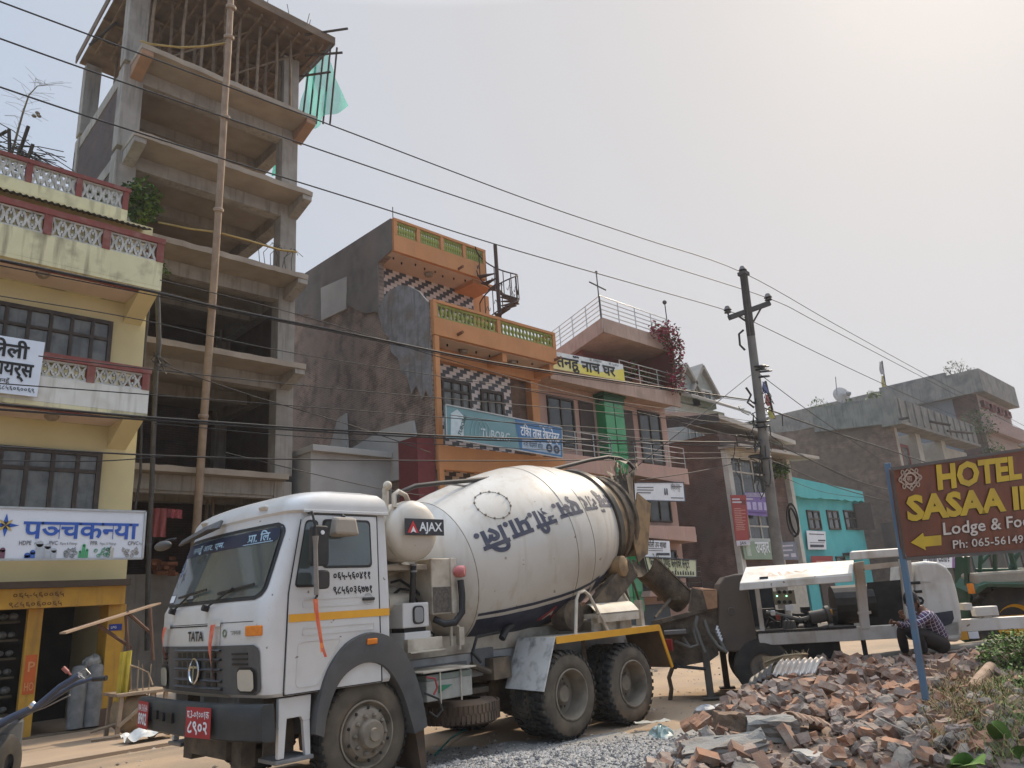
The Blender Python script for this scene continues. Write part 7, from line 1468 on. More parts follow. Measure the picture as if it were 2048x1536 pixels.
for s in (1.0, .62):
    P4 = [c+ex*s, c+ey*s, c-ex*s, c-ey*s]
    for i in range(4): mb.bar(P4[i]+ntc*.01, P4[(i+1) % 4]+ntc*.01, .014, .006, ntc)
for s in (.72,):
    P4 = [c+(ex+ey)*s*.62, c+(ey-ex)*s*.62, c-(ex+ey)*s*.62, c+(ex-ey)*s*.62]
    for i in range(4): mb.bar(P4[i]+ntc*.011, P4[(i+1) % 4]+ntc*.011, .012, .006, ntc)
for k in range(8): a = math.pi/4*k; o_ = c+ex*math.cos(a)*.85+ey*math.sin(a)*.85; mb.lathe([(.018, -.003), (.03, -.003), (.03, .003), (.018, .003)], o_+ntc*.01, ntc, 10)
mb.build('diamond_emblem', LC, bd); lettering('सा', .09, LC, bd, lambda x, y: c+ex.normalized()*(x-.06)+ey.normalized()*(y-.03)+ntc*.012, .01)
PBLU = M('post blue', (.085, .15, .225), .6, (.095, .155, .215), 5, stain=(.12, .09, .07), stain_scale=4)
mb = MB(); b = atz(1852, 1400, .36); t_ = hp(1806, 1090)+CF*.05; mb.bar(b, t_+(t_-b)*.56, .062, .062); mb.build('post', PBLU, hs, bevel=.008)
mb = MB(); a = hp(2290, 1084)+CF*.05; mb.bar(Vector((a.x+.12, a.y-.1, .1)), a+Vector((0, 0, 1.2)), .075, .075); mb.build('post', PBLU, hs, bevel=.008)
# ================================================================== rubble, gravel and plants
HG = M('heap earth', (.22, .15, .105), .95, (.16, .115, .085), 6, stain=(.22, .2, .18), stain_scale=2, bump=.6, bscale=30)
mb = MB()
def hfn(a, b):
    l = -.2+14*a; d = 4.4+9.6*b; return ld(l, d, max(-.06, heap(l, d)-.03))
mb.grid(hfn, 140, 110); o = mb.build('rubble_ground', HG, None, 70); tag(o, 'earth and dust under the brick rubble', 'rubble', None, 'stuff')
GRV = M('gravel grey', (.34, .32, .29), .95, (.23, .22, .2), 40, stain=(.33, .31, .28), stain_scale=1.5, stain_amt=.6, bump=1, bscale=70)
mb = MB(); mb.grid(lambda a, b: ld(-2.6+6.2*a, 6.0+4.6*b, gravel(-2.6+6.2*a, 6.0+4.6*b)-.012+.02*noise.noise((a*30, b*30, 2))-.05*(abs(a-.5)*2)**6-.05*(abs(b-.5)*2)**6), 110, 90); o = mb.build('gravel', GRV, None, 70); tag(o, 'spread grey gravel in front of the truck wheels', 'gravel', None, 'stuff')
rnd = random.Random(5); mb = MB()
OCT = [(0, 0, 1), (1, 0, 0), (0, 1, 0), (-1, 0, 0), (0, -1, 0), (0, 0, -1)]; OF = [(0, 1, 2), (0, 2, 3), (0, 3, 4), (0, 4, 1), (5, 2, 1), (5, 3, 2), (5, 4, 3), (5, 1, 4)]
for k in range(15000):
    l = rnd.gauss(.25, 1.0); d = rnd.gauss(7.9, .75)
    if not (6.3 < d < 10.3) or abs(l-.3) > 2.2: continue
    s = rnd.uniform(.006, .02)*(1 if rnd.random() < .95 else 2); p = ld(l, d, gravel(l, d)+.02*noise.noise(((l+2.6)/6.2*30, (d-6.0)/4.6*30, 2))-.008); a = rnd.uniform(0, 6.3); ca, sa = math.cos(a), math.sin(a); sx, sy, sz = s*rnd.uniform(.8, 1.5), s, s*rnd.uniform(.5, .9)
    mb.m = rnd.choice((0, 0, 1, 2)); mb.add([(p.x+(x*ca-y*sa)*sx, p.y+(x*sa+y*ca)*sy, p.z+z*sz) for x, y, z in OCT], OF)
o = mb.build('gravel_stones', [M('stone pale', (.42, .39, .35), .9), M('stone mid', (.27, .255, .235), .9), M('stone dark', (.1, .1, .105), .9)]); tag(o, 'loose gravel stones', 'gravel', None, 'stuff')
# ---- brick and stone shapes
def chunk(kind, seed):
    r = random.Random(seed); bm = bmesh.new(); bmesh.ops.create_cube(bm, size=1)
    dims = (.23, .11, .075) if kind == 'brick' else ((r.uniform(.1, .16), .11, .075) if kind == 'half' else (r.uniform(.11, .19), r.uniform(.09, .14), r.uniform(.06, .11)))
    bmesh.ops.subdivide_edges(bm, edges=bm.edges[:], cuts=1 if kind != 'stone' else 2, use_grid_fill=True)
    j = .06 if kind == 'brick' else .14 if kind == 'half' else .22
    for v in bm.verts:
        if kind == 'stone': v.co = v.co.lerp(v.co.normalized()*.62, .45)
        if kind == 'half' and v.co.x > .2: v.co.x += r.uniform(-.35, .05)
        v.co += Vector((r.uniform(-j, j), r.uniform(-j, j), r.uniform(-j, j)))*.5
        v.co.x *= dims[0]; v.co.y *= dims[1]; v.co.z *= dims[2]
    me = bpy.data.meshes.new('broken_brick' if kind != 'stone' else 'rubble_stone'); bm.to_mesh(me); bm.free(); return me
BR1 = M('brick orange', (.34, .18, .105), .9, (.24, .135, .088), 9, stain=(.38, .3, .235), stain_scale=5, stain_amt=.9, bump=.3, bscale=50); BR2 = M('brick dull red', (.25, .145, .095), .92, (.18, .11, .078), 9, stain=(.33, .27, .21), stain_scale=6, stain_amt=.8, bump=.3, bscale=50); BR3 = M('brick mortar coated', (.3, .235, .19), .95, (.24, .16, .12), 7, stain=(.33, .3, .27), stain_scale=5, bump=.4, bscale=40); ST1 = M('rubble grey', (.27, .225, .18), .95, (.2, .165, .135), 7, stain=(.3, .28, .25), stain_scale=4, bump=.4, bscale=40); ST2 = M('rubble dark grey', (.19, .15, .12), .95, (.14, .11, .09), 6, bump=.4, bscale=40)
BMESH = []
for i in range(14):
    me = chunk('brick' if i < 6 else 'half', 100+i); me.materials.append((BR1, BR2, BR1, BR3)[i % 4]); BMESH.append(me)
SMESH = []
for i in range(8):
    me = chunk('stone', 200+i); me.materials.append((ST1, ST2, ST1, BR3)[i % 4]); SMESH.append(me)
def seen(l, d):
    x = 1024+1500*l/d*1.065; return 1225 < x < 2110
def pxl(p): v = p-CP; w = v.dot(CF); return 1024+FPX*v.dot(CR)/w, 768-FPX*v.dot(CU)/w
spots = []; rnd = random.Random(12)
while len(spots) < 1750:
    d = 7.0+5.9*rnd.random()**.85; l = rnd.uniform(.2, 8)
    if seen(l, d) and heap(l, d) > .045 and (heap(l, d) > .1 or rnd.random() < .4):
        if l > 4.6 and d < 9.6 and rnd.random() < .45: continue
        x_, y_ = pxl(ld(l, d, heap(l, d)+.04))
        if 1375 < x_ < 1665 and 1432 < y_ < 1512 and rnd.random() < .85: continue
        if 1525 < x_ < 1640 and 1318 < y_ < 1352: continue
        spots.append((d, l))
spots.sort(); nb = ns = 0; small = MB(); sm_i = 0
for i, (d, l) in enumerate(spots):
    stone = rnd.random() < (.5 if d < 9.2 else .16) ; me = rnd.choice(SMESH if stone else BMESH)
    lift = rnd.choice((0, 0, .03, .07)); p = ld(l, d, heap(l, d)+.015+lift); rot = (rnd.gauss(0, .45), rnd.gauss(0, .45), rnd.uniform(0, 6.3)); s = rnd.uniform(.85, 1.2)*(1 if not stone else rnd.uniform(.7, 1.25))
    if (stone and ns < 290) or (not stone and nb < 290):
        o = bpy.data.objects.new('rubble_stone' if stone else 'broken_brick', me); COL.objects.link(o); o.location = p; o.rotation_euler = rot; o.scale = (s, s, s)
        if stone: ns += 1; tag(o, 'rough grey lump of stone or mortar lying in the brick rubble', 'stone', 'stones in the rubble heap')
        else: nb += 1; tag(o, 'loose broken clay brick lying in the rubble heap', 'brick', 'broken bricks in the rubble heap')
    else:
        Mx = Matrix.LocRotScale(p, __import__('mathutils').Euler(rot), Vector((s, s, s))); small.m = (3 if stone else 0)+rnd.choice((0, 1, 2) if not stone else (0, 1))
        small.add([Mx @ v.co for v in me.vertices], [tuple(f.vertices) for f in me.polygons])
o = small.build('brick_rubble', [BR1, BR2, BR3, ST1, ST2]); tag(o, 'rest of the broken brick and stone rubble behind', 'rubble', None, 'stuff')
mb = MB()
for k in range(5000):
    d = rnd.uniform(7, 12.4); l = rnd.uniform(.3, 8); h = heap(l, d)
    if h < .03: continue
    s = rnd.uniform(.008, .035); p = ld(l, d, h-.01); mb.m = rnd.choice((0, 0, 1, 2)); a = rnd.uniform(0, 6); ca, sa = math.cos(a), math.sin(a); mb.add([(p.x+(x*ca-y*sa)*s, p.y+(x*sa+y*ca)*s*.8, p.z+z*s*.6) for x, y, z in OCT], OF)
o = mb.build('brick_crumbs', [BR2, ST1, BR3]); tag(o, 'brick crumbs and small mortar bits', 'rubble', None, 'stuff')
mb = MB()
for k in range(2600):
    x, y = rnd.uniform(-2, 16), rnd.uniform(4.5, 15); p = Vector((x, y, -.02+.02*noise.noise((x*.35, y*.35, 1))-(max(0, y-10.5)*.05))); l, d = p.dot(RGT), p.dot(FWD)
    if d < 6 or noise.noise((x*.8, y*.8, 4)) < -.15: continue
    s = rnd.choice((.008, .012, .018, .03)); mb.m = rnd.choice((0, 0, 1, 2)); a = rnd.uniform(0, 6); ca, sa = math.cos(a), math.sin(a); mb.add([(p.x+(u*ca-v*sa)*s*1.3, p.y+(u*sa+v*ca)*s, p.z+z*s*.6) for u, v, z in OCT], OF)
o = mb.build('road_stones', [ST1, M('stone pale', (.36, .34, .31), .9), BR3]); tag(o, 'loose stones and grit on the dusty road', 'gravel', None, 'stuff')
# ---- larger pieces
def onheap(px, py, dz=0):
    """ground point of the heap under a sight line"""
    for i in range(900):
        dd = 4+i*.01; p = atd(px, py, dd); l, d = p.dot(RGT), p.dot(FWD)
        if p.z < heap(l, d)+dz: return p
    return atz(px, py, .2)
def piece(name, label, cat, c, dims, rz, tilt, mat, bev=.015, rough=.012, seed=1):
    bm = bmesh.new(); bmesh.ops.create_cube(bm, size=1); bmesh.ops.subdivide_edges(bm, edges=bm.edges[:], cuts=4, use_grid_fill=True); r = random.Random(seed)
    for v in bm.verts: v.co = Vector((v.co.x*dims[0], v.co.y*dims[1], v.co.z*dims[2]))+Vector((r.uniform(-1, 1), r.uniform(-1, 1), r.uniform(-1, 1)))*rough
    me = bpy.data.meshes.new(name); bm.to_mesh(me); bm.free(); me.materials.append(mat); o = bpy.data.objects.new(name, me); COL.objects.link(o)
    o.location = c; o.rotation_euler = (tilt[0], tilt[1], rz); return tag(o, label, cat)
WDM = M('old timber', (.2, .13, .085), .9, (.13, .09, .06), 14, bump=.4, bscale=60); SLB = M('cement slab', (.25, .235, .21), .95, (.18, .17, .15), 4, stain=(.2, .14, .1), stain_scale=3, bump=.5, bscale=30)
piece('timber_block', 'short square block of brown timber standing on the gravel side of the heap', 'timber', onheap(1462, 1478)+Vector((0, 0, .12)), (.27, .2, .26), R(-35), (.05, .05), WDM, seed=2)
piece('cement_slab', 'long broken cement beam lying right of the timber block', 'slab', onheap(1545, 1474)+Vector((0, 0, .08)), (.5, .26, .19), R(-48), (.06, .05), SLB, seed=3, rough=.02)
piece('cement_slab', 'tilted slab of rough cement carrying loose bricks at the front of the heap', 'slab', onheap(1450, 1508)+Vector((0, 0, .08)), (.75, .36, .07), R(-55), (.12, -.1), SLB, seed=4, rough=.025)
piece('cement_slab', 'flat cement slab at the bottom edge of the picture', 'slab', onheap(1640, 1528)+Vector((0, 0, .05)), (.34, .3, .05), R(-30), (.1, .2), M('pale cement', (.36, .34, .31), .95), seed=5)
for k, (px, py) in enumerate(((1385, 1473), (1405, 1470), (1450, 1480))): piece('leaning_brick', ('orange brick leaning at the left end of the tilted slab', 'orange brick leaning second from the left on the tilted slab', 'paler brick lying on the middle of the tilted slab')[k], 'brick', onheap(px, py)+Vector((0, 0, .14)), (.23, .11, .075), R(-60+40*k), (.5, -.4), BR1, rough=.006, seed=k)
def sheet(name, label, c0, c1, c2, mat, n=9):
    """corrugated sheet from corner c0 along c1 (ridges) and c2"""
    u, v = c1-c0, c2-c0; nn = u.cross(v).normalized(); nn = nn if nn.z > 0 else -nn; m = MB(); L = v.length
    m.grid(lambda a, b: c0+u*a+v*b+nn*(.018*math.sin(b*L/.076*2*math.pi)+.05*math.sin(a*2.5)), 6, int(L/.076*10)); o = m.build(name, mat, None, 80)
    sol = o.modifiers.new('t', 'SOLIDIFY'); sol.thickness = .002; return tag(o, label, 'metal sheet')
ZN = M('zinc sheet', (.5, .46, .42), .45, (.42, .38, .34), 4, stain=(.32, .22, .15), stain_scale=3, metal=.35)
a = atd(1543, 1352, 10.1); sheet('corrugated_sheet', 'pale corrugated metal sheet lying over the left shoulder of the brick heap', a, atd(1563, 1324, 10.6), atd(1632, 1348, 10.0), ZN)
a = onheap(1600, 1452, .06); sheet('corrugated_sheet', 'rusty edge of a corrugated sheet sticking out of the middle of the heap', a+Vector((0, 0, .06)), a+FWD*.5+Vector((0, 0, .02)), onheap(1668, 1462, .06)+Vector((0, 0, .03)), M('rusty sheet', (.33, .22, .15), .7, (.24, .15, .1), 5))
a = atd(1480, 1370, 10.0); sheet('corrugated_sheet', 'dark edge of a corrugated sheet hanging down the left end of the heap', atd(1495, 1378, 10.1), atd(1512, 1358, 10.6), atd(1544, 1346, 10.05), M('dark sheet', (.06, .055, .05), .6))
bk = thing('wicker_basket', 'flattened woven basket with frayed rim beside the corrugated sheet', 'basket', onheap(1570, 1345))
WK = M('wicker', (.33, .25, .15), .9, (.24, .175, .1), 60, bump=.6, bscale=120); c = atd(1573, 1322, 10.75); mb = MB()
mb.grid(lambda a, b: c+RGT*((a-.5)*.62)+Vector((0, 0, -.12+.2*b))+FWD*(.25*math.sin(math.pi*a)*(1-.3*b))*-1, 16, 6); mb.grid(lambda a, b: c+RGT*((a-.5)*.62)+Vector((0, 0, -.1+.17*b))+FWD*.1, 12, 4); mb.build('weave', WK, bk, 60)
mb = MB(); mb.tube([c+RGT*(-.31), c+RGT*-.1+Vector((0, 0, .09))-FWD*.2, c+RGT*.15+Vector((0, 0, .1))-FWD*.22, c+RGT*.31+Vector((0, 0, .07))], .018, 6)
for k in range(26): s = c+RGT*rnd.uniform(.0, .31)+Vector((0, 0, .08)); mb.tube([s, s+Vector((rnd.uniform(-.07, .07), rnd.uniform(-.07, .07), rnd.uniform(-.02, .07)))], .004, 4)
mb.build('rim', WK, bk)
lg = thing('log', 'short pale tree log leaning on the rubble right of the sign post', 'log', onheap(1960, 1375)); a, b = onheap(1945, 1388)+Vector((0, 0, .05)), onheap(1988, 1362)+Vector((0, 0, .16)); mb = MB(); mb.tube([a, (a+b)/2+Vector((0, 0, .01)), b], [.06, .065, .07], 10); mb.build('trunk', M('pale bark', (.36, .25, .17), .9, (.27, .18, .12), 9, bump=.4), lg, 60)
pl = thing('plastic_bag', 'crumpled greenish clear plastic bag on the gravel by the rear wheel', 'plastic bag', atz(1325, 1470, .05)); c = atz(1325, 1474, .06); mb = MB()
mb.grid(lambda a, b: c+Vector((math.cos(a*6.283)*math.sin(b*3.14), math.sin(a*6.283)*math.sin(b*3.14), -math.cos(b*3.14)*.75))*.15*(1+.5*noise.noise((math.cos(a*6.283)*2.5, math.sin(a*6.283)*2.5, b*5))), 24, 14, True); mb.build('film', M('bag film', (.28, .33, .3), .25, (.16, .24, .21), 14, stain=(.45, .45, .42), stain_scale=9, stain_amt=.8, spec=.7), pl, 25)
pl = thing('paper_scrap', 'flat pale scrap of packing lying behind the plastic bag', 'litter', atz(1300, 1448, .05)); c = atz(1305, 1448, .05); mb = MB(); mb.grid(lambda a, b: c+RGT*(a-.5)*.45+FWD*(b-.5)*.14+Vector((0, 0, .03*noise.noise((a*5, b*5, 1))+.03)), 8, 4); mb.build('sheet', M('packing scrap', (.36, .36, .32), .7), pl, 50)
for k, (px, py, s, lb) in enumerate(((1410, 1415, .12, 'pale crumpled sack lying on the ground between pump legs and heap'), (1440, 1412, .1, 'white and blue packet lying left of the heap top'))):
    c = atz(px, py+6, .06); t = thing('rubbish', lb, 'litter', c); mb = MB(); mb.grid(lambda a, b: c+Vector((math.cos(a*6.283)*math.sin(b*3.14)*1.5, math.sin(a*6.283)*math.sin(b*3.14), -math.cos(b*3.14)*.6))*s*(1+.5*noise.noise((math.cos(a*6.283)*2, math.sin(a*6.283)*2, b*4+k*9))), 16, 10, True); mb.build('wrapper', M('wrapper%d' % k, (.3, .31, .32), .6, (.38, .38, .38), 12), t, 40)
# blue green hose on the gravel under the truck
mb = MB(); mb.tube([atz(870, 1510, .03), atz(900, 1478, .03), atz(925, 1462, .03), atz(950, 1448, .03)], .012, 6); o = mb.build('garden_hose', M('hose teal', (.02, .2, .18), .5), None, 60); tag(o, 'thin teal hose lying on the gravel beside the front wheel', 'hose')
mb = MB(); a = onheap(1750, 1450, .1); mb.tube([a+Vector((0, 0, .1)), a+RGT*.03-FWD*.1+Vector((0, 0, .06)), a+RGT*.06-FWD*.3+Vector((0, 0, .03)), a+RGT*.1-FWD*.5+Vector((0, 0, .0))], .006, 5); o = mb.build('wire_piece', M('pale wire', (.4, .36, .3), .7), None, 60); tag(o, 'thin pale wire lying on the grey stones', 'wire')
# ---- dry grass, bush and leaves at the right
mb = MB(); rnd = random.Random(31)
for k in range(5200):
    px = rnd.gauss(1985, 75); py = rnd.gauss(1420, 40)
    if px < 1855 or py < 1345: continue
    q_ = onheap(px, py); l, d = q_.dot(RGT), q_.dot(FWD)
    p = ld(l, d, heap(l, d)+.0); a = rnd.uniform(0, 6.3); ln = rnd.uniform(.08, .32); b = Vector((math.cos(a), math.sin(a), rnd.uniform(-.1, .8)))*ln; w = Vector((-math.sin(a), math.cos(a), 0))*.004
    q1 = p+b*.6+Vector((0, 0, .06)); q2 = p+b+Vector((0, 0, rnd.uniform(-.08, .03))); mb.m = rnd.choice((0, 0, 1, 2)) if px < 1975 else rnd.choice((0, 2, 2)); mb.add([p-w, p+w, q1+w, q1-w, q2], [(0, 1, 2, 3), (3, 2, 4)])
o = mb.build('dry_grass', [M('straw', (.3, .2, .1), .9), M('straw dark', (.17, .11, .055), .9), M('grass green', (.12, .17, .04), .8, (.09, .13, .03))]); tag(o, 'matted dry brown grass on the right of the heap', 'grass', None, 'stuff')
def leaves(mb, c, rad, n, size, seed, sc=(1, 1, 1), flat=.3, mats=3):
    r = random.Random(seed)
    for k in range(n):
        while True:
            v = Vector((r.uniform(-1, 1), r.uniform(-1, 1), r.uniform(-1, 1)))
            if v.length < 1 and noise.noise(v*2.2+Vector((seed, 0, 0))) > -.12: break
        p = c+Vector((v.x*sc[0], v.y*sc[1], v.z*sc[2]))*rad; s = size*r.uniform(.6, 1.3); d = Vector((r.gauss(0, 1), r.gauss(0, 1), r.gauss(0, flat*2)-.2)).normalized(); x = d.cross(Vector((r.uniform(-.4, .4), r.uniform(-.4, .4), 1))).normalized(); up_ = x.cross(d)
        mb.m = r.randrange(mats); mb.add([p, p+d*s*.5+x*s*.28+up_*s*.08, p+d*s, p+d*s*.5-x*s*.28+up_*s*.08], [(0, 1, 2), (0, 2, 3)])
LF = [leafmat('leaf mid', (.07, .14, .02), (.05, .11, .018)), leafmat('leaf light', (.13, .2, .035), (.1, .17, .03)), leafmat('leaf dark', (.03, .07, .012), (.025, .055, .012))]
def shrub(name, label, cat, c, rad, n, size, seed, sc=(1, 1, 1), mats=None, stems=6, base=None):
    t = thing(name, label, cat, base or c-Vector((0, 0, rad*sc[2]))); m = MB(); leaves(m, c, rad, n, size, seed, sc); m.build('foliage', mats or LF, t)
    m = MB(); r = random.Random(seed); b = base or c-Vector((0, 0, rad*sc[2]))
    for k in range(stems): e = c+Vector((r.uniform(-.7, .7)*sc[0], r.uniform(-.7, .7)*sc[1], r.uniform(-.2, .7)*sc[2]))*rad; m.tube([b, b.lerp(e, .5)+Vector((r.uniform(-.1, .1)*rad, 0, .1*rad)), e], [rad*.03, rad*.022, rad*.01], 5)
    m.build('stem', M('stem brown', (.1, .075, .045), .9), t); return t
shrub('bush', 'bright green leafy bush at the right edge behind the rubble', 'bush', atd(2035, 1322, 9.6), .5, 3600, .06, 3, (1.2, .9, .75), mats=[LF[0], LF[1], LF[1]])
shrub('bush', 'low weedy green clump below the bright bush at the right edge', 'bush', atd(2050, 1385, 8.6), .3, 700, .06, 8, (1.1, .8, .55))
BAN = leafmat('banana leaf', (.1, .19, .035), (.075, .15, .03)); 
def blade(name, label, base, tip, wdt, seed, n=1):
    t = thing(name, label, 'plant', base); r = random.Random(seed); d = (tip-base); x = d.cross(-CF).normalized(); m = MB()
    m.grid(lambda a, b: base+d*b+x*((a-.5)*wdt*math.sin(math.pi*(.08+.9*b))**.7)+CF*(-.12*b*b+.04*abs(a-.5)*2)+Vector((0, 0, -.1*b*b)), 6, 14); m.build('leaf', BAN, t, 70)
    m = MB(); m.tube([base-Vector((0, 0, .1))]+[base+d*b+CF*(-.12*b*b-.004)+Vector((0, 0, -.1*b*b)) for b in (0, .3, .6, .95)], .006, 5); m.build('leaf_rib', M('rib pale green', (.2, .28, .08), .7), t); return t
blade('leafy_plant', 'large bright leaf rising from the bottom right corner', onheap(1955, 1550), atd(1880, 1486, 6.0), .2, 1); blade('leafy_plant', 'broad pale green leaf at the bottom edge under the dry grass', onheap(1925, 1545), atd(1945, 1485, 5.7), .26, 2); blade('leafy_plant', 'long slanting green leaf below the right edge grass', onheap(2030, 1500), atd(1962, 1412, 6.6), .17, 3); blade('leafy_plant', 'dark green leaf hanging at the right corner', onheap(2040, 1520), atd(2050, 1460, 6.3), .14, 4)
# ================================================================== climbing plants and pots on the houses
shrub('balcony_plant', 'light green bush spilling off the end of the yellow house roof parapet', 'plant', atd(283, 405, 18.2), .62, 900, .13, 5, (.75, .7, 1.0), base=atd(262, 440, 18.3))
shrub('balcony_plant', 'dull green bush over the corrugated awning of the yellow house', 'plant', atd(180, 405, 17.6), .55, 650, .13, 9, (.9, .6, .65), base=atd(180, 432, 17.8))
shrub('balcony_weed', 'small weed growing from the lower corner of the upper yellow balcony', 'plant', atd(315, 540, 16.9), .26, 200, .1, 14, (1, .7, .9), base=atd(312, 552, 17.1))
BOU = [leafmat('bougainvillea pink', (.4, .03, .1), (.3, .03, .08)), leafmat('bougainvillea red', (.24, .03, .05), (.18, .03, .04)), leafmat('leaf olive', (.07, .09, .03), (.055, .07, .025))]
t = thing('bougainvillea', 'pink flowering bougainvillea hanging down the right corner of the pink house', 'plant', aty(1350, 770, 17)); mb = MB()
for x, y, r_, n in ((1318, 665, .6, 150), (1340, 668, .7, 200), (1348, 700, .6, 200), (1356, 730, .45, 130), (1350, 765, .6, 260), (1358, 690, .4, 70), (1362, 745, .3, 50)): leaves(mb, aty(x, y, 16.7), r_, n, .17, int(x+y), (1, .5, .8))
mb.build('foliage', BOU, t); mb = MB(); mb.tube([aty(1352, 775, 16.8), aty(1349, 730, 16.7), aty(1344, 690, 16.7), aty(1325, 668, 16.8)], .04, 5); mb.tube([aty(1352, 720, 16.7), aty(1364, 735, 16.5), aty(1362, 765, 16.5)], .025, 4); mb.build('stem', MATS['stem brown'], t)
for k, (x, y, lb) in enumerate(((1270, 742, 'dark red potted plants along the left of the upper pink balcony rail'), (1305, 755, 'leafy pots behind the middle of the upper pink balcony rail'))):
    c = aty(x, y, 17.3); t = thing('potted_plant', lb, 'plant', c-Vector((0, 0, .7))); mb = MB(); leaves(mb, c, .6, 220, .16, 40+k, (1.3, .6, .7)); mb.build('foliage', [BOU[1], LF[2], LF[0]] if k == 0 else [LF[2], LF[0], BOU[1]], t)
    mb = MB(); mb.lathe([(.0, 0), (.2, 0), (.28, .4), (.24, .4), (0, .36)], (c.x, c.y, c.z-.75), (0, 0, 1), 14); mb.build('pot', M('clay pot', (.25, .1, .06), .9), t)
for k, (x, y, r_, lb, Y) in enumerate(((1640, 818, 1.1, 'yellowish bush at the left end of the brown brick roof', 24), (1672, 825, 1.0, 'darker bush under the satellite dish on the brick roof', 25), (1700, 812, .7, 'small leafy plant right of the satellite dish', 23), (1750, 800, .9, 'loose leafy plant by the white prayer flag', 20), (1915, 745, 1.7, 'dark leaved plant on top of the taller window row house', 20), (1945, 752, 1.0, 'small dark plant at the corner of the taller window row house', 19), (1958, 850, 1.9, 'dark green creeper on the terrace end below the window row house', 16.2), (1560, 938, .5, 'yellow flowering pot plant right of the street pole', 16.5), (1500, 870, .9, 'tangled greenery behind the street pole cables', 18.5), (1990, 905, 1.2, 'green bush above the hotel sign before the yellow wall', 16.5))):
    shrub('roof_plant', lb, 'plant', aty(x, y, Y), r_, int(260+90*r_), .2 if Y > 17 else .24, 60+k, (1.1, .7, .8), mats=[LF[2], LF[0], LF[2]] if k in (1, 4, 5, 6, 8) else None)
# trellis of dry branches on the yellow roof, upper left
t = thing('dry_trellis', 'tangle of bare branches and bamboo on the roof of the yellow house at upper left', 'dry plant', atd(60, 340, 19)); rnd = random.Random(77)
TW = M('dry twig', (.06, .048, .04), .9)
mb = MB()
for k in range(60):
    a = atd(rnd.uniform(-20, 75), rnd.uniform(288, 335), 19.5+rnd.uniform(-.5, .8)); b = a+Vector((rnd.uniform(-1.2, 1.2), rnd.uniform(-.4, .4), rnd.uniform(-.35, .35))); mb.tube([a, (a+b)/2+Vector((0, 0, rnd.uniform(-.1, .1))), b], .014, 4)
for k in range(8): mb.tube([atd(60+rnd.uniform(-40, 10), 300+rnd.uniform(-12, 10), 19.5), atd(115+rnd.uniform(-10, 14), 338+rnd.uniform(-3, 8), 19.3)], .012, 4)
mb.build('branch_mat', TW, t)
for p, q_ in (((33, 322), (57, 252)), ((52, 330), (66, 288)), ((20, 330), (18, 258)), ((0, 270), (14, 262))): mb = MB(); mb.tube([atd(*p, 19.3), atd(*q_, 19.3)], .045, 6); mb.build('bamboo_stake', TW, t)
mb = MB(); st = [atd(*p, 19.4) for p in ((20, 322), (35, 265), (46, 225), (58, 190), (75, 172), (100, 170))]; mb.tube(st, [.03, .028, .024, .018, .012, .006], 5)
for k in range(46):
    i = rnd.randrange(1, 5); a = st[i].lerp(st[i+1], rnd.random()); d = Vector((rnd.uniform(-1, 1), rnd.uniform(-.3, .3), rnd.uniform(-.3, .8))); mb.tube([a, a+d*.25, a+d*.55+Vector((0, 0, -.08))], .004, 4)
for p in ((68, 232), (75, 226), (78, 232)): mb.ball(atd(*p, 19.4), .06, 6, 5, (1, .6, .8))
mb.build('bare_shoot', M('pale dry shoot', (.2, .16, .11), .9), t)
# ================================================================== things in front of the yellow shop
def w2(x, y, Y): return aty(x, y, Y)
fb = thing('wooden_flap', 'slanting pale plywood flap propped up beside the yellow shop and the truck', 'board', w2(240, 1240, 14.6))
a, b = w2(132, 1268, 13.9), w2(322, 1208, 14.9); mb = MB(); mb.plate([a, b, b+Vector((.1, .8, .0)), a+Vector((.1, .8, .0))], (0, 0, .03)); mb.build('panel', M('pale ply', (.4, .29, .2), .8, (.34, .24, .165), 5), fb)
for p, q_ in (((196, 1250), (262, 1295)), ((255, 1225), (300, 1265)), ((300, 1215), (306, 1320)), ((252, 1230), (262, 1400))): mb = MB(); mb.tube([w2(*p, 14.6), w2(*q_, 14.8)], .03, 6); mb.build('strut', M('strut brown', (.16, .1, .075), .9), fb)
bn_ = thing('work_bench', 'rough wooden bench with clutter between the yellow shop and the truck bumper', 'bench', w2(270, 1430, 14.4))
BWD = M('bench wood', (.34, .26, .18), .9, (.26, .195, .135), 8)
a, b = w2(222, 1390, 14.4), w2(330, 1375, 14.4); mb = MB(); mb.box(a.x, b.x, 14.1, 14.8, a.z-.03, a.z+.02); mb.build('top', BWD, bn_, bevel=.006)
for x in (a.x+.06, a.x+.55, b.x-.1):
    for y in (14.15, 14.7): mb = MB(); mb.bar((x, y, -.1), (x+.03, y, a.z-.03), .06); mb.build('leg', BWD, bn_)
mb = MB(); mb.bar((a.x+.06, 14.12, .1), (a.x+.55, 14.12, a.z-.1), .05); mb.build('brace', BWD, bn_)
cr = thing('cardboard_box', 'crumpled tan sack under the wooden bench beside the bumper', 'sack', (a.x+.4, 14.4, 0)); mb = MB(); c = Vector((a.x+.35, 14.45, .28)); mb.grid(lambda u, v: c+Vector((math.cos(u*6.283)*math.sin(v*3.14)*.3, math.sin(u*6.283)*math.sin(v*3.14)*.24, -math.cos(v*3.14)*.33))*(1+.25*noise.noise((math.cos(u*6.283)*2, math.sin(u*6.283)*2, v*4))), 20, 12, True); mb.build('cloth', M('tan sack', (.33, .25, .16), .9, (.26, .19, .12), 9, bump=.3), cr, 50)
yc = cloth('yellow_cloth', 'yellow plastic sheet hanging in folds from the wooden flap', w2(240, 1305, 14.3), w2(266, 1300, 14.3), .78, M('yellow sheet', (.5, .4, .05), .5, (.42, .33, .05), 9), 'plastic sheet')
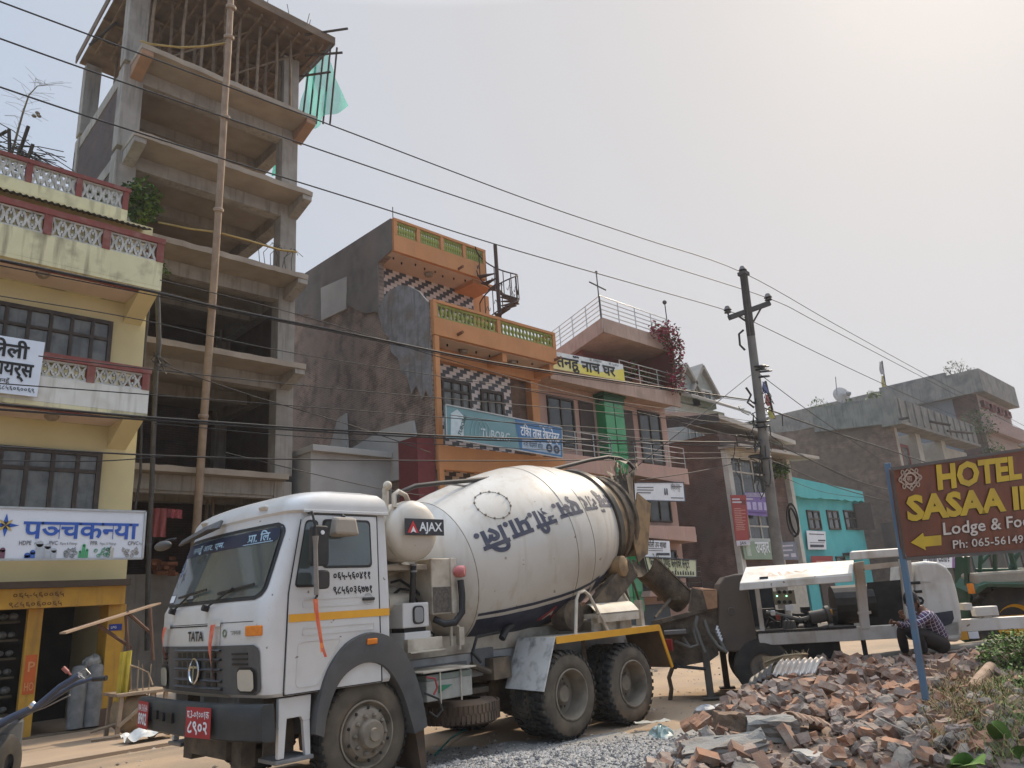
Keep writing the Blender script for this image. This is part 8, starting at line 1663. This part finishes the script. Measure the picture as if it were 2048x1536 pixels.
ch_ = thing('wire_rack', 'light wooden rack of thin sticks beside the truck grille', 'rack', w2(285, 1380, 14.3)); mb = MB()
for x in (262, 274, 286, 296): mb.tube([w2(x, 1392, 14.3), w2(x+rnd.uniform(-4, 8), 1318+rnd.uniform(0, 20), 14.3)], .012, 5)
mb.tube([w2(258, 1330, 14.3), w2(275, 1335, 14.3), w2(296, 1345, 14.3), w2(305, 1370, 14.3)], .016, 5); mb.build('sticks', BWD, ch_)
for k, (p, q_) in enumerate((((182, 1464), (264, 1438)), ((183, 1480), (312, 1462)))): o = MB().tube([w2(*p, 14.7-.5*k), w2(*q_, 14.2-.5*k)], .03, 6).build('wood_plank', BWD); tag(o, ('upper' if k == 0 else 'lower')+' of two long sticks lying on the step before the yellow shop', 'timber')
ps = thing('plastic_sheet', 'crumpled white plastic sheet on the pavement beside the bumper', 'plastic sheet', w2(300, 1472, 13.3)); c = w2(298, 1476, 13.2); mb = MB(); mb.grid(lambda u, v: c+Vector(((u-.5)*.75, (v-.5)*.5, .06+.13*noise.noise((u*4, v*4, 7)))), 22, 14); mb.build('film', M('white film', (.55, .55, .53), .35, (.45, .46, .45), 12), ps, 50)
wp = thing('wrapped_rolls', 'two tall plastic wrapped grey rolls standing in the shop doorway', 'pipe rolls', w2(170, 1460, 16.2))
for x, w_ in ((148, .14), (180, .15)):
    p = w2(x, 1465, 16.3); mb = MB(); mb.lathe([(0, 0), (w_, 0), (w_*1.05, .5), (w_*.95, 1.0), (w_*.8, 1.06), (0, 1.08)], (p.x, p.y, -.05), (0, 0, 1), 18); mb.build('roll', M('wrapped grey film', (.2, .21, .21), .35, (.15, .16, .16), 6, stain=(.3, .3, .3), stain_scale=7), wp, 50)
c = w2(185, 1330, 16.4); mb = MB(); mb.grid(lambda u, v: c+Vector((math.cos(u*6.283)*math.sin(v*3.14), math.sin(u*6.283)*math.sin(v*3.14), -math.cos(v*3.14)*1.1))*.17*(1+.35*noise.noise((math.cos(u*6.283)*2, math.sin(u*6.283)*2, v*4))), 18, 12, True); mb.build('film_bundle', M('clear bundle', (.3, .3, .28), .3, (.2, .2, .19), 12), wp, 40)
# two wheel tractor handles passing at the lower left
pt = thing('power_tiller', 'dark blue two wheeled tractor whose handlebars reach in from the lower left edge', 'tractor', atz(-60, 1530, 0))
TB = M('tiller blue', (.045, .06, .1), .5, (.06, .075, .11), 4); TG_ = M('tiller grey', (.1, .11, .12), .5, (.075, .08, .09), 5); td_ = 8.2
def tq_(x, y, d=0): return atd(x, y, td_+d)
mb = MB(); mb.tube([tq_(-60, 1480), tq_(30, 1432), tq_(78, 1410), tq_(120, 1374), tq_(160, 1350)], [.05, .042, .036, .034, .04], 10); mb.build('handlebar', TB, pt, 60)
mb = MB(); mb.tube([tq_(-60, 1465, .3), tq_(30, 1438, .3), tq_(90, 1405, .25), tq_(150, 1368, .2), tq_(180, 1359, .2), tq_(212, 1356, .2)], [.045, .04, .034, .028, .024, .02], 10); mb.build('handlebar', TB, pt, 60)
mb = MB(); mb.tube([tq_(186, 1358, .2), tq_(213, 1356, .2)], .03, 10); mb.build('grip', PLASTD, pt, 60)
mb = MB(); mb.tube([tq_(142, 1350), tq_(128, 1337)], [.012, .012], 6); mb.tube([tq_(136, 1345), tq_(126, 1335)], .022, 8); mb.build('clutch_lever', M('lever pink', (.35, .12, .1), .5), pt, 50)
mb = MB(); mb.tube([tq_(160, 1344), tq_(172, 1338), tq_(180, 1348), tq_(170, 1358), tq_(160, 1352)], .01, 5); mb.tube([tq_(20, 1440), tq_(90, 1415), tq_(140, 1390)], .008, 5); mb.build('control_wire', STEEL, pt, 50)
mb = MB(); mb.tube([tq_(62, 1408), tq_(68, 1413)], .04, 8); mb.build('clamp', CHROME, pt)
c = tq_(-45, 1520); mb = MB(); mb.ball(c, .34, 18, 12, (1, .7, 1.15)); mb.build('engine_hood', TG_, pt, 60)
c = tq_(-20, 1490, .1); mb = MB(); mb.cbox(c, (.5, .4, .5), R(30)); mb.build('gearbox', TG_, pt, bevel=.05)
for s in (-1, 1): c = atz(-70, 1536, .3)+Vector((s*.3, -s*.2, 0)); mb = MB(); mb.lathe([(.1, -.07), (.26, -.08), (.3, -.04), (.3, .04), (.26, .08), (.1, .07)], c, (.8, -.6, 0), 24); mb.build('wheel', RUBBER, pt, 50)
# ================================================================== squatting person
PD_ = 10.8
SKIN = M('skin', (.2, .105, .065), .6, (.17, .085, .052), 14); HAIR = M('black hair', (.012, .01, .009), .5); TRS = M('dark trousers', (.022, .018, .017), .9, (.04, .033, .03), 7)
SHIRT = bpy.data.materials.new('plaid shirt'); SHIRT.use_nodes = True; n = SHIRT.node_tree; b = n.nodes['Principled BSDF']; b.inputs['Roughness'].default_value = .9
tc = n.nodes.new('ShaderNodeTexCoord'); mp_ = n.nodes.new('ShaderNodeMapping'); mp_.inputs['Rotation'].default_value = (R(10), R(25), YAW); n.links.new(tc.outputs['Object'], mp_.inputs[0]); sp = n.nodes.new('ShaderNodeSeparateXYZ'); n.links.new(mp_.outputs[0], sp.inputs[0]); prev = None
col = n.nodes.new('ShaderNodeRGB'); col.outputs[0].default_value = (.1, .05, .11, 1); prev = col.outputs[0]
for ax, per, wd, c in (('X', .055, .4, (.035, .035, .09, 1)), ('Z', .055, .4, (.06, .025, .06, 1)), ('X', .055, .14, (.5, .48, .52, 1)), ('Z', .055, .14, (.5, .48, .52, 1))):
    d = n.nodes.new('ShaderNodeMath'); d.operation = 'DIVIDE'; d.inputs[1].default_value = per; n.links.new(sp.outputs[ax], d.inputs[0]); f = n.nodes.new('ShaderNodeMath'); f.operation = 'FRACT'; n.links.new(d.outputs[0], f.inputs[0]); l = n.nodes.new('ShaderNodeMath'); l.operation = 'LESS_THAN'; l.inputs[1].default_value = wd; n.links.new(f.outputs[0], l.inputs[0])
    mx = n.nodes.new('ShaderNodeMixRGB'); mx.inputs[2].default_value = c; n.links.new(l.outputs[0], mx.inputs[0]); n.links.new(prev, mx.inputs[1]); prev = mx.outputs[0]
n.links.new(prev, b.inputs['Base Color'])
def J(x, y, off=0): return atd(x, y, PD_+off)
def skin_mesh(name, verts, edges, mat, parent, root=0, sub=2):
    """continuous surface grown round a joint skeleton"""
    me = bpy.data.meshes.new(name); me.from_pydata([v[0] for v in verts], edges, []); o = bpy.data.objects.new(name, me); COL.objects.link(o)
    m = o.modifiers.new('s', 'SKIN'); m.use_smooth_shade = True; sv = me.skin_vertices[0].data
    for i, v in enumerate(verts): r = v[1]; sv[i].radius = r if isinstance(r, tuple) else (r, r); sv[i].use_root = (i == root)
    o.modifiers.new('d', 'SUBSURF').levels = sub; o.modifiers['d'].render_levels = sub; bpy.context.view_layer.update()
    ev = bpy.data.meshes.new_from_object(o.evaluated_get(bpy.context.evaluated_depsgraph_get())); ev.name = name; bpy.data.objects.remove(o); bpy.data.meshes.remove(me)
    ev.materials.clear(); ev.materials.append(mat); ev.polygons.foreach_set('use_smooth', [True]*len(ev.polygons)); return link(name, ev, parent)
ps_ = thing('person', 'person in a plaid shirt and dark trousers squatting beside the blue sign post', 'person', J(1850, 1318))
hipN, hipF = J(1884, 1290, -.1), J(1878, 1287, .12); pel = (hipN+hipF)/2; chest = J(1858, 1237, 0); belly = J(1876, 1264, .0); neck = J(1842, 1219, 0); shN, shF = J(1852, 1231, -.18), J(1840, 1230, .2)
knN, knF = J(1834, 1262, -.2), J(1800, 1256, .18); anN, anF = J(1850, 1312, -.17), J(1812, 1312, .2); toN, toF = J(1832, 1320, -.2), J(1798, 1320, .16)
elN, elF = J(1832, 1254, -.2), J(1812, 1254, .2); wrN, wrF = J(1810, 1238, -.1), J(1793, 1246, .06); haN, haF = J(1804, 1230, -.08), J(1785, 1242, .04)
hb = J(1836, 1212, 0); hd = J(1823, 1203, 0)
V = [(pel, .1), (belly, .12), (chest, .12), (neck, .055), (hb, .055), (shN, .06), (elN, .042), (wrN, .03), (shF, .06), (elF, .042), (wrF, .03), (hipN, .1), (knN, .065), (anN, .04), (toN, .035), (hipF, .1), (knF, .065), (anF, .04), (toF, .035)]
Ed = [(0, 1), (1, 2), (2, 3), (3, 4), (2, 5), (5, 6), (6, 7), (2, 8), (8, 9), (9, 10), (0, 11), (11, 12), (12, 13), (13, 14), (0, 15), (15, 16), (16, 17), (17, 18)]
body = skin_mesh('body', V, Ed, SKIN, ps_)
def sc_(i, k): return (V[i][0], V[i][1]*k)
sv = [sc_(0, 1.3), sc_(1, 1.25), sc_(2, 1.2), (V[3][0].lerp(V[2][0], .12), .075), sc_(5, 1.3), sc_(6, 1.45), (V[7][0].lerp(V[6][0], .12), .042), sc_(8, 1.3), sc_(9, 1.45), (V[10][0].lerp(V[9][0], .12), .042)]
skin_mesh('shirt', sv, [(0, 1), (1, 2), (2, 3), (2, 4), (4, 5), (5, 6), (2, 7), (7, 8), (8, 9)], SHIRT, ps_)
tv = [(V[0][0]+Vector((0, 0, -.01)), .115), sc_(11, 1.35), sc_(12, 1.45), (V[13][0]+Vector((0, 0, .03)), .06), sc_(15, 1.35), sc_(16, 1.4), (V[17][0]+Vector((0, 0, .03)), .06)]
skin_mesh('trousers', tv, [(0, 1), (1, 2), (2, 3), (0, 4), (4, 5), (5, 6)], TRS, ps_)
for a, t_ in ((V[13][0], V[14][0]), (V[17][0], V[18][0])):
    d = (t_-a); mb = MB(); mb.tube([a-d*.35+Vector((0, 0, -.02)), a+Vector((0, 0, -.025)), t_+Vector((0, 0, -.02)), t_+d*.35+Vector((0, 0, -.03))], [.035, .045, .05, .03], 10); mb.build('sandal', M('worn sandal', (.04, .035, .03), .8), ps_, 60)
# head: face turned to the left and a little towards the street
fwd = (-CR*.85 - CF*.45); fwd.z = -.12; fwd.normalize(); upv = Vector((0, 0, 1)); lft = upv.cross(fwd).normalized(); upv = fwd.cross(lft)
def hpt(f, l, u): return hd + (fwd*f + lft*l + upv*u)*1.12
mb = MB()
def hf(a, b):
    t = a*2*math.pi; p = (b-.5)*math.pi; f, l, u = math.cos(t)*math.cos(p), math.sin(t)*math.cos(p), math.sin(p)
    F = f*.1*(1.0 if u > -.2 else 1-.12*(-u)); Lr = l*.075*(1 if u > -.1 else 1-.38*(-u)); U = u*.125
    if f > 0:
        g = math.exp(-(l/.16)**2)
        F += g*(.024*math.exp(-((u+.12)/.14)**2) + .008*math.exp(-((u+.5)/.1)**2) + .012*math.exp(-((u+.82)/.14)**2) + .006*math.exp(-((u-.3)/.12)**2))
        F -= .012*math.exp(-((abs(l)-.38)/.15)**2)*math.exp(-((u-.08)/.12)**2)
    return hpt(F, Lr, U)
mb.grid(hf, 36, 26, True)
for s in (-1, 1): mb.ball(hpt(-.005, .077*s, -.01), .026, 8, 6, (.9, .5, 1.2))
head = mb.build('head', SKIN, body, 70)
for s in (-1, 1):
    mb = MB(); mb.ball(hpt(.086, .03*s, .012), .0115, 8, 6); mb.build('eye', M('eye', (.25, .23, .21), .3), head); mb = MB(); mb.ball(hpt(.0945, .031*s, .012), .006, 6, 5); mb.build('iris', BLACK, head)
    mb = MB(); mb.tube([hpt(.094, .014*s, .034), hpt(.096, .03*s, .04), hpt(.084, .05*s, .034)], .005, 5); mb.build('eyebrow', HAIR, head)
mb = MB(); mb.tube([hpt(.088, -.024, -.066), hpt(.1, 0, -.064), hpt(.088, .024, -.066)], [.004, .007, .004], 6); mb.build('mouth', M('lips', (.14, .055, .045), .6), head)
mb = MB()
def hr(a, b):
    t = a*2*math.pi; p = (b-.5)*math.pi; f, l, u = math.cos(t)*math.cos(p), math.sin(t)*math.cos(p), math.sin(p); k = 1.1+.05*noise.noise((f*6, l*6, u*6)); lo = .28 if f > .25 else (-.1 if f > -.15 else -.55); u = max(u, lo); q = math.sqrt(max(.02, 1-u*u)); nrm = math.hypot(f, l) or 1
    return hpt((f/nrm)*q*.1*k, (l/nrm)*q*.076*k, u*.128*k+.004)
mb.grid(hr, 36, 22, True); mb.build('hair', HAIR, body, 70)
# hands: palm with four curled fingers and a thumb, raised before the mouth
def hand(w, h, side, curl):
    d = (h-w).normalized(); x = d.cross(-CF).normalized(); up_ = x.cross(d).normalized(); vs = [(w, .024), (w+d*.05, (.036, .02)), (w+d*.085, (.038, .018))]; es = [(0, 1), (1, 2)]
    hm = skin_mesh('hand', vs, es, SKIN, body, 0, 2)
    for k, ln in enumerate((.07, .08, .075, .058)):
        o = (k-1.5)*.019; b0 = w+d*.088+x*o; b1 = b0+d*ln*.42+up_*side*ln*.1*curl; b2 = b1+d*ln*.3*(1-.5*curl)+up_*side*ln*.28*curl; b3 = b2+d*ln*.2*(1-curl)+up_*side*ln*.26*curl
        mb = MB(); mb.tube([b0-d*.012, b0, b1, b2, b3], [.0095, .0095, .0088, .008, .006], 8); mb.build('finger', SKIN, hm, 70)
    t0 = w+d*.03+x*-.032; mb = MB(); mb.tube([t0+x*.012, t0, t0-x*.018+d*.03+up_*side*.012, t0-x*.012+d*.056+up_*side*.024], [.012, .0115, .01, .007], 8); mb.build('thumb', SKIN, hm, 70)
hand(wrN, J(1800, 1222, -.1), 1, .35); hand(wrF, J(1780, 1243, .04), 1, .8)
# ================================================================== air
hm = bpy.data.materials.new('haze air'); hm.use_nodes = True; n = hm.node_tree; n.nodes.clear(); o_ = n.nodes.new('ShaderNodeOutputMaterial'); v_ = n.nodes.new('ShaderNodeVolumePrincipled')
v_.inputs['Color'].default_value = (.93, .93, .95, 1); v_.inputs['Density'].default_value = .0008; v_.inputs['Anisotropy'].default_value = .2; n.links.new(v_.outputs[0], o_.inputs['Volume'])
mb = MB(); mb.box(-170, 420, -80, 520, -2, 26); hz_ = mb.build('haze', hm); tag(hz_, 'thin dusty haze in the street', None, None, 'stuff')
